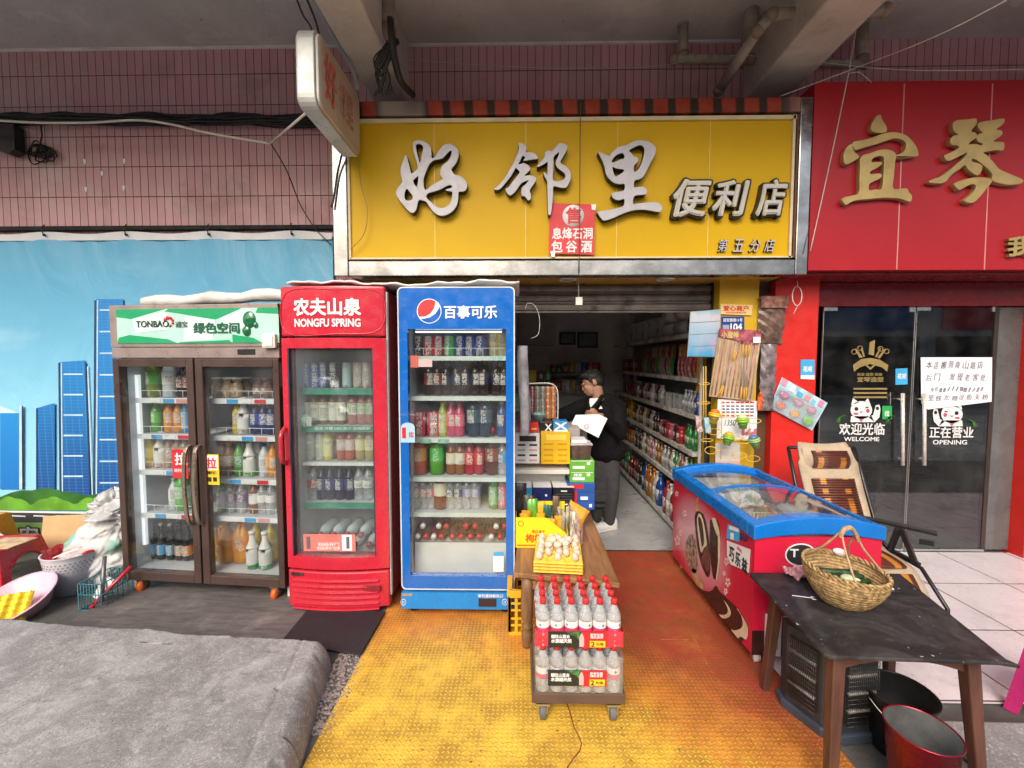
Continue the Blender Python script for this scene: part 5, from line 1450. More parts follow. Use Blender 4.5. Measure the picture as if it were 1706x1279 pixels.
for i in range(2):
    a, b = U(949, 804, 3.12).x, U(990, 804, 3.12).x
    o = carton((a, 3.12, gb0 + i * .085), (b, 3.3, gb0 + .083 + i * .085), 'carton', ('lower', 'upper')[i] + ' of two green cartons with white print under the tub', 'carton', pm('carton_green', (.12, .4, .04), .45))
    on_front(o, (-.07, .02, .02, .04), -.09, PWHITE); on_front(o, (.035, .06, .05, .07), -.09, PWHITE); on_front(o, (-.08, .08, .076, .08), -.09, PWHITE)
    text('绿源', PWHITE, o, (-.03, -.0905, .058), .06, .022, bold=.03) if i == 0 else None
bxl = U(945, 849, 3.09)
zt2 = gb0 + .17
TB = thing('plastic_tub', 'translucent lidded plastic tub on the green cartons', 'tub', (U(969, 750, 3.12).x, 3.2, zt2))
MB().lathe([(.075, 0), (.088, .1), (.092, .105)], 4, M=Matrix.Rotation(R(45), 3, 'Z'), sx=1.2, sy=1.2).obj('tub', pm('pinkish_tub', (.3, .2, .19), .35, var=.3, vs=14), TB)
MB().lathe([(.095, .105), (.097, .118), (.08, .124), (.0001, .124)], 4, M=Matrix.Rotation(R(45), 3, 'Z'), sx=1.2, sy=1.2).obj('lid', pm('clear_lid', (.45, .42, .42), .2, var=.2, vs=20), TB)
tag(MB().box((U(950, 724, 3.2).x, 3.12, zt2 + .125), (U(975, 724, 3.2).x, 3.26, zt2 + .15)).obj('packet', PWHITE, org=(U(962, 724, 3.2).x, 3.19, zt2 + .125)), 'flat white packet lying on the plastic tub', 'packet')

# ---------------------------------------------------------------- trolley with two packs of bottled water
DK = .14
TRL = thing('platform_trolley', 'low brown platform trolley on castors carrying bottled water', 'trolley', (.262, 1.93, 0))
MB().box((-.205, -.135, DK - .05), (.205, .2, DK)).obj('deck', pm('trolley_brown', (.1, .062, .05), .45, var=.15, dirt=.3), TRL, bev=.006)
for x in (-.155, .155):
    for y in (-.1, .16):
        cs = MB().box((x - .03, y - .035, DK - .06), (x + .03, y + .035, DK - .051)).box((x - .021, y - .02, .03), (x - .016, y + .025, DK - .06)).box((x + .016, y - .02, .03), (x + .021, y + .025, DK - .06)).obj('caster', CHROME, TRL)
        MB().cyl((x - .014, y, .037), (x + .014, y, .037), .037, n=22).cyl((x - .016, y, .037), (x + .016, y, .037), .016, n=12).obj('wheel', RUBBER, cs, bev=.004)
WB = [(.026, 0), (.031, .006), (.029, .02), (.031, .03), (.031, .06), (.0295, .065), (.0295, .11), (.031, .116), (.031, .125), (.028, .14), (.02, .16), (.0125, .175), (.0115, .19)]
wbody = MB().lathe(WB, 16)
wl = MB().lathe([(.0305, .062), (.0308, .085)], 16, 1)
wl.f, wl.mi, wl.sm = wl.f[:-2], wl.mi[:-2], wl.sm[:-2]
w2 = MB().lathe([(.0308, .085), (.0305, .113)], 16, 0)
wl.add(w2.v, w2.f[:-2], 0, True)
wcap = MB().lathe([(.0145, .182), (.0148, .203), (.0135, .206), (.0001, .206)], 14)
WCAP, WPINK = pm('red_cap', (.72, .03, .035), .35), pm('label_pink_red', (.66, .06, .16), .4)
wb0 = None
def water_pack(z, label, red):
    global wb0
    P = thing('water_pack', label, 'water pack', (.262, 1.92, z))
    for i in range(6):
        for j in range(4):
            x, y = (i - 2.5) * .0625, (j - 1.5) * .0625
            if wb0 is None:
                b = wbody.obj('bottle', M_PET, P)
                c = wcap.obj('cap', WCAP, b); l = wl.obj('label', [PWHITE, WPINK], b)
                g_ = MB().prism([(-.007 + .0, -.0312, .095), (0, -.0312, .106), (.007, -.0312, .095), (.001, -.0312, .094), (.001, -.0312, .09), (-.001, -.0312, .09), (-.001, -.0312, .094)], (0, .0006, 0))
                mk = g_.obj('tree_mark', pm('printed_green'), b)
                wb0 = b
            else:
                b = wb0.copy(); SC.collection.objects.link(b); b.parent = P
                for ch in wb0.children:
                    d = ch.copy(); SC.collection.objects.link(d); d.parent = b
            b.location = (x, y, 0); b.rotation_euler = (0, 0, random.uniform(-.9, .9))
    X, Y0, Y1 = .192, -.128, .128
    f = MB()
    def fl(a, b_):
        per = [(-X, Y1), (-X, Y0), (X, Y0), (X, Y1)]
        s = a * 3; i = min(2, int(s)); t = s - i
        x = per[i][0] + (per[i + 1][0] - per[i][0]) * t; y = per[i][1] + (per[i + 1][1] - per[i][1]) * t
        wv = .004 * abs(math.sin(x / .0625 * math.pi)) if i == 1 else .0
        return (x, y + wv + .001 * math.sin(b_ * 9 + x * 40), (.004 if red else .004) + b_ * ((.072 if red else .165)))
    f.grid(fl, 90, 8)
    f.obj('wrap', pm('red_wrap', (.66, .03, .07), .25, var=.1, coat=.6) if red else M_FILM, P)
    yy = -.1315
    zc = .04 if red else .075
    pn = MB().box((-.135, yy, zc - .036), (.12, yy + .0015, zc + .036)).obj('printed_panel', pm('panel_black', (.015, .02, .02), .3), P)
    MB().box((.012, yy - .001, zc - .036), (.12, yy, zc + .036)).obj('red_area', PRED, pn)
    MB().prism([(-.06, yy - .0012, zc + .036), (.012, yy - .0012, zc + .036), (.012, yy - .0012, zc - .02), (-.01, yy - .0012, zc + .01)], (0, .001, 0)).obj('green_area', pm('leafy_print', (.05, .16, .05), .4, var=.7, vs=60), pn)
    MB().prism([(.0, yy - .0022, zc - .03), (.02, yy - .0022, zc - .03), (.02, yy - .0022, zc + .01), (.013, yy - .0022, zc + .028), (.007, yy - .0022, zc + .028), (.0, yy - .0022, zc + .01)], (0, .001, 0)).obj('bottle_print', pm('pale_pink_print', (.75, .4, .42), .4), pn)
    MB().box((.045, yy - .0022, zc - .032), (.112, yy - .001, zc - .004)).obj('price_area', PYEL, pn)
    text('越往山里去', PWHITE, pn, (-.082, yy - .001, zc + .014), .08, .016, bold=.04)
    text('水源越天然', PWHITE, pn, (-.078, yy - .001, zc - .006), .088, .017, bold=.04)
    text('2', INK, pn, (.058, yy - .0028, zc - .018), .015, .021, bold=.02)
    text('元/瓶', INK, pn, (.088, yy - .0028, zc - .018), .032, .012, bold=.02)
    text('新老包装\n随机发货', PWHITE, pn, (.075, yy - .0018, zc + .018), .055, .022, bold=.02)
    return P
water_pack(DK + .001, 'lower shrink wrapped pack of red capped water bottles on the trolley', False)
water_pack(DK + .21, 'upper pack of red capped water bottles with a red wrap', True)

# ---------------------------------------------------------------- chest freezer
X0, X1, Y0, Y1 = 1.205, 1.845, 2.15, 3.29
FZ = thing('chest_freezer', 'red chest freezer with blue rim, glass lids and ice cream pictures', 'freezer', (1.525, 2.72, 0))
zr = .70
FZM = MT('freezer_side_print')
dy_, dz_ = (FZM.y - .12) / .52, (FZM.z - .38) / .33
c = FZM.mix((FZM.noise(4, 3) * .2 + (dy_ * dy_ + dz_ * dz_)).ss(.15, 1.05), (.72, .36, .42), (.6, .013, .05))
c = FZM.mix(FZM.x.ss(-.3195, -.319), c, (.6, .014, .05))
FZM.set(Base_Color=c, Roughness=.3, Coat_Weight=.3)
b = MB()
xs = [X0, X0 + .002]
b.box((X0, Y0, .075), (X0 + .03, Y1, zr)).box((X1 - .03, Y0, .075), (X1, Y1, zr)).box((X0 + .03, Y0, .075), (X1 - .03, Y0 + .03, zr)).box((X0 + .03, Y1 - .03, .075), (X1 - .03, Y1, zr)).box((X0 + .03, Y0 + .03, .075), (X1 - .03, Y1 - .03, .3))
b.obj('body', FZM.mat, FZ, world=True)
li_ = MB()
li_.box((X0 + .032, Y0 + .035, .301), (X1 - .032, Y1 - .035, .306))
for q_ in (((X0 + .031, Y0 + .031, .3), (X0 + .035, Y1 - .031, zr)), ((X1 - .035, Y0 + .031, .3), (X1 - .031, Y1 - .031, zr)), ((X0 + .036, Y0 + .031, .3), (X1 - .036, Y0 + .035, zr)), ((X0 + .036, Y1 - .035, .3), (X1 - .036, Y1 - .031, zr))): li_.box(*q_)
li_.obj('liner', LINER, FZ, world=True)
BRIM = pm('freezer_blue', (.004, .17, .58), .28, var=.05, coat=.3)
xm_ = (X0 + X1) / 2
arch = lambda x: zr + .062 + .045 * (1 - ((x - xm_) / (X1 - X0) * 2) ** 2)
rim = MB()
n = 16
def endrim(ya, yb2):
    xs = [X0 - .012 + (X1 - X0 + .024) * i / n for i in range(n + 1)]
    low = lambda x: zr - .012 + .03 * (1 - ((x - xm_) / (X1 - X0) * 2) ** 2)
    rim.prism([(x, ya, arch(x)) for x in xs] + [(x, ya, low(x)) for x in xs[::-1]], (0, yb2 - ya, 0))
endrim(Y0 - .012, Y0 + .05); endrim(Y1 - .05, Y1 + .012)
for xa, xb in ((X0 - .012, X0 + .04), (X1 - .04, X1 + .012)):
    rim.prism([(xa, Y0 + .05, zr - .012), (xb, Y0 + .05, zr - .012), (xb, Y0 + .05, arch(xb) - .002), (xa, Y0 + .05, arch(xa) - .002)], (0, Y1 - Y0 - .1, 0))
rim.obj('rim', BRIM, FZ, world=True, bev=.006)
lid = MB()
ymid = (Y0 + Y1) / 2
def lidf(ya, yb2, dz, nm):
    m = MB()
    xs = [X0 + .041 + (X1 - X0 - .082) * i / n for i in range(n + 1)]
    m.prism([(x, ya, arch(x) - .012 + dz) for x in xs] + [(x, ya, arch(x) - .017 + dz) for x in xs[::-1]], (0, yb2 - ya, 0))
    l = m.obj('glass_lid', M_GLASS, FZ, world=True)
    for yy in (ya, yb2 - .022):
        MB().prism([(x, yy, arch(x) - .006 + dz) for x in xs] + [(x, yy, arch(x) - .02 + dz) for x in xs[::-1]], (0, .022, 0)).obj('lid_frame', BRIM, l).location = -FZ.location
    return l
lidf(Y0 + .051, ymid + .03, -.0, 'a'); lidf(ymid - .0, Y1 - .051, -.022, 'b')
lb_ = MB().box((X1 - .22, Y0 + .1, 0), (X1 - .08, Y0 + .24, .001))
bs = MB()
for yy in (Y0 + .2, ymid):
    for i in range(24):
        x = X0 + .05 + (X1 - X0 - .1) * i / 23
        bs.tube([(x, yy, .36), (x, yy, .62)], .0022, 4)
    for z in (.36, .45, .54, .62): bs.tube([(X0 + .045, yy, z), (X1 - .045, yy, z)], .003, 5)
bs.obj('wire_basket', pm('cream_wire'), FZ, world=True)
# things in it
random.seed(5)
PK = MB().grid(lambda a, b: ((a - .5) * .1, (b - .5) * .15, .014 * math.sin(math.pi * a) * math.sin(math.pi * b) + .003 * math.sin(a * 20 + b * 13)), 8, 8)
PK.grid(lambda a, b: ((a - .5) * .1, (b - .5) * .15, -.008 * math.sin(math.pi * a) * math.sin(math.pi * b)), 8, 8, flip=True)
p0_ = None
POUCH = pm('glossy_pouch')
for i in range(64):
    o = PK.obj('ice_cream_packet', LABEL) if p0_ is None else p0_.copy()
    if p0_ is not None: SC.collection.objects.link(o)
    p0_ = o
    red = i % 4 == 0
    far = i >= 44
    y = random.uniform(ymid + .08, Y1 - .12) if far else random.uniform(Y0 + .12, ymid + .02)
    o.location = (random.uniform(X0 + .1, X1 - .1), y, random.uniform(.42, .57))
    o.rotation_euler = (random.uniform(-.7, .7), random.uniform(-.6, .6), random.uniform(0, 6.28))
    col, nm = random.choice((((.7, .06, .08), 'red'), ((.75, .72, .66), 'white'), ((.65, .5, .15), 'yellow'), ((.2, .4, .12), 'green'), ((.6, .3, .25), 'salmon pink')))
    if far: col, nm = (.72, .73, .72), 'frosty white'
    o.color = (*col, 1)
    sec = 'far' if far else 'near'
    tag(o, f'{nm} ice cream packet heaped in the {sec} half of the freezer', 'ice cream', f'{nm} packets in the {sec} half of the freezer')
# pictures on its long side, which faces the doorway
xs_ = X0 - .0015
def side(pts, m, name, dx=0., par=FZ):
    if 'sticker' not in name: pts = [(p.x, p.y) for p in smooth(pts, 3)]
    q_ = [UX(a, b, X0 - dx) for a, b in pts]
    return MB().prism([(X0 - dx - .0012, p.y, min(max(p.z, .076), zr - .013)) for p in q_], (.0012, 0, 0)).obj(name, m, par, world=True)
S2 = lambda pts: [(1110 + a / 3.994, 800 + b / 3.994) for a, b in pts]
GP = pm('side_rosy_print', (.62, .12, .2), .32, var=.2, vs=3)
0 and side(S2([(60, 130), (180, 180), (300, 250), (400, 420), (420, 640), (470, 780), (380, 780), (290, 740), (150, 700), (60, 560), (50, 350)]), GP, 'side_picture', .0002)
0 and side(S2([(120, 300), (180, 240), (300, 330), (370, 440), (390, 600), (400, 720), (330, 720), (220, 700), (140, 620), (105, 480)]), pm('side_pale_pink', (.66, .36, .42), .32, var=.25, vs=4), 'side_picture', .0016)
side(S2([(165, 725), (290, 740), (330, 700), (355, 740), (420, 800), (480, 860), (530, 950), (543, 1010), (530, 1060), (500, 1075), (560, 1150), (520, 1130), (440, 1085), (380, 1000), (290, 870), (220, 800)]), PBROWN, 'chocolate_swirl', .0016)
side(S2([(285, 868), (330, 890), (390, 895), (412, 870), (400, 830), (385, 800), (420, 850), (428, 890), (410, 915), (350, 920), (305, 900)]), PCREAM, 'cream_swirl', .003)
side(S2([(375, 990), (430, 1000), (490, 990), (510, 960), (500, 900), (470, 850), (530, 950), (543, 1010), (530, 1060), (495, 1040), (440, 1085), (400, 1040)]), PCREAM, 'cream_swirl', .003)
def icecream(outer, choc, name):
    o_ = side(S2(outer), PBROWN, name, .003)
    side(S2(choc), PCREAM, 'ice_cream_filling', .0045, FZ)
icecream([(190, 250), (205, 210), (230, 205), (260, 260), (280, 370), (290, 470), (292, 600), (275, 645), (235, 560), (205, 420)], [(205, 260), (222, 220), (245, 270), (262, 370), (270, 430), (250, 450), (232, 480), (215, 380)], 'ice_cream_bar')
side(S2([(213, 260), (225, 245), (240, 290), (250, 370), (250, 420), (238, 440), (226, 360)]), PBROWN, 'ice_cream_bar', .006)
side(S2([(245, 490), (265, 440), (285, 470), (290, 560), (280, 610), (255, 570), (235, 540)]), pm('chocolate_shards', (.16, .06, .045), .4, var=.6, vs=40), 'ice_cream_bar', .0045)
icecream([(292, 280), (300, 262), (330, 255), (352, 300), (358, 400), (352, 560), (340, 650), (315, 650), (300, 560), (290, 420)], [(305, 258), (318, 250), (330, 262), (354, 350), (345, 375), (325, 330)], 'ice_cream_bar')
side(S2([(345, 380), (355, 370), (358, 430), (352, 560), (340, 650), (332, 655), (345, 540)]), PCREAM, 'ice_cream_filling', .0045)
side(S2([(130, 420), (150, 370), (175, 360), (200, 420), (205, 500), (205, 590), (190, 620), (160, 590), (135, 510)]), pm('chocolate_chip_print', (.3, .2, .14), .4, var=.95, vs=34), 'ice_cream_bar', .0045)
side(S2([(165, 600), (205, 600), (248, 725), (200, 690)]), pm('cone_print', (.5, .3, .15), .4, var=.3, vs=20), 'ice_cream_bar', .0045)
side(S2([(190, 205), (207, 120), (213, 122), (203, 180), (240, 215), (215, 205)]), pm('cone_print'), 'ice_cream_bar', .0045)
fl_ = MB()
random.seed(11)
for cx, cy, s in ((120, 220, 22), (70, 90, 16), (75, 400, 30), (95, 350, 18), (400, 540, 24), (410, 680, 26), (385, 620, 14), (395, 740, 20)):
    fl_ = MB()
    for i in range(5):
        a = i * 1.2566 + cx
        pts = [(cx + math.cos(a) * s * .15, cy + math.sin(a) * s * .2), (cx + math.cos(a - .5) * s * .5, cy + math.sin(a - .5) * s), (cx + math.cos(a) * s * .7, cy + math.sin(a) * s * 1.3), (cx + math.cos(a + .5) * s * .5, cy + math.sin(a + .5) * s)]
        q_ = [UX(u, v, X0 - .003) for u, v in S2(pts)]
        fl_.prism([(X0 - .0042, p.y, max(.08, p.z)) for p in q_], (.001, 0, 0))
    fl_.obj('flower_print', pm('pale_flower', (.75, .55, .52), .4, var=.15), FZ, world=True)
side(S2([(405, 400), (560, 460), (550, 615), (525, 605), (480, 580), (430, 560), (405, 500)]), PWHITE, 'brand_sticker', .003)
side(S2([(412, 290), (490, 320), (485, 410), (400, 385)]), pm('printed_light_blue'), 'blue_sticker', .003)
side(S2([(420, 300), (482, 322), (480, 345), (418, 325)]), PWHITE, 'blue_sticker', .0045)
side(S2([(428, 348), (448, 354), (447, 395), (427, 390)]), PWHITE, 'blue_sticker', .0045)
side(S2([(490, 345), (545, 380), (535, 410), (490, 390)]), pm('dark_sticker', (.06, .03, .08), .5, var=.5, vs=40), 'dark_sticker', .003)
p, q_ = UX(*S2([(412, 520)])[0], X0 - .004), UX(*S2([(548, 545)])[0], X0 - .004)
for ch, u, dz in (('巧', .82, .0), ('乐', .5, -.003), ('兹', .17, -.006)):
    yv = q_.y + (p.y - q_.y) * u
    o = text(ch, INK, FZ, (X0 - .0045 - FZ.location.x, yv - FZ.location.y, (p.z + q_.z) / 2 + .005 - FZ.location.z), .05, .075, rot=(0, 0, -math.pi / 2), bold=.05)
text('伊利', PRED, FZ, (X0 - .0045 - FZ.location.x, (p.y + q_.y) / 2 - FZ.location.y - .01, (p.z + q_.z) / 2 + .065 - FZ.location.z), .05, .02, rot=(0, 0, -math.pi / 2), bold=.03)
dk = MB().box((X0 + .0, Y0 - .002, .0755), (X1, Y0 - .0005, .205))
dk.obj('base_band', pm('printed_chocolate'), FZ, world=True)
vt = MB().box((1.265, Y0 - .02, .08), (1.345, Y0 - .003, .30)).obj('compressor_grille', WHITE, FZ, world=True, bev=.004)
MB().box((1.282 - 1.525, Y0 - .0225 - 2.72, .12), (1.325 - 1.525, Y0 - .0205 - 2.72, .27)).obj('switch_plate', pm('grille_grey', (.4, .41, .42), .4), vt).location = (0, 0, 0)
vt2 = MB()
for i in range(9): vt2.box((1.36, Y0 - .012, .09 + i * .023), (1.55, Y0 - .003, .102 + i * .023))
vt2.obj('vent_slats', WHITE, FZ, world=True)
for x in (X0 + .055, X1 - .055):
    for y in (Y0 + .06, Y1 - .06):
        cs = MB().box((x - .03, y - .03, .064), (x + .03, y + .03, .075)).box((x - .022, y - .012, .025), (x - .017, y + .012, .066)).box((x + .017, y - .012, .025), (x + .022, y + .012, .066)).obj('caster', CHROME, FZ, world=True)
        MB().cyl((x - .014, y, .03), (x + .014, y, .03), .03, n=20).obj('wheel', WHITE, cs).location = -FZ.location
# round badge on its short end, half hidden by the basket
c_ = U(1335, 905, Y0 - .002)
MB().prism([(c_.x + .08 * math.cos(R(a)), Y0 - .0022, c_.z - .06 + .06 * math.sin(R(a))) for a in range(0, 360, 15)], (0, .0012, 0)).obj('end_badge', PWHITE, FZ, world=True)
MB().prism([(c_.x + .073 * math.cos(R(a)), Y0 - .0036, c_.z - .06 + .053 * math.sin(R(a))) for a in range(0, 360, 15)], (0, .0012, 0)).obj('end_badge', INK, FZ, world=True)
text('T', PWHITE, FZ, Vector((c_.x - .035, Y0 - .0045, c_.z - .05)) - FZ.location, .04, .04, bold=.03)
# ---------------------------------------------------------------- black-topped table
zt = .56
TT = thing('side_table', 'low dark wooden table with a scuffed black top and splayed legs', 'table', (1.43, 1.76, 0))
TOPM = MT('scuffed_black_top')
c = TOPM.mix(TOPM.noise(4, 10, .8, dist=.8).ss(.42, .72, 0, .85), (.014, .013, .014), (.085, .08, .078))
c = TOPM.mix(TOPM.noise(13, 8, .75, dist=2.).ss(.63, .72, 0, .7), c, (.3, .29, .28))
c = TOPM.mix(TOPM.noise(40, 4, .6).ss(.70, .73, 0, .8), c, (.55, .54, .5))
TOPM.set(Base_Color=c, Roughness=TOPM.noise(7, 6).ss(.3, .7, .4, .7))
TOPM.bump(TOPM.noise(30, 8, .7), .002)
q = [(1.135, 2.06), (1.125, 2.04), (1.085, 1.48), (1.10, 1.465), (1.66, 1.445), (1.715, 1.43), (1.70, 1.46), (1.775, 1.74), (1.86, 2.06)]
MB().prism([(x, y, zt - .014) for x, y in q], (0, 0, .014)).obj('table_top', TOPM.mat, TT, world=True, bev=.003)
LG = [((1.235, 1.99), (1.196, 2.01)), ((1.165, 1.53), (1.135, 1.49)), ((1.63, 1.52), (1.665, 1.48)), ((1.74, 1.97), (1.79, 2.01))]
for (x, y), (u, v) in LG:
    m = MB()
    m.add([Vector((x + a * .024, y + b * .024, zt - .015)) for a, b in ((-1, -1), (1, -1), (1, 1), (-1, 1))] + [Vector((u + a * .017, v + b * .017, 0)) for a, b in ((-1, -1), (1, -1), (1, 1), (-1, 1))],
          [(0, 1, 2, 3), (7, 6, 5, 4), (1, 0, 4, 5), (2, 1, 5, 6), (3, 2, 6, 7), (0, 3, 7, 4)])
    m.obj('leg', WOODD, TT, world=True, bev=.005)
for i in range(4):
    (x0, y0), (x1, y1) = LG[i][0], LG[(i + 1) % 4][0]
    n = 12
    p, q_ = Vector((x0, y0, 0)), Vector((x1, y1, 0))
    low = lambda t: zt - .05 - .045 * abs(2 * t - 1) ** 2.2
    pts = [p.lerp(q_, k / n) + Vector((0, 0, zt - .016)) for k in range(n + 1)] + [p.lerp(q_, k / n) + Vector((0, 0, low(k / n))) for k in range(n, -1, -1)]
    nrm = (q_ - p).cross(Vector((0, 0, 1))).normalized() * .02
    MB().prism([v - nrm * .5 for v in pts], nrm).obj('apron', WOODD, TT, world=True)
zt += .001
# basket
bc = U(1403, 1003, 1.80)
bc = G(1403, 1000, zt)
BK = thing('basket', 'woven rattan basket with a tied arched handle on the black table', 'basket', (bc.x + .002, 1.81, zt))
BK.scale = (.8, .8, 1.12)
bm = MB()
n = 11
def bpt(t, a):
    r = .108 + (.192 - .108) * math.sin(t * math.pi / 2) ** .85
    return Vector((r * math.cos(a), r * .92 * math.sin(a), .008 + t * .118 - .012 * math.cos(a) * t + .01 * t * math.sin(a)))
for i in range(n):
    t = i / (n - 1)
    bm.tube([bpt(t, 6.2832 * k / 40) * (1 + .004 * math.sin(k * 5 + i)) for k in range(40)], .0068, 6, closed=True)
for i in range(n - 1):
    t0, t1 = i / (n - 1), (i + 1) / (n - 1)
    for k in range(64):
        a0, a1 = 6.2832 * k / 64, 6.2832 * (k + (1.1 if i % 2 else -1.1)) / 64
        p, q_ = bpt(t0, a0) * 1.018, bpt(t1, a1) * 1.018
        bm.bar(p, q_, .0085, .0035)
bm.obj('bowl', RATTAN, BK)
MB().grid(lambda a, b: bpt(b, 6.2832 * a) * .975, 40, 10).lathe([(.0001, .006), (.105, .007)], 30, sy=.92).obj('lining', pm('rattan_inside', (.3, .2, .1), .7, var=.3, vs=30, bump=.003, bs=90), BK)
rm = MB()
for s_ in (0, 1):
    rm.tube([bpt(1, 6.2832 * k / 120) + Vector((0, 0, .007)) + Vector((math.cos(6.2832 * k / 120), math.sin(6.2832 * k / 120), 0)) * .006 * math.sin(k * 1.05 + s_ * 3.14) + Vector((0, 0, .006 * math.cos(k * 1.05 + s_ * 3.14))) for k in range(120)], .006, 5, closed=True)
rm.obj('rim', pm('rattan'), BK)
hm = MB()
ha, hb = bpt(1, R(130)), bpt(1, R(-10))
hc, hd = bpt(1, R(250)), bpt(1, R(50))
ap = Vector((-.035, -.02, .285))
ap2 = Vector((.045, -.005, .265))
hm.tube(spline([ha, Vector((-.09, .05, .2)), ap, ap + Vector((.04, .006, .012)), ap2, Vector((.1, 0, .2)), hb], 8), .0055, 6)
hm.tube(spline([hc, Vector((-.055, -.09, .19)), ap + Vector((-.008, -.008, -.02)), ap + Vector((.03, -.004, .006)), ap2 + Vector((0, .008, -.004)), Vector((.06, .06, .2)), hd], 8), .0052, 6)
hm.tube(spline([ap + Vector((-.012, 0, -.03)), ap, ap + Vector((.04, .004, .008)), ap2, ap2 + Vector((.015, 0, -.03))], 6), [.010] * 24 + [.008], 8)
hm.obj('handle', pm('handle_cane', (.48, .3, .16), .5, var=.3, vs=30), BK)
cu_ = MB()
random.seed(4)
for k in range(7):
    a = R(-25 + 9 * k); y = -.09 + .03 * k
    d = Vector((math.cos(.25), .25 * math.sin(k), .05))
    c_ = Vector((-.005, y * .85, .092 + .012 * (k % 2)))
    cu_.caps(c_ - d * .085, c_ + d * .08, .016, .012, 10)
o = cu_.obj('cucumbers', pm('dark_green_skin', (.02, .05, .014), .4, var=.5, vs=20, bump=.004, bs=80), org=BK.location)
o.location = BK.location
for v in o.data.vertices: v.co += Vector(BK.location) * 1
tag(o, 'dark green cucumbers lying together inside the rattan basket', 'vegetables')
on = MB().ell((-.045, -.05, .112), (.024, .02, .017)).caps((-.035, -.055, .112), (.0, -.07, .108), .013, .008)
on2 = MB().ell((0, 0, 0), (.022, .018, .015))
o = MB().ell((0, 0, 0), (.026, .02, .017)).caps((.012, -.004, 0), (.04, -.012, -.002), .012, .006).obj('onion', pm('pale_green_skin', (.55, .62, .4), .4, var=.15), org=(0, 0, 0))
o.location = BK.location + Vector((-.03, -.05, .128)); tag(o, 'pale green onion bulb lying on the cucumbers in the basket', 'onion')
o = MB().ell((0, 0, 0), (.034, .014, .017)).obj('garlic', PWHITE, org=(0, 0, 0))
o.location = BK.location + Vector((.07, .125, .16)); o.rotation_euler = (0, .3, 0); tag(o, 'white bulb resting on the far rim of the rattan basket', 'garlic')
pm_ = MB()
random.seed(9)
def crmp(a, b):
    r = .5 + .5 * b
    return ((a - .5) * .13, (b - .5) * .09, .012 + .016 * math.sin(a * 13 + b * 6) * math.sin(b * 11 + a * 3) * (1 - abs(2 * a - 1) ** 3) + .01 * math.sin(a * 29) * math.cos(b * 23))
c_ = G(1333, 962, zt)
o = MB().grid(crmp, 26, 20).obj('plastic_bag', pm('pink_crumple', (.62, .3, .33), .4, var=.35, vs=25), org=(0, 0, 0))
o.location = (c_.x, c_.y, zt + .014); o.rotation_euler = (0, 0, -.4)
s_ = o.modifiers.new('Solidify', 'SOLIDIFY'); s_.thickness = .004
tag(o, 'crumpled pink plastic wrapper lying beside the basket', 'wrapper')
c_ = G(1482, 984, zt)
kn = thing('cleaver', 'dark bladed kitchen knife lying behind the basket on the table', 'knife', (c_.x, c_.y, zt))
MB().box((-.06, -.02, 0), (.05, .02, .004)).obj('blade', BLACK, kn); MB().box((-.09, .0, .004), (.02, .045, .01)).obj('handle', PAPER, kn)
c_ = G(1352, 996, zt)
sc_ = MB().box((-.075, -.002, 0), (.0, .002, .0015)).box((.0, -.012, 0), (.004, .012, .0015)).box((.004, -.012, 0), (.014, -.008, .0015)).box((.004, .008, 0), (.014, .012, .0015))
o = sc_.obj('wire_scrap', PWHITE, org=(0, 0, 0)); o.location = (c_.x, c_.y, zt); o.rotation_euler = (0, 0, -.25)
tag(o, 'thin bent white scrap lying on the black table top', 'scrap')

# ---------------------------------------------------------------- electric heater under the table
HT = thing('electric_heater', 'black electric heater with wire guarded bars under the table', 'heater', (1.36, 1.82, 0))
Hh = .40
q = [(1.235, 1.955), (1.225, 1.90), (1.285, 1.755), (1.335, 1.715), (1.50, 1.735), (1.525, 1.78), (1.50, 1.98)]
HTM = pm('heater_grey', (.035, .038, .045), .45, var=.15, dirt=.15, dcol=(.2, .19, .18))
MB().prism([(x, y, .045) for x, y in q], (0, 0, Hh - .045)).obj('body', HTM, HT, world=True, bev=.006)
cx, cy = 1.37, 1.85
MB().prism([(cx + (x - cx) * 1.1, cy + (y - cy) * 1.1, .0) for x, y in q], (0, 0, .045)).obj('base', pm('heater_base', (.05, .065, .09), .4), HT, world=True, bev=.008)
def heatface(p, q_, name):
    p, q_ = Vector((*p, 0)), Vector((*q_, 0))
    d = (q_ - p).normalized(); nrm = Vector((d.y, -d.x, 0)); L = (q_ - p).length
    if nrm.y > 0 and abs(nrm.y) > .3: nrm = -nrm
    if nrm.x > .5: nrm = -nrm
    P = lambda u, z, o: p + d * u + nrm * o + Vector((0, 0, z))
    MB().prism([P(.014, .09, .001), P(L - .014, .09, .001), P(L - .014, .36, .001), P(.014, .36, .001)], nrm * .004).obj('reflector', pm('heater_reflector', (.05, .05, .055), .35, m=.6), HT, world=True)
    b_ = MB()
    for z in (.15, .225, .30): b_.cyl(P(.02, z, .012), P(L - .02, z, .012), .007, n=10)
    b_.obj('heating_bar', pm('quartz_bar', (.3, .28, .27), .3, var=.3, vs=20), HT, world=True)
    g_ = MB()
    k_ = max(6, int(L / .011))
    for i in range(k_ + 1):
        u = .016 + (L - .032) * i / k_
        g_.tube([P(u, .09, .02), P(u, .36, .02)], .0011, 4)
    for i in range(15):
        z = .09 + .27 * i / 14
        g_.tube([P(.014, z, .02), P(L - .014, z, .02)], .0012, 4)
    g_.obj('wire_guard', pm('dull_wire', (.09, .09, .09), .4, m=.6), HT, world=True)
heatface((1.285, 1.755), (1.225, 1.90), 'l'); heatface((1.335, 1.715), (1.50, 1.735), 'f')

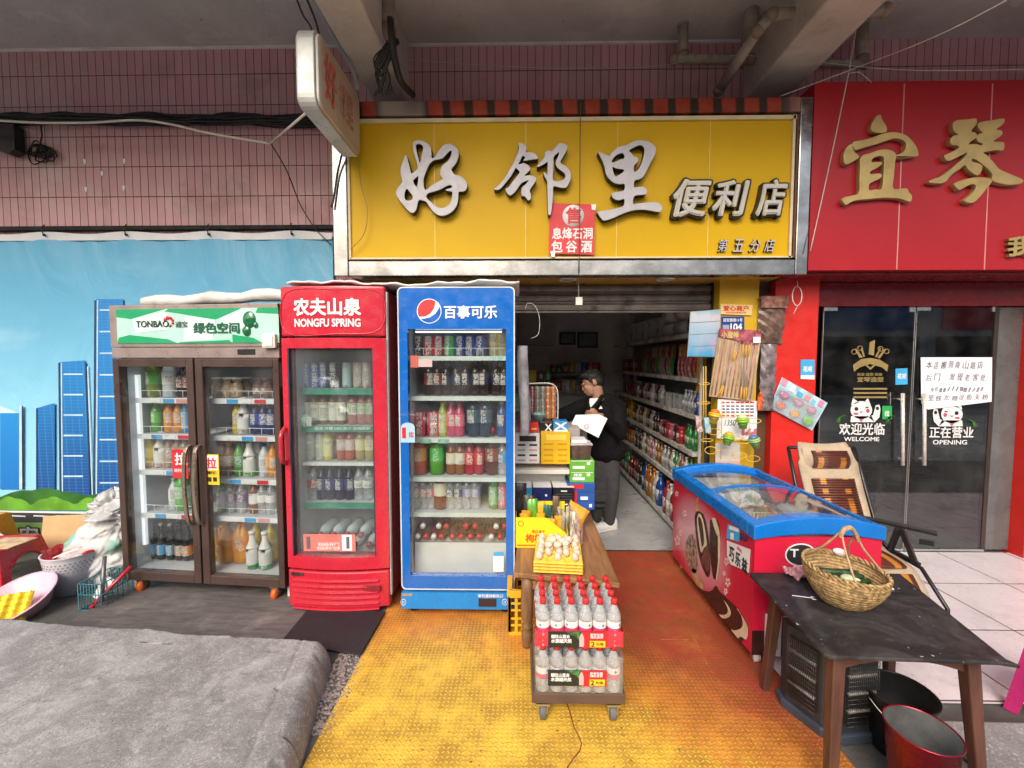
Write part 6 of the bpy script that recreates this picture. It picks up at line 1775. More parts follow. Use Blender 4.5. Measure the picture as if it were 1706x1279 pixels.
# ---------------------------------------------------------------- two buckets by the table
def bucket(x, y, h, r0, r1, tilt, om, im, label, name, handle=True):
    t = thing(name, label, 'bucket', (x, y, 0))
    t.rotation_euler = tilt
    m = MB().lathe([(r0, 0), (r1, h), (r1 + .004, h + .002), (r1 + .004, h - .006), (r1 - .003, h), (r0 - .004, .012), (.0001, .012)], 36, mis=[0, 0, 0, 1, 1, 1])
    m.obj('pail', [om, im], t)
    if handle:
        MB().tube(spline([(-r1 - .004, 0, h - .03), (-r1 * .8, -r1 * .55, h - .07), (0, -r1 - .015, h - .1), (r1 * .8, -r1 * .55, h - .07), (r1 + .004, 0, h - .03)], 8), .0028, 6).obj('handle', CHROME, t)
    return t
bucket(1.56, 1.70, .25, .085, .12, (0, 0, 0), pm('black_pail', (.015, .014, .012), .35, dirt=.25, dcol=(.2, .16, .06)), pm('black_pail_inside', (.008, .008, .008), .5), 'black bucket standing behind the red metal bucket under the table', 'black_bucket')
bucket(1.425, 1.46, .3, .078, .104, (0, 0, .3), pm('red_metal_pail', (.28, .012, .03), .22, m=.55, var=.15, bump=.004, bs=6), pm('sooty_metal', (.1, .1, .1), .6, m=.3, var=.4, dirt=.5, dcol=(.03, .03, .03), vs=8), 'shiny red metal bucket with a sooty inside, front of the table', 'red_bucket', False)
# low grey concrete slab at the right front edge and a magenta stool
struct(MB().prism([(1.72, 1.2, 0), (3.2, 1.2, 0), (3.2, 1.76, 0), (1.80, 1.78, 0)], (0, 0, .06)).obj('kerb_slab', m_concrete(), bev=.012))
def stool(x, y, h, w, m, label, rz=0., open_=True):
    t = thing('plastic_stool', label, 'stool', (x, y, 0), rz)
    a, b = w * .37, w * .5
    MB().prism([(u * a, v * a, h - .012) for u, v in ((-1, -.8), (-.8, -1), (.8, -1), (1, -.8), (1, .8), (.8, 1), (-.8, 1), (-1, .8))], (0, 0, .012)).obj('seat', m, t, bev=.006)
    def P(u, k, z):   # a point on a sloping side: u across, z up
        wd = b + (a - b) * z / h
        return k @ Vector((u * wd, -wd, z))
    for an in range(4):
        k = Matrix.Rotation(an * math.pi / 2, 3, 'Z')
        arch_ = [P(.66 * math.cos(math.pi * i / 14), k, h * .12 + h * .6 * math.sin(math.pi * i / 14) ** .7) for i in range(15)]
        pts = [P(-.99, k, h - .006), P(.99, k, h - .006), P(1, k, 0), P(.7, k, 0)] + arch_ + [P(-.7, k, 0), P(-1, k, 0)]
        MB().prism(pts, k @ Vector((0, .007, 0))).obj('side_panel', m, t)
        for q in (.8, .9):
            MB().tube([P(.62 * q * 1.28 * math.cos(math.pi * i / 14), k, h * .14 + h * (.52 + .22 * (q - .7)) * math.sin(math.pi * i / 14) ** .7 * 1.02) + k @ Vector((0, -.003, 0)) for i in range(2, 13)], .004, 5).obj('rib', m, t)
    return t
stool(2.42, 1.82, .32, .30, pm('magenta_plastic', (.55, .03, .18), .35), 'magenta plastic stool cut off at the right edge of the photo', .3)

# ---------------------------------------------------------------- folding recliner behind the freezer
RC = thing('recliner', 'beige folding recliner with brown bead panels behind the chest freezer', 'recliner', (2.12, 2.6, 0))
BEI = pm('beige_fabric', (.42, .33, .23), .85, var=.12, vs=10, bump=.004, bs=50)
prof = [(2.99, 1.03), (2.93, .93), (2.88, .80), (2.80, .62), (2.72, .46), (2.64, .415), (2.54, .41), (2.46, .40), (2.4, .36), (2.34, .29), (2.29, .22)]
pl = spline([(0, y, z) for y, z in prof], 4)
def wid(t): return (1.90 + .05 * t, 2.33 - .04 * t) if t > .12 else (1.925, 2.31)
N_ = len(pl) - 1
def slg(a, b):
    p = pl[int(round(a * N_))]
    x0, x1 = wid(a)
    k = .02 * math.sin(min(1, a * 10) * math.pi / 2)
    x0, x1 = (x0 + .03 - k - .01 * math.sin(a * 40) * 0, x1 - .03 + k)
    return (x0 + (x1 - x0) * b, p.y, p.z - .012 * math.sin(b * math.pi))
g_ = MB().grid(slg, N_, 10)
o = g_.obj('sling', BEI, RC, world=True)
s_ = o.modifiers.new('Solidify', 'SOLIDIFY'); s_.thickness = .02
BEAD = MT('wooden_bead_panel')
f_ = (BEAD.x / .048).floor()
band = ((BEAD.x.abs() - .075).abs()).ss(.016, .022, 1, 0)
slat = ((BEAD.z * 70 + BEAD.y * 0).fract() - .5).abs()
BEAD.set(Base_Color=BEAD.mix(band * BEAD.white(f_, (BEAD.z * 35).floor()).ss(.2, .3), BEAD.mix(BEAD.noise(30, 3), (.07, .018, .012), (.14, .04, .022)), (.55, .22, .03)), Roughness=.35)
BEAD = BEAD.mat
def beads(a0, a1, b0, b1, nrow):
    m = MB()
    for i in range(nrow):
        a = a0 + (a1 - a0) * (i + .5) / nrow
        k = a * N_; i0 = int(k); t = k - i0
        P = pl[i0].lerp(pl[min(N_, i0 + 1)], t)
        x0, x1 = wid(a)
        tan = (pl[min(N_, i0 + 1)] - pl[i0]).normalized()
        nr = Vector((0, tan.z, -tan.y))
        if nr.z < 0 and abs(nr.z) > .2 or (abs(nr.z) <= .2 and nr.y > 0): nr = -nr
        if nr.y > 0 and a < .4: nr = -nr
        c0 = Vector((x0 + (x1 - x0) * b0, P.y, P.z)) + nr * .008
        c1 = Vector((x0 + (x1 - x0) * b1, P.y, P.z)) + nr * .008
        m.cyl(c0, c1, .0085, n=8)
    m.obj('bead_panel', BEAD, RC, world=True)
beads(.2, .48, .16, .84, 34); beads(.52, .72, .16, .84, 24); beads(.78, .95, .16, .84, 18)
hp_ = MB()
hp_.grid(lambda a, b: (1.955 + .33 * a, 2.93 - .035 * math.sin(b * math.pi) * math.sin(min(1, a * 6, (1 - a) * 6) * math.pi / 2) - .06 * (1 - b) * .6 + .02, .86 + .14 * b), 14, 10)
o = hp_.obj('head_pillow', BEI, RC, world=True)
hb_ = MB()
for i in range(11):
    z = .872 + .0105 * i
    b_ = (z - .86) / .14
    y = 2.93 - .035 * math.sin(b_ * math.pi) - .036 * (1 - b_) + .014
    hb_.cyl((2.0, y, z), (2.24, y, z), .0062, n=8)
hb_.obj('bead_panel', BEAD, RC, world=True)
fm = MB()
for x in (1.885, 2.345):
    fm.tube([(x, y + .03, z - .01) for y, z in [(2.96, 1.0), (2.87, .78), (2.78, .58), (2.70, .44), (2.62, .40)]], .012, 8)
    fm.tube([(x, 2.66, .40), (x, 2.46, .39), (x, 2.3, .24), (x, 2.29, .0)], .011, 8)
    fm.bar((x, 2.75, .40), (x, 2.95, .0), .02); fm.bar((x, 2.6, .40), (x, 2.32, .02), .02)
for dx, k_ in ((0, 1), (-.52, -1)):
    Q = lambda x, y, z: Vector((2.115 + (x - 2.115) * k_, y, z))
    fm.bar(Q(2.20, 2.72, .60), Q(2.43, 2.46, .585), .012, .06) if False else fm.prism([Q(2.17, 2.72, .585), Q(2.21, 2.76, .585), Q(2.455, 2.49, .585), Q(2.415, 2.45, .585)], (0, 0, .014))
    fm.bar(Q(2.30, 2.57, .58), Q(2.335, 2.66, .41), .026); fm.bar(Q(2.31, 2.56, .58), Q(2.345, 2.50, .40), .026); fm.bar(Q(2.335, 2.68, .41), Q(2.35, 2.48, .40), .022)
    fm.bar(Q(2.36, 2.5, .535), Q(2.41, 2.46, .535), .01, .03)
fm.tube([(1.885, 2.99, .99), (2.345, 2.99, .99)], .012, 8)
fm.tube([(1.885, 2.29, .02), (2.345, 2.29, .02)], .011, 8)
fm.obj('frame', BLACKM, RC, world=True)

# ---------------------------------------------------------------- the printed banner on the left wall
YB_ = 3.55
BN = thing('banner', 'light blue banner printed with a city skyline on the left wall', 'banner', (-2.6, YB_, 0))
SKYM = MT('banner_sky_print')
c = SKYM.mix((SKYM.z * 1. + SKYM.noise(.8, 3) * .3).ss(.9, 2.4), (.3, .66, .86), (.12, .42, .64))
c = SKYM.mix(SKYM.noise(1.2, 4, .5, st=(.6, 1, 2.)).ss(.55, .75, 0, .4), c, (.5, .75, .88))
SKYM.set(Base_Color=c, Roughness=.42)
SKYM.bump(SKYM.noise(2.2, 3, .5, st=(1.2, 1, .5), dist=1.5), .03, .8)
zT = 2.665
def bn(a, b):
    x = -6 + 4.455 * a
    z = .0 + (zT - .065) * b
    d = max(0, (z - 1.9) / .75)
    e = (x + 6 + .35) % .69 - .345
    return (x, YB_ - .02 * d * d * math.cos(e * 9.1) * abs(math.sin(e * 14 + z * 3)) - .004 * math.sin(x * 4 + z * 2), z)
MB().grid(bn, 130, 50, flip=False).obj('sheet', SKYM.mat, BN, world=True)
def bn2(a, b):
    x = -6 + 4.455 * a
    e = (x + 6 + .35) % .69 - .345
    return (x, YB_ - .006 - .008 * math.cos(e * 9.1) * b, zT - .064 + .062 * b + .008 * math.cos(e * 9.1) * b - .006)
MB().grid(bn2, 130, 4).obj('hem', pm('banner_white_hem', (.7, .72, .74), .5, var=.06), BN, world=True)
ey = MB()
for i in range(7):
    x = -6 - .35 + .345 + .69 * i
    ey.cyl((x, YB_ - .03, zT - .03), (x, YB_ - .018, zT - .03), .01, n=10).tube([(x, YB_ - .03, zT - .03), (x - .012, YB_ - .03, zT + .02), (x - .012, YB_ - .005, zT + .06)], .004, 5)
ey.obj('eyelet_ties', CABLE, BN, world=True)
MB().box((-6, YB_ + .005, zT + .02), (-1.54, YW - .001, zT + .052)).obj('batten', DARK, BN, world=True)
yb_ = YB_ - .012
def bprint(px, m, name, dy=0., par=BN): return card(px, yb_ - dy, name, m, par, t=.001)
def tower_mat(name, c0, c1, wx, wz, line):
    t = MT(name)
    g_ = ((t.z / wz).fract() - .5).abs().ss(.44, .49) * .9
    v = ((t.x / wx).fract() - .5).abs().ss(.42, .48) * .45
    c = t.mix((t.z + t.noise(2, 2) * .3).ss(.3, 1.9), c0, c1)
    t.set(Base_Color=t.mix(g_.mx(v), c, line), Roughness=.42)
    return t.mat
TW = tower_mat('tower_print_blue', (.008, .05, .24), (.015, .22, .58), .06, .028, (.06, .33, .68))
TW2 = tower_mat('tower_print_plain', (.01, .16, .55), (.02, .3, .7), .05, 3., (.015, .22, .6))
PALE, PNAVY = pm('tower_pale_edge', (.5, .68, .82), .45), pm('tower_navy_edge', (.01, .05, .13), .45)
for px, m in (([(0, 688), (32, 688), (32, 815), (0, 815)], TW2), ([(60, 680), (91, 671), (91, 825), (60, 825)], TW), ([(99, 603), (142, 600), (150, 835), (99, 835)], TW), ([(160, 498), (205, 498), (215, 835), (160, 835)], TW)): bprint(px, m, 'tower_print')
for px in ([(32, 676), (37, 676), (38, 815), (32, 815)], [(0, 676), (33, 688), (0, 688), (0, 680)]): bprint(px, PALE, 'tower_edge', .002)
for x0, x1, y0, y1, lean in ((97, 100, 604, 832, 2), (101, 103, 604, 832, 2), (141, 143.5, 604, 830, 8), (145, 147, 610, 830, 8), (157, 160, 500, 826, -2), (161.5, 163.5, 500, 826, -2), (60, 62.5, 680, 822, 0), (36, 38, 676, 815, 1)):
    bprint([(x0, y0), (x1, y0), (x1 + lean, y1), (x0 + lean, y1)], PNAVY if x0 not in (101, 145, 161.5) else PALE, 'tower_edge', .002)
for y in range(622, 830, 34): bprint([(106, y), (138, y), (138, y + 2.5), (106, y + 2.5)], PALE, 'tower_band', .0025)
for y in range(515, 830, 36): bprint([(166, y), (205, y), (205, y + 2.5), (166, y + 2.5)], PALE, 'tower_band', .0025)
def bumps(y, amp, step_, x0=-80, x1=215, base=850, ph=0.):
    pts = []
    x = x0
    while x <= x1:
        pts.append((x, y - amp * abs(math.sin(x * step_ + ph)) - .25 * amp * abs(math.sin(x * step_ * 2.7))))
        x += 5
    return pts + [(x1, base), (x0, base)]
bprint([(72, 822), (80, 816), (92, 815), (100, 820), (102, 834), (74, 834)], pm('printed_white'), 'cloud_print', .003)
bprint(bumps(828, 12, .022), pm('bush_dark', (.03, .14, .02), .5, var=.3, vs=4), 'bush_print', .004)
bprint(bumps(843, 13, .045, ph=.8), pm('bush_light', (.13, .36, .03), .5, var=.25, vs=5), 'bush_print', .005)
bprint([(-80, 849), (215, 854), (215, 857), (-80, 852)], pm('printed_white'), 'kerb_print', .006)
bprint([(-80, 852), (215, 857), (215, 872), (-80, 869)], pm('road_print', (.05, .055, .06), .5), 'road_print', .007)
for x in (-4, 32, 70, 108): bprint([(x - 14, 858), (x + 11, 859), (x + 10, 861), (x - 15, 860)], pm('printed_white'), 'road_dash', .008)
bprint([(-80, 869), (215, 872), (215, 935), (-80, 935)], pm('grass_print', (.2, .38, .1), .5, var=.2, vs=5), 'grass_print', .007)
signtext('安', 34, 63, 878, 903, .002, [pm('printed_white'), INK], .03, 0, y=yb_ - .0105, par=BN, nm='lettering')
signtext('安', 32.5, 65, 876.5, 904.5, .0015, [INK, INK], .075, 0, y=yb_ - .0085, par=BN, nm='lettering')
signtext('平', -6, 26, 878, 903, .002, [pm('printed_white'), INK], .03, 0, y=yb_ - .0105, par=BN, nm='lettering')
# ---------------------------------------------------------------- clutter on the left
bd = tag(card([(64, 862), (165, 858), (178, 1000), (66, 1000)], 3.3, 'brown_board', KRAFT, None, .008), 'pale brown board leaning on the banner behind the bins', 'board')
bd.rotation_euler = (R(-6), 0, 0)
RP, OP = pm('red_stool_plastic', (.6, .015, .03), .32, var=.05), pm('orange_stool_plastic', (.72, .26, .02), .35, var=.05)
stool(-3.80, 2.98, .27, .40, RP, 'red plastic stool with a yellow square on its seat', .12)
stool(-4.3, 3.2, .37, .40, OP, 'orange plastic stool behind the red stool at the left edge', -.05)
tag(MB().box((-.12, -.09, 0), (.12, .1, .006)).obj('paper_square', pm('sandy_paper', (.6, .4, .22), .7, var=.3, vs=14), org=(0, 0, 0)), 'sandy yellow square lying on the red stool', 'paper').location = (-3.72, 2.96, .272)
wb_ = thing('waste_bin', 'white perforated bin with a red bag lining', 'bin', (-3.12, 2.86, 0))
MB().lathe([(.12, 0), (.155, .24), (.16, .27), (.165, .275), (.155, .277), (.118, .01), (.0001, .01)], 28, mis=[0, 0, 0, 0, 1, 1]).obj('bin', [pm('pale_lilac_plastic', (.6, .6, .66), .4), pm('red_bag', (.55, .03, .03), .35, var=.2, vs=14)], wb_)
hl = MB()
for r_ in range(4):
    for k in range(40):
        a = 6.2832 * (k + .5 * (r_ % 2)) / 40; z = .17 + .02 * r_; rr_ = .12 + .035 * z / .24 + .0006
        hl.obox((rr_ * math.cos(a), rr_ * math.sin(a), z), (.002, .008, .008), Matrix.Rotation(a, 3, 'Z'))
hl.obj('perforation', pm('hole_grey', (.2, .19, .2), .7), wb_)
MB().grid(lambda a, b: ((.146 + .026 * b) * math.cos(math.pi * (a * 1.3 - .15)) * (1 + .02 * math.sin(a * 50)), (.146 + .026 * b) * math.sin(math.pi * (a * 1.3 - .15)), .24 + .05 * math.sin(b * math.pi * .75) + .006 * math.sin(a * 40)), 60, 8).obj('bag_lining', pm('red_bag', (.62, .03, .03), .35, var=.2, vs=14), wb_)
tag(MB().bar((-.08, 0, 0), (.08, .02, .06), .03, .006).obj('paper_strip', PAPER, org=(0, 0, 0)), 'white strip of plastic lying across the top of the bin', 'strip').location = (-3.06, 2.76, .27)
bs_ = thing('basin', 'pale pink plastic basin tilted on the ground at the left', 'basin', (-3.16, 2.58, .02))
bs_.rotation_euler = (R(24), R(-4), 0)
MB().lathe([(.14, 0), (.19, .09), (.205, .095), (.203, .101), (.186, .096), (.135, .008), (.0001, .008)], 36).obj('bowl', pm('pale_pink_plastic', (.72, .45, .55), .35, var=.05), bs_)
et = tray_mesh(6, 6).obj('egg_tray', pm('bright_yellow_tray', (.8, .6, .02), .4, var=.06))
et.location = (-3.17, 2.41, .05); et.rotation_euler = (R(28), R(5), R(38))
s_ = et.modifiers.new('Solidify', 'SOLIDIFY'); s_.thickness = .003
tag(et, 'bright yellow egg tray leaning on the pink basin', 'egg tray')
def crease(v, k): return sum(abs(NZ.noise(v * k * 2 ** i)) / 1.7 ** i for i in range(3))
def sack(a, b):
    an = 6.2832 * a
    v = Vector((math.cos(an), math.sin(an), b * 2.2))
    r = .17 * (math.sin(math.pi * (.1 + .82 * b)) ** .4) * (1.12 - .25 * b)
    r += .075 * (crease(v, 1.1) - .35) + .012 * math.sin(an * 2 + 1)
    return (r * 1.05 * math.cos(an) + .2 * b ** 1.3 - .08, r * .62 * math.sin(an) + .05 * b, .54 * b + .02 * NZ.noise(v * 2))
SK = thing('sack', 'slumped white woven sack leaning beside the brown fridge', 'sack', (-3.02, 2.92, 0))
SK.scale = (1.1, 1, 1.0)
SKM = MT('woven_sack')
c = SKM.mix(SKM.noise(3, 5).ss(.3, .7), (.55, .55, .54), (.66, .66, .65))
c = SKM.mix((SKM.noise(4.5, 2, .4) + (SKM.z - .33).abs() * -1.6).ss(.42, .5, 0, .75), c, (.08, .35, .25))
c = SKM.mix(SKM.noise(7, 4, .6).ss(.62, .68, 0, .55), c, (.3, .3, .29))
SKM.set(Base_Color=c, Roughness=.5)
SKM.bump(SKM.noise(9, 6, .6), .008)
MB().grid(sack, 110, 70, flip=True).obj('sack_body', SKM.mat, SK)
def sack2(a, b):
    an = 6.2832 * a
    v = Vector((math.cos(an), math.sin(an), b * 3 + 4))
    r = .155 * math.sin(math.pi * min(.999, .06 + .94 * b)) ** .55 * (1 - .3 * b)
    r += (.16 * (crease(v, 1.3) - .4)) * math.sin(math.pi * min(1, .1 + .9 * b))
    return (r * 1.1 * math.cos(an) + .16 - .05 * b, r * .7 * math.sin(an) + .03, .42 + .27 * b + .03 * NZ.noise(v * 1.5))
MB().grid(sack2, 110, 46, flip=True).obj('bag_mouth', pm('grey_crinkled_film', (.5, .5, .5), .22, var=.15, vs=6, bump=.006, bs=14, coat=.6), SK)
WC = thing('wire_crate', 'teal wire crate on the ground left of the brown fridge', 'crate', (-2.68, 2.72, 0))
m = MB()
x0, x1, y0, y1, h = -.14, .01, -.12, .1, .17
for z in (.0, .1, h):
    m.tube([(x0, y0, z), (x1, y0, z), (x1, y1, z), (x0, y1, z)], .004, 6, closed=True)
for i in range(9):
    u = x0 + (x1 - x0) * i / 8
    m.tube([(u, y0, h), (u, y0, 0), (u, y1, 0), (u, y1, h)], .0022, 5)
for i in range(7):
    u = y0 + (y1 - y0) * i / 6
    m.tube([(x0, u, h), (x0, u, 0), (x1, u, 0), (x1, u, h)], .0022, 5)
m.obj('wires', pm('teal_wire', (.03, .2, .25), .4), WC)
tag(MB().cyl((-2.69, 2.62, .04), (-2.735, 2.7, .31), .011).obj('pipe', pm('dull_steel_pipe', (.2, .2, .2), .4, m=.6), org=(-2.7, 2.66, .04)), 'short grey steel pipe standing in the teal wire crate', 'pipe')
tag(MB().cyl((-2.74, 2.6, .02), (-2.60, 2.74, .22), .012).obj('handle', pm('red_enamel'), org=(-2.68, 2.66, .02)), 'red rod leaning across the teal wire crate', 'rod')
tag(MB().obox((0, 0, 0), (.07, .02, .16), Matrix.Rotation(.5, 3, 'Y')).obj('carton', LABEL, org=(0, 0, -.08)), 'pale blue carton lying inside the teal wire crate', 'carton').location = (-2.73, 2.68, .02)

# ---------------------------------------------------------------- hanging goods round the doorway
yk = 3.385
def sign_card(px, y, name, label, cat_, mat, t=.004):
    t_ = thing(name, label, cat_, sum((U(a, b, y) for a, b in px), Vector()) / len(px))
    card(px, y, 'plate', mat, t_, t)
    return t_
t_ = sign_card([(1200, 506), (1254, 508), (1252, 525), (1201, 523)], yk, 'name_plate', 'pale yellow plate with red characters on the yellow column', 'plate', pm('plate_yellow', (.72, .55, .22), .45))
ptext('爱心商户', PRED, t_, 1205, 1247, 509, 518, yk - .002, .03); ptext('贵阳诚信经营示范', PRED, t_, 1209, 1243, 519, 522, yk - .002, .0)
t_ = sign_card([(1202, 527), (1240, 527), (1240, 553), (1202, 553)], yk, 'number_plate', 'blue house number plate 104 on the yellow column', 'plate', pm('plate_blue', (.01, .05, .25), .4))
ptext('延安南巷11号', PWHITE, t_, 1205, 1237, 530, 536, yk - .002, .02); ptext('104', PWHITE, t_, 1217, 1236, 539, 550, yk - .002, .04)
card([(1204, 541), (1215, 541), (1215, 550), (1204, 550)], yk - .002, 'emblem', pm('plate_grey', (.3, .35, .45), .4), t_, .001)
t_ = sign_card([(1150, 519), (1201, 515), (1198, 595), (1145, 594)], 3.38, 'calendar', 'sky blue and pink picture card hanging in the doorway', 'picture card', pm('card_back', (.4, .4, .42), .5))
CM = MT('cloud_picture')
n = CM.noise(3.2, 4, .55)
c = CM.mix((CM.z * 2.6 + n * .9).ss(-.05, .85), (.02, .3, .55), (.5, .55, .62))
c = CM.mix((n + CM.x * 1.5).ss(.5, .8, 0, .7), c, (.6, .32, .36))
c = CM.mix((CM.z * 2. + n).ss(.75, .95), c, (.18, .42, .55))
CM.set(Base_Color=c, Roughness=.35)
card([(1151, 520), (1200, 516), (1197, 594), (1146, 593)], 3.374, 'picture', CM.mat, t_, .004)
for py in (537, 557, 577): card([(1150, py), (1199, py - 3), (1199, py - 2), (1150, py + 1)], 3.372, 'crease', pm('crease_grey', (.2, .25, .3), .5), t_, .001)
# board of sticks in clear film
SB = thing('stick_board', 'hanging board of long thin sparkler sticks in clear film', 'stick board', U(1228, 600, 3.36))
YG = 3.36
card([(1197, 560), (1268, 566), (1253, 668), (1181, 660)], YG, 'backing', pm('board_tan', (.42, .3, .19), .6, var=.15), SB, .006)
m = MB()
for i in range(11):
    a = i / 10
    m.tube([U(1201 + 64 * a, 566 + 5 * a, YG - .008), U(1185 + 65 * a, 657 + 7 * a, YG - .008)], .0045, 6, i % 2)
m.obj('sticks', [pm('stick_tan', (.5, .36, .2), .5, var=.3, vs=20), pm('stick_rose', (.42, .2, .18), .5, var=.4, vs=12)], SB, world=True)
m = MB()
for a, b, c_, d_ in ((1238, 573, 1234, 668), (1243, 574, 1239, 669), (1248, 574, 1243, 668), (1228, 586, 1196, 660), (1225, 584, 1200, 662)):
    p, q_ = U(a, b, YG - .018), U(c_, d_, YG - .018)
    m.tube([p, p.lerp(q_, .22)], .004, 6, 0).tube([p.lerp(q_, .22), p.lerp(q_, .75)], .0028, 6, 1).tube([p.lerp(q_, .75), q_], .004, 6, 0)
m.obj('loose_sticks', [pm('stick_yellow', (.75, .42, .02), .45), pm('stick_grey', (.35, .35, .4), .4)], SB, world=True)
card([(1198, 547), (1268, 550), (1268, 567), (1262, 572), (1240, 574), (1226, 566), (1197, 560)], YG - .012, 'header_card', pm('header_rose', (.33, .08, .1), .5, var=.7, vs=30), SB, .003)
ptext('小魔棒', pm('header_gold', (.6, .45, .2), .5), SB, 1202, 1231, 552, 563, YG - .0145, .03)
card([(1255, 561), (1267, 561), (1267, 571), (1255, 571)], YG - .016, 'price_ticket', PAPER, SB, .001)
# card with white and red notices, half hidden
t_ = sign_card([(1196, 664), (1262, 668), (1260, 735), (1194, 730)], yk - .005, 'paper_notice', 'white printed price sheet under the stick board on the column', 'notice', PAPER)
for i, (py, m_) in enumerate(((669, PRED), (675, INKG), (680, pm('blue_ink', (.05, .1, .3), .5)), (685, INKG), (691, PRED))):
    for k in range(7): card([(1202 + 8 * k, py), (1202 + 8 * k + random.uniform(4, 7), py), (1202 + 8 * k + 6, py + 2.5), (1202 + 8 * k, py + 2.5)], yk - .0075, 'print_line', m_, t_, .001)
ptext('1350', INKG, t_, 1207, 1226, 699, 709, yk - .0075, .0, shear=.2)
for k in range(5): card([(1236 + 5 * k, 715 + (k % 2) * 5), (1241 + 5 * k, 713 + (k % 2) * 5), (1240 + 5 * k, 726), (1235 + 5 * k, 724)], yk - .0075, 'print_patch', pm('rose_patch', (.5, .15, .2), .5), t_, .001)
t_ = sign_card([(1192, 738), (1233, 738), (1233, 783), (1192, 783)], yk - .004, 'paper_notice', 'pale blank sheet with a salmon foot low on the column', 'notice', pm('pale_sheet', (.62, .6, .58), .6))
card([(1192, 768), (1233, 768), (1233, 783), (1192, 783)], yk - .006, 'salmon_foot', pm('salmon_print', (.7, .4, .32), .5), t_, .001)
# yellow wire rack with coloured toy cups
RKY = thing('wire_rack', 'yellow wire display rack hanging before the yellow column', 'rack', U(1215, 720, 3.3))
YWM = pm('yellow_wire', (.72, .45, .08), .4)
m = MB()
yr_ = 3.31
for px in (1172, 1176): m.tube([U(px, 610, yr_), U(px, 740, yr_)], .0035, 6)
for px in (1203, 1249): m.tube([U(px, 668, yr_ - .01), U(px - 2, 765, yr_ - .01)], .003, 6)
def loop(cx, cy, rx, ry, n=18): return [U(cx + rx * math.cos(6.2832 * i / n), cy + ry * math.sin(6.2832 * i / n), yr_ - .03 - .03 * math.sin(6.2832 * i / n)) for i in range(n)]
for cx, cy, rx, ry in ((1173, 639, 9, 2), (1172, 671, 11, 2), (1178, 733, 10, 2.5), (1190, 719, 11, 5), (1255, 701, 13, 4), (1184, 750, 10, 6), (1207, 755, 14, 6), (1232, 759, 12, 5), (1255, 764, 11, 5), (1222, 730, 16, 4), (1213, 692, 14, 4), (1238, 735, 14, 4)):
    m.tube(loop(cx, cy, rx, ry), .003, 5, closed=True)
m.obj('wires', YWM, RKY, world=True)
def toycup(px, py, s, c1, c2, label, tilt):
    p = U(px, py, 3.26)
    t = thing('toy_cup', label, 'toy', p)
    t.rotation_euler = (0, tilt, 0); t.scale = (s,) * 3
    MB().lathe([(.026, -.05), (.034, .0), (.046, .004), (.046, .012), (.04, .016), (.046, .02), (.046, .028), (.038, .032)], 18).obj('cup', pm('toy_' + c1, dict(yellow=(.75, .45, .03), green=(.25, .5, .03), teal=(.3, .45, .15))[c1], .3), t)
    MB().lathe([(.036, .032), (.03, .048), (.016, .058), (.0001, .06)], 16).obj('lid', pm('toy_lid_' + c2, dict(orange=(.8, .2, .02), pale=(.6, .7, .35), blue=(.08, .2, .35), yellow=(.75, .4, .05))[c2], .25), t)
    MB().lathe([(.0345, -.02), (.0355, -.012)], 18).obj('band', pm('toy_band', (.1, .2, .08), .4), t)
toycup(1190, 694, 1.0, 'yellow', 'orange', 'yellow toy cup with an orange lid on the wire rack', .15)
toycup(1237, 703, 1.0, 'green', 'pale', 'green toy cup with a pale lid under the stick board', -.1)
toycup(1213, 731, .95, 'green', 'yellow', 'green toy cup with a yellow lid in the rack', .2)
toycup(1257, 736, .95, 'teal', 'blue', 'pale green toy cup with a dark blue lid', -.3)
for i, (px, py, c_, lb) in enumerate(((1164, 707, (.4, .12, .16), 'small dark pink toy packet hooked on the wire rack'), (1178, 708, (.15, .5, .7), 'small light blue toy packet hooked on the wire rack'))):
    p = U(px, py, 3.28)
    o = MB().box((-.022, -.012, -.06), (.022, .012, .06)).obj('toy_packet', LABEL, org=(0, 0, 0), bev=.004)
    o.location = p; o.rotation_euler = (0, -.15, 0); o.color = (*c_, 1); tag(o, lb, 'toy')
# clear bags hanging on the brown board
for i, (px, lb, c_, m_) in enumerate((([(1264, 497), (1309, 494), (1305, 530), (1299, 572), (1263, 560)], 'crinkled clear bag of brown sweets hanging high beside the red column', (.15, .085, .06), .9), ([(1268, 573), (1294, 573), (1292, 640), (1289, 684), (1266, 680)], 'long strip of silvery packets hanging beside the red column', (.17, .14, .15), .95))):
    a = [U(u, v, 3.38) for u, v in px]
    c0 = sum(a, Vector()) / len(a)
    g_ = MB()
    x0, x1 = min(p.x for p in a), max(p.x for p in a); z0, z1 = min(p.z for p in a), max(p.z for p in a)
    g_.grid(lambda u, v: (x0 + (x1 - x0) * (u if v > .3 else u * .9 + .03), 3.385 - .03 * math.sin(math.pi * u) * (math.sin(math.pi * v) ** .5 if 0 < v < 1 else 0) - .005 - .005 * math.sin(u * 14 + v * 31) , z0 + (z1 - z0) * v), 14, 24)
    o = g_.obj('hanging_bag', pm('crinkled_bag_%d' % i, c_, .18, var=m_ * .6, vs=15, bump=.006, bs=18, coat=.8), org=c0)
    tag(o, lb, 'bag')
    if i == 0: MB().box((x0 - c0.x, -.04, z1 - c0.z - .09), (x1 - c0.x, -.036, z1 - c0.z)).obj('header_card', pm('bag_header', (.22, .1, .07), .5, var=.7, vs=24), o)
p = U(1266, 664, 3.36)
t_ = thing('toy_dinosaur', 'small orange toy animal hanging beside the stick board', 'toy', p)
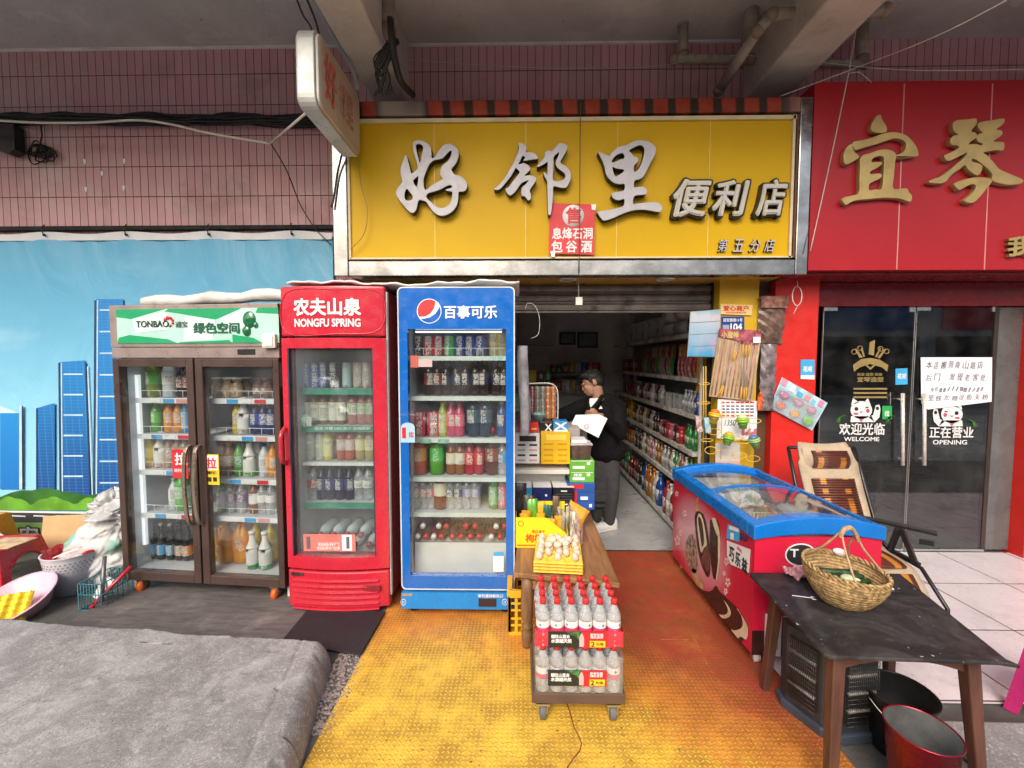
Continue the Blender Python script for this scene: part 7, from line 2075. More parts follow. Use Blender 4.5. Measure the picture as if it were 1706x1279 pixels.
MB().caps((0, 0, -.05), (.0, 0, .02), .02, .016).caps((0, -.004, .02), (-.006, -.02, .045), .014, .012).caps((0, 0, -.05), (.015, .01, -.09), .014, .006).caps((-.01, -.01, -.05), (-.014, -.016, -.085), .01, .008).caps((.0, -.012, .0), (.008, -.03, -.012), .007, .006).obj('body', pm('orange_toy', (.8, .13, .02), .35), t_)
# tilted blister card of toys on the red column
TCD = thing('toy_card', 'tilted pale blue toy card with three coloured toys on the red column', 'toy card', U(1330, 672, 3.37))
qd = [(1303, 628), (1379, 671), (1353, 717), (1282, 679)]
card(qd, 3.385, 'backing', pm('toy_card_blue', (.42, .62, .72), .4, var=.3, vs=12), TCD, .004)
def tq(u, v):
    a = [Vector(p) for p in qd]
    return tuple((a[0].lerp(a[1], u)).lerp(a[3].lerp(a[2], u), v))
for u, v, ru, c_ in ((.18, .45, .11, (.65, .25, .4)), (.2, .78, .12, (.75, .2, .12)), (.5, .45, .11, (.6, .3, .42)), (.52, .8, .12, (.8, .38, .03)), (.8, .45, .11, (.6, .3, .45)), (.83, .8, .13, (.2, .6, .06))):
    p = U(*tq(u, v), 3.375)
    MB().ell(p, (ru * .36, .014, ru * .30), 12, M=Matrix.Rotation(R(28), 3, 'Y')).obj('toy', pm('toy_%d_%d' % (u * 100, v * 100), c_, .2, var=.2, vs=40, coat=.6), TCD, world=True)
for u, v, w_, h_, c_ in ((.08, .1, .12, .2, (.7, .3, .4)), (.28, .14, .1, .22, (.78, .76, .74)), (.45, .2, .12, .16, (.1, .4, .65)), (.4, .42, .08, .14, (.75, .55, .05)), (.62, .18, .12, .17, (.75, .3, .35)), (.75, .2, .09, .16, (.2, .5, .6)), (.7, .46, .08, .14, (.7, .55, .1)), (.9, .12, .1, .2, (.75, .25, .4))):
    card([tq(u - w_ / 2, v - h_ / 2), tq(u + w_ / 2, v - h_ / 2), tq(u + w_ / 2, v + h_ / 2), tq(u - w_ / 2, v + h_ / 2)], 3.380, 'print', pm('cprint_%d' % (u * 100), c_, .4), TCD, .002)
MB().prism([U(*tq(u, v), 3.362) for u, v in ((.03, .28), (.97, .28), (.98, .98), (.02, .98))], (0, .002, 0)).obj('blister', M_FILM, TCD, world=True)
t_ = sign_card([(1334, 599), (1357, 599), (1357, 632), (1334, 631)], 3.394, 'pay_sticker', 'small blue and white payment sticker on the red column', 'sticker', pm('printed_light_blue'))
ptext('花呗', PWHITE, t_, 1338, 1353, 610, 619, 3.3925, .04); card([(1334, 625), (1357, 625), (1357, 632), (1334, 631)], 3.3925, 'sticker_foot', PWHITE, t_, .001)
m = MB().tube(loop(1328, 493, 8, 16), .004, 6, closed=True).tube([U(1328, 466, 3.3), U(1329, 478, 3.3)], .003).tube([U(1330, 508, 3.29), U(1322, 522, 3.29)], .004)
tag(m.obj('wire_coil', pm('pale_pink_wire', (.6, .42, .38), .4), org=U(1328, 490, 3.3)), 'coil of pale wire hanging on the red column', 'wire')
# plastic bags hung beside the blue fridge
bg_ = MB().grid(lambda a, b: (.0 + .035 * math.cos(6.2832 * a) * (1 + .2 * math.sin(9 * a + 6 * b)) + .012 * math.sin(b * 5), 2.98 + .05 * math.sin(6.2832 * a), 1.08 + .62 * b), 24, 24)
o = bg_.obj('hanging_bag', pm('white_hanging_film', (.5, .5, .54), .3, var=.3, vs=8, bump=.02, bs=10), org=(0.03, 2.98, 1.4)); o.location.x += .03
tag(o, 'long white plastic bag hanging beside the blue fridge', 'bag')
m = MB().tube(spline([(.04, 2.96, 1.95), (.06, 2.95, 1.99), (.11, 2.95, 1.97), (.14, 2.95, 1.88), (.13, 2.95, 1.78), (.08, 2.95, 1.75)], 6), .0018)
tag(m.obj('cord_loop', pm('dirty_white_vinyl'), org=(.08, 2.95, 1.85)), 'loop of dirty white cord hanging above the counter', 'cord')
# ---------------------------------------------------------------- shelves and goods inside the shop
random.seed(21)
SHM2 = pm('shop_shelf', (.5, .48, .45), .5, dirt=.3)
RKS = thing('wall_shelves', 'grey wall shelves full of goods along the right wall of the shop', 'shelves', (1.7, 5.2, 0))
lev = [(.09, 1.42), (.50, 1.46), (.80, 1.5), (1.12, 1.52), (1.44, 1.54), (1.84, 1.52)]
for z, xf in lev:
    s = MB().box((xf, 3.66, z - .03), (1.86, 6.9, z)).obj('shelf', SHM2, RKS, world=True)
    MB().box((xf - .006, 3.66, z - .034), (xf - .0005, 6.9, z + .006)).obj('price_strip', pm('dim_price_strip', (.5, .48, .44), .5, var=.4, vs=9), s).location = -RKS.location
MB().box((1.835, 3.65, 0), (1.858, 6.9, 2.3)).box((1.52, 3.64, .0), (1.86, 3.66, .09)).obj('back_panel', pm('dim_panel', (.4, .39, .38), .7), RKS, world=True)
cards = MB()
for x in (1.53,): cards.box((x, 3.625, .0), (x + .02, 3.645, 2.2))
cards.obj('upright', SHM2, RKS, world=True)
def good(kind):
    if kind == 'bottle':
        m = MB().lathe([(.03, 0), (.034, .01), (.034, .13), (.026, .16), (.012, .18), (.012, .2)], 10, 0).lathe([(.0345, .04), (.0345, .11)], 10, 1)
        m.lathe([(.014, .195), (.014, .215), (.0001, .216)], 8, 2)
        return m, [DRINK, LABEL, OBJM]
    if kind == 'packet':
        return MB().grid(lambda a, b: ((a - .5) * .12, -.02 * math.sin(math.pi * a) * math.sin(math.pi * b), b * .16), 6, 6).grid(lambda a, b: ((a - .5) * .12, .02 * math.sin(math.pi * a) * math.sin(math.pi * b), b * .16), 6, 6, flip=True), [LABEL]
    if kind == 'box':
        return MB().box((-.045, -.03, 0), (.045, .03, .15)).box((-.04, -.0315, .05), (.04, -.0305, .11), 1), [OBJM, LABEL]
    if kind == 'jar':
        return MB().lathe([(.04, 0), (.042, .01), (.042, .1), (.034, .115)], 12, 0).lathe([(.036, .112), (.036, .135), (.0001, .136)], 12, 1).lathe([(.0425, .025), (.0425, .085)], 12, 2), [DRINK, OBJM, LABEL]
GP_ = {}
def put(kind, name, loc, col, label, cat_, group, s=1., rz=0.):
    if kind not in GP_:
        m, mats = good(kind)
        o = m.obj(name, mats)
        SC.collection.objects.unlink(o)
        GP_[kind] = o
    o = GP_[kind].copy()
    o.name = name
    SC.collection.objects.link(o)
    o.location = loc; o.scale = (s, s, s); o.rotation_euler = (0, 0, rz); o.color = (*col, 1)
    tag(o, label, cat_, group)
    return o
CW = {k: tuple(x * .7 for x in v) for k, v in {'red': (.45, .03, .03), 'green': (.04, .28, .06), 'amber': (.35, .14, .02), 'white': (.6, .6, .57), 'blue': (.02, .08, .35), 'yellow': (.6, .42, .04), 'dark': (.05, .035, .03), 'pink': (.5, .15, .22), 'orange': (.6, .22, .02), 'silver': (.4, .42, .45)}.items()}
plan = [  # shelf level, near y, far y, kind, colour words, scale, spacing, name
    (0, 3.72, 4.3, 'bottle', ['red', 'orange', 'green', 'white', 'red'], 1.5, .1, 'big_bottle'), (0, 4.35, 5.0, 'bottle', ['blue', 'white', 'amber', 'yellow', 'orange'], 1.55, .105, 'big_bottle'), (0, 5.1, 6.7, 'bottle', ['dark', 'green', 'white', 'dark', 'red'], 1.25, .09, 'bottle'),
    (1, 3.72, 4.5, 'bottle', ['green', 'white', 'amber', 'silver'], 1.05, .078, 'bottle'), (1, 4.5, 5.6, 'bottle', ['white', 'amber', 'white', 'pink', 'dark'], 1.05, .08, 'bottle'), (1, 5.65, 6.7, 'jar', ['amber', 'red', 'dark'], 1.2, .1, 'jar'),
    (2, 3.72, 4.02, 'bottle', ['green'], 1.0, .085, 'bottle'), (2, 4.05, 4.7, 'jar', ['red', 'dark', 'pink'], 1.2, .095, 'jar'), (2, 4.72, 5.8, 'bottle', ['dark', 'amber', 'white', 'silver'], 1.0, .076, 'bottle'), (2, 5.85, 6.7, 'bottle', ['yellow', 'orange', 'amber'], 1.15, .09, 'bottle'),
    (3, 3.72, 4.15, 'bottle', ['blue', 'silver', 'dark'], .95, .072, 'bottle'), (3, 4.18, 4.6, 'box', ['silver', 'yellow', 'white'], .95, .1, 'small_box'), (3, 4.65, 5.7, 'bottle', ['white', 'silver', 'dark', 'pink'], .95, .075, 'bottle'), (3, 5.75, 6.6, 'packet', ['pink', 'dark', 'blue', 'red'], 1.2, .11, 'snack_packet'),
    (4, 3.72, 4.4, 'packet', ['orange', 'red', 'yellow', 'pink'], 1.25, .1, 'snack_packet'), (4, 4.45, 5.6, 'packet', ['green', 'amber', 'red', 'silver', 'yellow'], 1.25, .1, 'snack_packet'), (4, 5.65, 6.6, 'box', ['red', 'white', 'blue', 'orange'], 1.2, .11, 'small_box'),
    (5, 3.75, 4.0, 'jar', ['amber', 'dark'], 1.2, .12, 'jar')]
nth = ('lowest', 'second', 'third', 'fourth', 'fifth', 'top')
for L, y0, y1, kind, cols, s, sp, nm in plan:
    z, xf = lev[L]
    n_ = int((y1 - y0) / sp)
    for i in range(n_):
        c_ = cols[i % len(cols)] if random.random() < .8 else random.choice(cols)
        where_ = 'near' if y0 < 4.4 else ('middle' if y0 < 5.4 else 'far')
        word = {'bottle': 'bottle', 'big_bottle': 'large bottle', 'jar': 'lidded jar', 'packet': 'packet', 'snack_packet': 'snack packet', 'small_box': 'small box'}[nm]
        lb = f'{c_} {word} on the {nth[L]} wall shelf, {where_} stretch'
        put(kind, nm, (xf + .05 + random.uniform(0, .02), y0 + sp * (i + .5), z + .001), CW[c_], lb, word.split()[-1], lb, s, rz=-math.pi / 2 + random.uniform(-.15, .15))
        if kind == 'packet' and random.random() < .9:
            put(kind, nm, (xf + .06 + random.uniform(0, .02), y0 + sp * (i + .5), z + .155), CW[random.choice(cols)], lb.replace(c_, 'stacked') , 'packet', lb.replace(c_, 'stacked'), s * .8, rz=-math.pi / 2 + random.uniform(-.15, .15))
# pale rolls and flowered pack on the top shelf
for i in range(4):
    o = MB().cyl((0, -.16, 0), (0, .16, 0), .075, n=20).cyl((0, -.161, 0), (0, -.155, 0), .02, n=12).obj('paper_roll', pm('white_paper'), org=(0, 0, 0))
    o.location = (1.63 + .0 * i, 4.2 + .36 * (i // 2), 1.92 + .15 * (i % 2)); tag(o, 'plump white paper roll pack lying on the top wall shelf', 'paper roll', 'paper rolls on the top wall shelf')
FLW = MT('flowered_film')
FLW.set(Base_Color=FLW.mix(FLW.noise(13, 4, .6).ss(.58, .62), (.6, .63, .66), (.12, .3, .08)), Roughness=.25, Coat_Weight=.6)
FLW.bump(FLW.noise(14, 4), .02)
for i in range(3):
    o = MB().box((-.1, -.26, 0), (.1, .26, .26)).obj('tissue_pack', FLW.mat, org=(0, 0, 0), bev=.04, seg=3)
    o.location = (1.66, 5.0 + .56 * i, 1.842); tag(o, 'white tissue pack with green flowers in shiny film on the top wall shelf', 'tissue pack', 'flowered tissue packs on the top shelf')
for i, y in enumerate((4.05,)):
    pass
# back wall
BW = thing('back_shelves', 'pale shelves with bottles on the back wall of the shop', 'shelves', (.4, 7.05, 0))
for z in (.75, 1.1, 1.38): MB().box((-1.3, 6.9, z - .025), (1.4, 7.19, z)).obj('shelf', pm('dim_price_strip'), BW, world=True)
for z in (1.101, 1.381):
    for i in range(17):
        c_ = random.choice(list(CW)); k_ = random.choice(['bottle', 'jar', 'box', 'packet'])
        word = {'bottle': 'bottle', 'jar': 'jar', 'box': 'box', 'packet': 'packet'}[k_]
        lb = f'{c_} {word} on the {"upper" if z > 1.3 else "lower"} shelf of the shop back wall'
        put(k_, {'bottle': 'bottle', 'jar': 'jar', 'box': 'small_box', 'packet': 'snack_packet'}[k_], (-.35 + .1 * i, 6.95, z), tuple(min(.8, x * 2) for x in CW[c_]), lb, word, lb, 1.15, rz=random.uniform(-.2, .2))
for px0, px1, py0, py1, lb in ((932, 959, 553, 574, 'black framed certificate on the shop back wall, nearer the cupboard'), (962, 996, 553, 579, 'black framed picture on the shop back wall, nearer the right shelves')):
    a, b = U(px0, py1, 7.17), U(px1, py0, 7.17)
    t_ = thing('picture_frame', lb, 'picture', (a + b) / 2)
    fr_ = MB()
    k = .025
    fr_.box((a.x, 7.165, a.z), (a.x + k, 7.195, b.z)).box((b.x - k, 7.165, a.z), (b.x, 7.195, b.z)).box((a.x + k, 7.165, a.z), (b.x - k, 7.195, a.z + k)).box((a.x + k, 7.165, b.z - k), (b.x - k, 7.195, b.z))
    fr_.obj('frame', BLACK, t_, world=True); MB().box((a.x + k, 7.18, a.z + k), (b.x - k, 7.19, b.z - k)).obj('picture', pm('dim_picture', (.2, .23, .23), .4, var=.2), t_, world=True)
a, b = U(893, 575, 6.2), U(926, 528, 6.2)
t_ = thing('wall_cupboard', 'pale wall cupboard with three doors at the back of the shop', 'cupboard', ((a.x + b.x) / 2, 6.2, a.z))
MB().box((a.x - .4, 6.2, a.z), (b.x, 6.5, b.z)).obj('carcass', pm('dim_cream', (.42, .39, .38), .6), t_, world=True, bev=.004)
for i in range(4):
    x0 = a.x - .4 + (b.x - a.x + .4) * i / 4
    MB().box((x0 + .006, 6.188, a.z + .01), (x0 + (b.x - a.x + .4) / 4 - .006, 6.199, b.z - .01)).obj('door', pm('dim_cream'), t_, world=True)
LS = thing('side_shelves', 'pale shelves with jars and boxes behind the counter on the left', 'shelves', (.1, 5.6, 0))
for z in (.55, .95, 1.3): MB().box((-.9, 5.6, z - .025), (.42, 5.95, z)).obj('shelf', SHM2, LS, world=True)
MB().box((-.9, 5.951, 0), (.42, 5.97, 1.7)).obj('back_panel', pm('dim_panel'), LS, world=True)
for z, nm_ in ((.951, 'lower'), (1.301, 'upper')):
    for i in range(9):
        c_ = random.choice(list(CW)); k_ = random.choice(['jar', 'box', 'packet', 'bottle'])
        word = {'bottle': 'bottle', 'jar': 'jar', 'box': 'box', 'packet': 'packet'}[k_]
        lb = f'{c_} {word} on the {nm_} side shelf behind the counter'
        put(k_, {'bottle': 'bottle', 'jar': 'jar', 'box': 'small_box', 'packet': 'snack_packet'}[k_], (-.42 + .1 * i, 5.66, z), tuple(min(.8, x * 2) for x in CW[c_]), lb, word, lb, 1.1, rz=random.uniform(-.2, .2))
# counter rack of small packets on the left
CRK = thing('display_rack', 'wire display rack of small dark red and orange packets on the counter', 'rack', (.14, 3.6, 0))
m = MB()
m.tube(spline([U(929, 700, 3.6), U(929, 655, 3.6), U(922, 641, 3.6), U(905, 638, 3.6), U(870, 640, 3.6)], 6), .006, 6)
for py in range(652, 700, 11): m.tube([U(866, py, 3.6), U(928, py, 3.6)], .003, 5)
m.obj('frame', WIRE, CRK, world=True)
MB().box((-.05, 3.5, 0), (.5, 3.95, 1.045)).obj('counter', pm('dim_cream'), CRK, world=True)
for i in range(7):
    for j in range(5):
        p = U(870 + 8.6 * i, 649 + 10.5 * j, 3.58)
        nm_, c_ = (('dark red', (.2, .03, .03)), ('grey', (.2, .2, .17)), ('orange', (.5, .16, .03)))[0 if i < 3 else (1 if i < 5 else 2)]
        o = put('packet', 'small_packet', p + Vector((0, 0, -.03)), c_, f'{nm_} small packet clipped on the counter display rack', 'packet', f'{nm_} packets on the counter rack', .36, rz=random.uniform(-.4, .4))
t_ = thing('plastic_bowl', 'pale green bowl of wrapped sweets on the counter before the rack', 'bowl', U(897, 700, 3.5) - Vector((0, 0, .0)))
MB().lathe([(.03, 0), (.06, .05), (.062, .055), (.055, .05), (.0001, .04)], 18).obj('bowl', pm('pale_teal', (.3, .5, .45), .3), t_)
MB().ell((0, 0, .05), (.05, .05, .022)).obj('sweets', pm('wrapped_sweets', (.35, .55, .5), .3, var=.6, vs=60), t_)

# ---------------------------------------------------------------- the shopkeeper
YM = 3.98
PR = thing('person', 'man in black jacket and grey trousers looking down, holding a white sheet', 'person', (.80, YM, .012))
V = lambda px, py, d=0.: U(px, py, YM + d)
def remesh(o, v, sm=4):
    r = o.modifiers.new('Remesh', 'REMESH'); r.mode = 'VOXEL'; r.voxel_size = v; r.use_smooth_shade = True
    s = o.modifiers.new('Smooth', 'SMOOTH'); s.factor = .5; s.iterations = sm
    return o
b = MB()
hd = V(986, 640)
Mh = Matrix.Rotation(R(-20), 4, 'Y').to_3x3() @ Matrix.Rotation(R(-14), 3, 'X')
def H(x, y, z): return hd + Mh @ Vector((x, y, z))   # head axes: -x where he looks, z up
b.ell(H(.012, 0, .03), (.088, .072, .085), 16, M=Mh)
b.ell(H(-.03, 0, -.03), (.06, .055, .075), 14, M=Mh)
b.caps(H(-.055, 0, -.075), H(.0, 0, -.07), .028, .04)
b.caps(H(-.082, 0, .012), H(-.092, 0, -.02), .010, .013, 8)           # nose
b.caps(H(-.085, -.024, .03), H(-.085, .024, .03), .012, .012, 8)       # brow
b.caps(H(-.088, -.014, -.052), H(-.088, .014, -.052), .009, .009, 8)   # lips
for s_ in (-1, 1):
    b.ell(H(.02, .072 * s_, .0), (.022, .01, .032), 10, M=Mh)
    b.ell(H(-.066, .03 * s_, -.012), (.02, .02, .018), 8, M=Mh)
b.caps(H(.03, 0, -.05), V(998, 676), .052, .06)                         # neck
b.caps(V(998, 690), V(1004, 750), .10, .11)
for hx, hy in ((994, 772), (1017, 772)):
    pass
b.caps(V(996, 765), V(996, 858, .02), .075, .045); b.caps(V(1016, 765), V(1014, 866, -.05), .075, .045)
hl, hr = V(908, 699, -.28), V(991, 691, -.26)
b.caps(V(976, 680, -.02), V(938, 690, -.14), .045, .04); b.caps(V(938, 690, -.14), hl + Vector((.05, .02, .0)), .038, .026)
b.caps(V(1026, 684, -.0), V(1032, 718, -.1), .045, .04); b.caps(V(1032, 718, -.1), hr + Vector((.06, .03, -.01)), .038, .026)
def hand(c, fwd, side, up, curl):
    fwd, side, up = Vector(fwd).normalized(), Vector(side).normalized(), Vector(up).normalized()
    b.caps(c - fwd * .035, c + fwd * .02, .024, .022)
    b.caps(c - fwd * .01 + side * .018, c + fwd * .02 + side * .02, .016, .014); b.caps(c - fwd * .01 - side * .018, c + fwd * .02 - side * .02, .016, .014)
    for i, (o_, L) in enumerate(((.03, .06), (.01, .072), (-.01, .068), (-.03, .052))):
        k0 = c + fwd * .035 + side * o_
        k1 = k0 + (fwd * math.cos(curl) - up * math.sin(curl)) * L * .5
        k2 = k1 + (fwd * math.cos(curl * 2.2) - up * math.sin(curl * 2.2)) * L * .5
        b.caps(k0 - fwd * .02, k1, .010, .009, 8); b.caps(k1, k2, .009, .0075, 8)
    t0 = c - fwd * .015 + side * .03
    t1 = t0 + (fwd * .6 + side * .6 - up * .3) * .04
    b.caps(t0, t1, .012, .010, 8); b.caps(t1, t1 + (fwd * .9 - up * .3 - side * .1) * .03, .010, .008, 8)
hand(hl, (-1, -.3, -.2), (0, -1, .2), (0, .2, 1), .5)
hand(hr, (-.9, -.35, .1), (0, -.3, 1), (.2, -1, 0), .6)
body = remesh(b.obj('body', SKIN, PR, world=True), .006, 3)
hm = MB()
hm.ell(H(.026, 0, .055), (.094, .080, .078), 16, M=Mh).ell(H(.058, 0, .012), (.064, .074, .070), 14, M=Mh).ell(H(-.03, 0, .098), (.066, .062, .034), 12, M=Mh)
for s_ in (-1, 1): hm.caps(H(-.012, .066 * s_, .05), H(-.004, .072 * s_, .012), .02, .012)
random.seed(2)
for i in range(40):
    a, e = random.uniform(0, 6.28), random.uniform(.3, 1.5)
    p = H(.026 + .086 * math.cos(a) * math.cos(e), .074 * math.sin(a) * math.cos(e), .06 + .074 * math.sin(e))
    hm.caps(p, p + (Mh @ Vector((random.uniform(-.018, .004), random.uniform(-.01, .01), .008))), .010, .004, 6)
remesh(hm.obj('hair', pm('black_hair', (.006, .005, .005), .7, var=.4, vs=60), PR, world=True), .005, 1)
ey = MB()
for s_ in (-1, 1):
    ey.ell(H(-.0845, .03 * s_, .008), (.006, .012, .004), 8, M=Mh); ey.caps(H(-.094, .018 * s_, .034), H(-.082, .045 * s_, .036), .004, .003, 6)
ey.obj('eyes', pm('dark_eye', (.012, .009, .008), .3), PR, world=True)
j = MB()   # jacket
j.caps(V(1003, 690), V(1008, 752), .13, .125).caps(V(980, 678, -.02), V(1026, 678, .02), .08, .085).caps(V(992, 692, -.05), V(1000, 750, -.04), .1, .105)
j.caps(V(994, 754), V(1022, 754), .105, .105)
j.caps(V(974, 676, -.02), V(938, 692, -.15), .082, .07); j.caps(V(938, 692, -.15), hl + Vector((.075, .03, .0)), .066, .046)
j.caps(V(1029, 678, -.0), V(1032, 722, -.08), .082, .068); j.caps(V(1032, 722, -.08), hr + Vector((.085, .05, -.03)), .066, .046)
j.caps(V(983, 668, .04), V(1016, 666, .06), .062, .066)
JM = BLACKF
remesh(j.obj('jacket', JM, PR, world=True), .011, 5)
ts = MB()
pts = [V(983, 664, -.13), V(998, 663, -.13), V(992, 671, -.15), V(984, 680, -.165), V(982, 670, -.15)]
ts.prism(pts, (0, .05, 0)).obj('t_shirt', PAPER, PR, world=True, bev=.01)
cl = MB()
cl.caps(V(979, 662, -.11), V(980, 684, -.165), .016, .014).caps(V(1003, 660, -.09), V(986, 686, -.165), .02, .015)
remesh(cl.obj('collar', JM, PR, world=True), .006, 2)
MB().prism([V(998, 681, -.185), V(1004, 680.5, -.18), V(1001, 676, -.18)], (0, .012, 0)).obj('chest_mark', PAPER, PR, world=True)
tr = MB()
tr.caps(V(1000, 752), V(1014, 752), .1, .1)
tr.caps(V(996, 765), V(995, 812, -.0), .095, .07).caps(V(995, 812), V(994, 861, .03), .07, .055)
tr.caps(V(1016, 765), V(1020, 815, -.04), .095, .07).caps(V(1020, 815, -.04), V(1015, 866, -.05), .07, .055)
random.seed(8)
for i in range(14):
    x = random.choice((994, 1016)); y = random.uniform(780, 858)
    tr.caps(V(x - 8, y, -.06), V(x + 9, y + random.uniform(-5, 5), -.065), .016, .016, 6)
remesh(tr.obj('trousers', GREYF, PR, world=True), .011, 4)
for (fx, fy, d, lx) in ((991, 862, .05, -.05), (1014, 872, -.05, -.12)):
    p = V(fx, fy, d); p.z = .012
    s_ = MB()
    a, t_ = p + Vector((.05, .03, .035)), p + Vector((lx - .08, -.09, .03))
    s_.caps(a, a.lerp(t_, .5) + Vector((0, 0, .012)), .042, .04).caps(a.lerp(t_, .5) + Vector((0, 0, .006)), t_, .042, .032).caps(a + Vector((0, 0, .03)), a + Vector((-.01, 0, .05)), .042, .045)
    k_ = remesh(s_.obj('shoe', WHITE, PR, world=True), .006, 3)
    so_ = MB(); so_.caps(a + Vector((0, 0, -.025)), t_ + Vector((0, 0, -.022)), .046, .036)
    so_.v = [Vector((v.x, v.y, max(.013, min(v.z, .03)))) for v in so_.v]
    so_.obj('sole', OFFW, k_, world=False).location = -PR.location
yp = YM - .30
PS = thing('paper_sheet', 'white printed sheet held in the hand of the man', 'paper', U(982, 708, yp))
q_ = [U(959, 691, yp + .02), U(998, 690, yp - .02), U(1012, 697, yp - .02), U(997, 729, yp - .06), U(952, 706, yp - .02)]
MB().prism(q_, (0, .002, 0)).obj('sheet', PAPER, PS, world=True)
c_ = U(977, 710, yp - .05)
MB().tube([c_ + Vector((.018 * math.cos(i * .5236), -.003, .018 * math.sin(i * .5236))) for i in range(12)], .0022, 5, closed=True).obj('round_stamp', pm('stamp_red', (.6, .1, .14), .6), PS, world=True)

# ---------------------------------------------------------------- salon interior
TBL = thing('coffee_table', 'dark low table seen through the right glass door', 'table', (4.15, 4.75, .0125))
MB().box((-.5, -.35, .55), (.5, .35, .59)).obj('table_top', BLACKM, TBL, bev=.01)
for x in (-.36, .36):
    for y in (-.25, .25): MB().tube(spline([(x, y, .55), (x * .85, y * .8, .3), (x * 1.15, y * 1.1, 0)], 6), .03).obj('leg', BLACKM, TBL)
CHR = thing('chair', 'dark chair with a pale rim seen through the salon glass', 'chair', (4.75, 4.5, .0125), .5)
MB().grid(lambda a, b: (.28 * math.cos(math.pi * (a * 1.2 - .1)), .28 * math.sin(math.pi * (a * 1.2 - .1)), .3 + .38 * b), 20, 4).obj('backrest', pm('dark_leather', (.06, .02, .02), .4), CHR)
MB().tube([(.28 * math.cos(math.pi * (i / 20 * 1.2 - .1)), .28 * math.sin(math.pi * (i / 20 * 1.2 - .1)), .68) for i in range(21)], .018).obj('rim', pm('handle_cane'), CHR)
MB().cyl((0, 0, .25), (0, 0, .36), .26, n=20).cyl((0, 0, 0), (0, 0, .25), .04).cyl((0, 0, 0), (0, 0, .02), .22, n=20).obj('seat', pm('dark_leather'), CHR)

# ---------------------------------------------------------------- the side light box sign
LB = thing('light_box_sign', 'weathered projecting light box sign with faded red characters', 'sign', (-1.19, 2.8, 3.05))
zc0, zc1, r_ = 3.03, 3.47, .07
yz = rrect(2.46, 3.12, zc0, zc1, r_)
xa, xb = -1.245, -1.15
MB().prism([(xa, y, z) for y, z in yz], (xb - xa, 0, 0)).obj('casing', pm('box_white', (.52, .54, .51), .35, m=.1, dirt=.2, dcol=(.3, .28, .22)), LB, world=True, bev=.004)
yz2 = rrect(2.475, 3.105, zc0 + .015, zc1 - .015, r_ - .015)
FACE = MT('yellowed_face')
c = FACE.mix(FACE.noise(3, 6, .6).ss(.3, .7), (.4, .29, .2), (.5, .4, .3))
c = FACE.mix((FACE.y + FACE.noise(7, 5) * .1).ss(-.27, -.2, 1, 0), c, (.6, .58, .55))
FACE.set(Base_Color=c, Roughness=.45)
MB().prism([(xb + .018, y, z) for y, z in yz2], (-.017, 0, 0)).obj('face', FACE.mat, LB, world=True, bev=.006)
MB().prism([(xa - .015, y, z) for y, z in yz2], (.014, 0, 0)).obj('face', pm('box_white'), LB, world=True, bev=.006)
FR_ = pm('faded_red_paint', (.48, .12, .09), .6, var=.4, vs=25)
text('好', FR_, LB, (xb + .0195 + 1.19, -.17, .21), .15, .26, rot=(0, 0, R(90)), bold=.04)
text('邻里', pm('more_faded_red', (.44, .22, .16), .6, var=.3, vs=25), LB, (xb + .0195 + 1.19, .06, .21), .22, .22, rot=(0, 0, R(90)), bold=.03)
MB().bar((-1.2, 3.12, 3.4), (-1.2, 3.2, 3.5), .02).bar((-1.2, 3.12, 3.25), (-1.2, YW, 3.25), .025).bar((-1.2, 3.1, 3.42), (-1.2, YW, 3.42), .025).obj('bracket', CHROME, LB, world=True)

# ---------------------------------------------------------------- cables, wires and pipes
def wire(pts, r, mat, name, label, k=8, cat_='cable', sp_=True):
    p = [Vector(q) for q in pts]
    o = MB().tube(spline(p, k) if sp_ else p, r, 6).obj(name, mat, org=p[0])
    return tag(o, label, cat_)
wire([U(-700, 150, 3.3), U(-350, 190, 3.3), U(-60, 198, 3.3), U(60, 204, 3.3), U(150, 204, 3.3), U(230, 200, 3.3), U(290, 208, 3.3), U(350, 222, 3.3), (U(450, 239, 3.3))], .0085, CREAMW, 'cable', 'thick cream cable sagging across the pink tiled wall')
wire([U(450, 239, 3.3), U(510, 188, 2.7)], .008, CREAMW, 'cable', 'cream cable rising from the knot to the light box sign', sp_=False)
cb = MB()
random.seed(12)
for i in range(26):
    oy, oz = random.uniform(0, .05), random.uniform(-.022, .022)
    a = random.randint(-40, 10) - 600 if i % 2 else -700
    pts = [U(x, 198 + 5 * math.sin(x * .012 + i) + random.uniform(-4, 4) + (x / 550) * 2, YW - .02 - oy) + Vector((0, 0, oz)) for x in range(a, 600, 45)]
    cb.tube(spline(pts, 5), random.uniform(.005, .011), 5)
tag(cb.obj('cable_bundle', CABLE, org=U(300, 200, YW - .04)), 'thick tangled bundle of black cables along the pink wall', 'cable bundle')
cl_ = MB()
for i in range(9):
    n_ = 22
    cx, cy, rx, ry, ph = 68 + random.uniform(-14, 12), 255 + random.uniform(-6, 5), random.uniform(10, 24), random.uniform(5, 15), random.uniform(0, 3)
    cl_.tube([U(cx + rx * math.cos(6.2832 * k / n_) + 2 * math.sin(2 * 6.2832 * k / n_ + ph), cy + ry * math.sin(6.2832 * k / n_) + 4 * math.sin(2 * 6.2832 * k / n_ + ph), YW - .03 - .02 * math.sin(k)) for k in range(n_)], .005, 5, closed=True)
cl_.tube([U(68, 205, YW - .03), U(70, 225, YW - .03), U(66, 245, YW - .03)], .006, 5)
tag(cl_.obj('cable_coil', CABLE, org=U(68, 256, YW - .03)), 'coil of thin black cable hanging on the pink wall', 'cable')
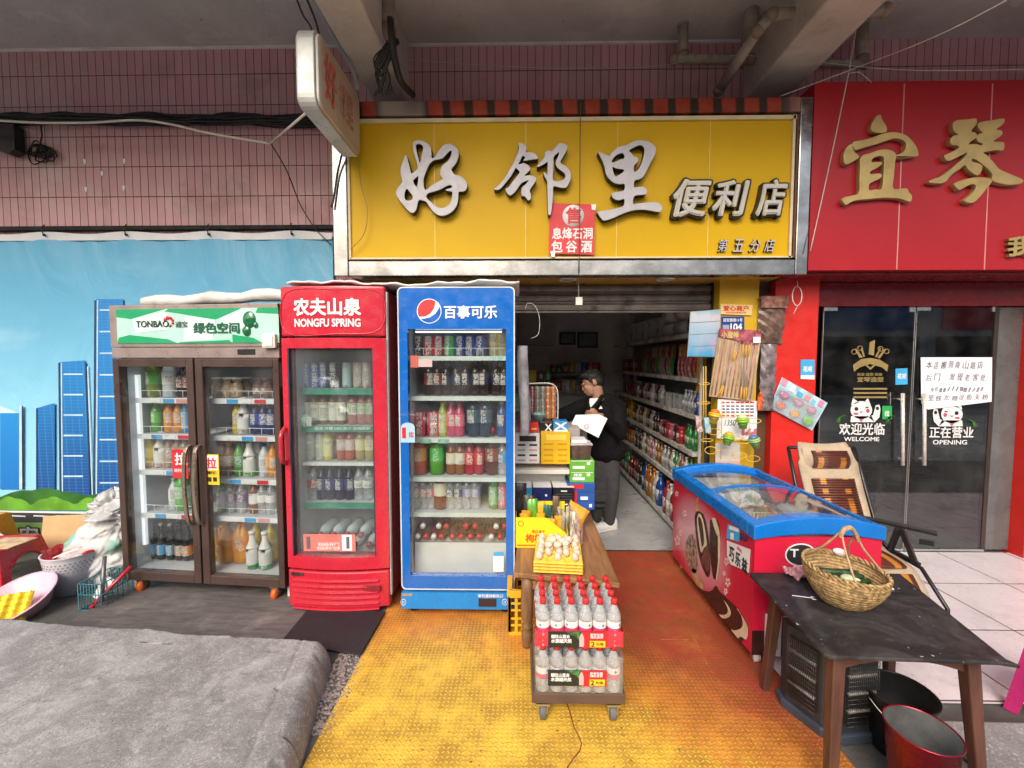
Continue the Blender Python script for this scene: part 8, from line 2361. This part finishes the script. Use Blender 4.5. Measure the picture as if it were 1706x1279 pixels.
jb = tag(MB().prism([U(a, b, 3.5) for a, b in ((-30, 204), (22, 206), (24, 248), (14, 256), (-30, 240))], (0, .08, 0)).obj('junction_box', BLACK, org=U(0, 225, 3.54), bev=.006), 'black box fixed on the pink wall at the left edge', 'box')
wire([U(452, 240, 3.32), U(478, 285, 3.4), U(500, 340, 3.5), U(525, 380, 3.52), U(552, 408, 3.5)], .0045, CABLE, 'cable', 'thin black wire dropping from the knot to the banner')
wire([U(495, 0, 2.9), U(505, 25, 2.9), U(518, 45, 2.8), U(522, 68, 2.7)], .006, CABLE, 'cable', 'short black cable left of the two over the light box')
wire([U(512, 0, 2.9), U(524, 30, 2.8), U(530, 50, 2.7), U(534, 68, 2.7)], .007, CABLE, 'cable', 'short black cable right of the two over the light box')
wire([U(518, -12, 2.7), U(545, 40, 2.8), U(572, 88, 3.0), U(590, 120, 3.1), U(596, 150, 3.12)], .018, pm('grey_conduit', (.33, .33, .34), .4), 'conduit', 'thick grey conduit running down along the beam to the sign')
wire([U(570, 255, 3.1), U(562, 290, 3.12), U(556, 330, 3.12), U(552, 345, 3.11)], .008, CABLE, 'cable', 'black cable hanging under the light box beside the steel frame')
wire([U(596, 258, 3.1), U(602, 310, 3.12), U(612, 350, 3.125), U(606, 390, 3.12), U(584, 415, 3.12)], .003, pm('olive_wire', (.3, .22, .06), .5), 'wire', 'thin olive wire drooping over the yellow sign corner')
bl = MB()
for i in range(14):
    a = random.uniform(0, 40)
    bl.tube(spline([U(655 + random.uniform(-14, 10), 62 + a * .4, 2.8), U(640 + random.uniform(-18, 16), 100 + random.uniform(-10, 20), 2.8), U(635 + random.uniform(-12, 14), 130 + random.uniform(-8, 8), 2.82), U(640 + random.uniform(-16, 20), 155 + random.uniform(-6, 6), 2.84)], 6), random.uniform(.004, .009), 5)
bl.tube(spline([U(650, 30, 2.75), U(656, 90, 2.78), U(668, 135, 2.9), U(688, 158, 3.1)], 6), .022, 8)
tag(bl.obj('cable_bundle', CABLE, org=U(645, 110, 3.3)), 'tangled black cables hanging beside the left beam above the sign', 'cable bundle')
PIPE = pm('stained_pipe', (.34, .29, .23), .6, var=.3, vs=9, dirt=.5, dcol=(.08, .06, .05), ds=9)
def pipe(px, Y, r, label, joints=()):
    t_ = thing('drain_pipe', label, 'pipe', U(*px[0], Y if not isinstance(Y, list) else Y[0]))
    ys = Y if isinstance(Y, list) else [Y] * len(px)
    P = [U(a, b, y) for (a, b), y in zip(px, ys)]
    m = MB()
    for a, b in zip(P[:-1], P[1:]): m.cyl(a, b, r, n=14)
    m.obj('pipe', PIPE, t_, world=True)
    for p in P: MB().ell(p, (r * 1.22,) * 3, 12).obj('joint', pm('pipe_joint', (.27, .2, .15), .6, var=.3, dirt=.4), t_, world=True)
pipe([(1474, 17), (1286, 24), (1262, 52), (1198, 150)], [2.95, 2.95, 3.0, 3.4], .036, 'bent pale drain pipe slanting across under the right beam')
pipe([(1330, -10), (1330, 16)], 2.95, .026, 'short vertical pipe dropping to the bent pipe, nearer the shop sign')
pipe([(1394, -10), (1394, 16)], 2.95, .026, 'short vertical pipe dropping to the bent pipe, nearer the red sign')
pipe([(1122, 98), (1250, 99)], 3.42, .034, 'horizontal stained pipe along the tiles left of the beam')
pipe([(1138, 38), (1139, 92)], 3.42, .036, 'yellowish vertical stub pipe above the horizontal pipe left of the beam')
pipe([(1253, -5), (1250, 60)], 3.3, .05, 'thick dark vertical pipe beside the right beam')
pipe([(1340, 105), (1442, 107)], 3.42, .03, 'horizontal stained pipe right of the beam above the red sign')
pipe([(1436, 38), (1436, 100)], 3.42, .042, 'rust coloured vertical pipe right of the beam')
pipe([(644, -10), (646, 52)], 3.0, .05, 'grey vertical pipe beside the left beam')
TW_ = pm('pale_thin_wire', (.5, .47, .42), .5)
wire([U(675, 98, 3.4), U(800, 108, 3.4), U(950, 114, 3.4), U(1090, 110, 3.4), U(1200, 93, 3.4), U(1300, 96, 3.3), U(1500, 116, 3.1), U(1720, 115, 3.1)], .0028, TW_, 'wire', 'thin pale wire sagging over both signs')
wire([U(1700, -12, 2.2), U(1560, 60, 2.5), U(1420, 115, 3.0), U(1300, 160, 3.13)], .003, TW_, 'wire', 'thin pale wire running diagonally from the upper right corner')
wire([U(1428, 36, 3.0), U(1415, 115, 3.05), U(1385, 260, 3.1), U(1350, 418, 3.1)], .0035, TW_, 'wire', 'thin white wire hanging across the red sign corner')
wire([U(966, 0, 3.0) * .0 + U(967, 170, 3.13), U(966, 300, 3.1), U(965, 455, 3.12)], .003, pm('brown_thin_wire', (.12, .06, .03), .5), 'wire', 'thin brown cord hanging straight down the yellow sign')
wire([U(1415, 122, 3.1), U(1430, 120, 3.1), U(1442, 128, 3.1), U(1452, 137, 3.13)], .003, TW_, 'wire', 'short pale wire curling over the red sign top')
# white tile chips left on the wall
for i, (a, b) in enumerate(((141, 268), (207, 267), (170, 288), (143, 314), (206, 312))):
    pts = [U(a - 2.5, b - 3, YW - .004), U(a + 2, b - 3, YW - .004), U(a + 2, b + 2, YW - .004), U(a, b + 7, YW - .004), U(a - 2, b + 2, YW - .004)]
    c0 = sum(pts, Vector()) / 5
    tag(MB().prism(pts, (0, .004, 0)).obj('plaster_dab', PAPER, org=c0), 'small white plaster dab left on the pink tiled wall', 'plaster dab', 'white plaster dabs on the pink tiles')
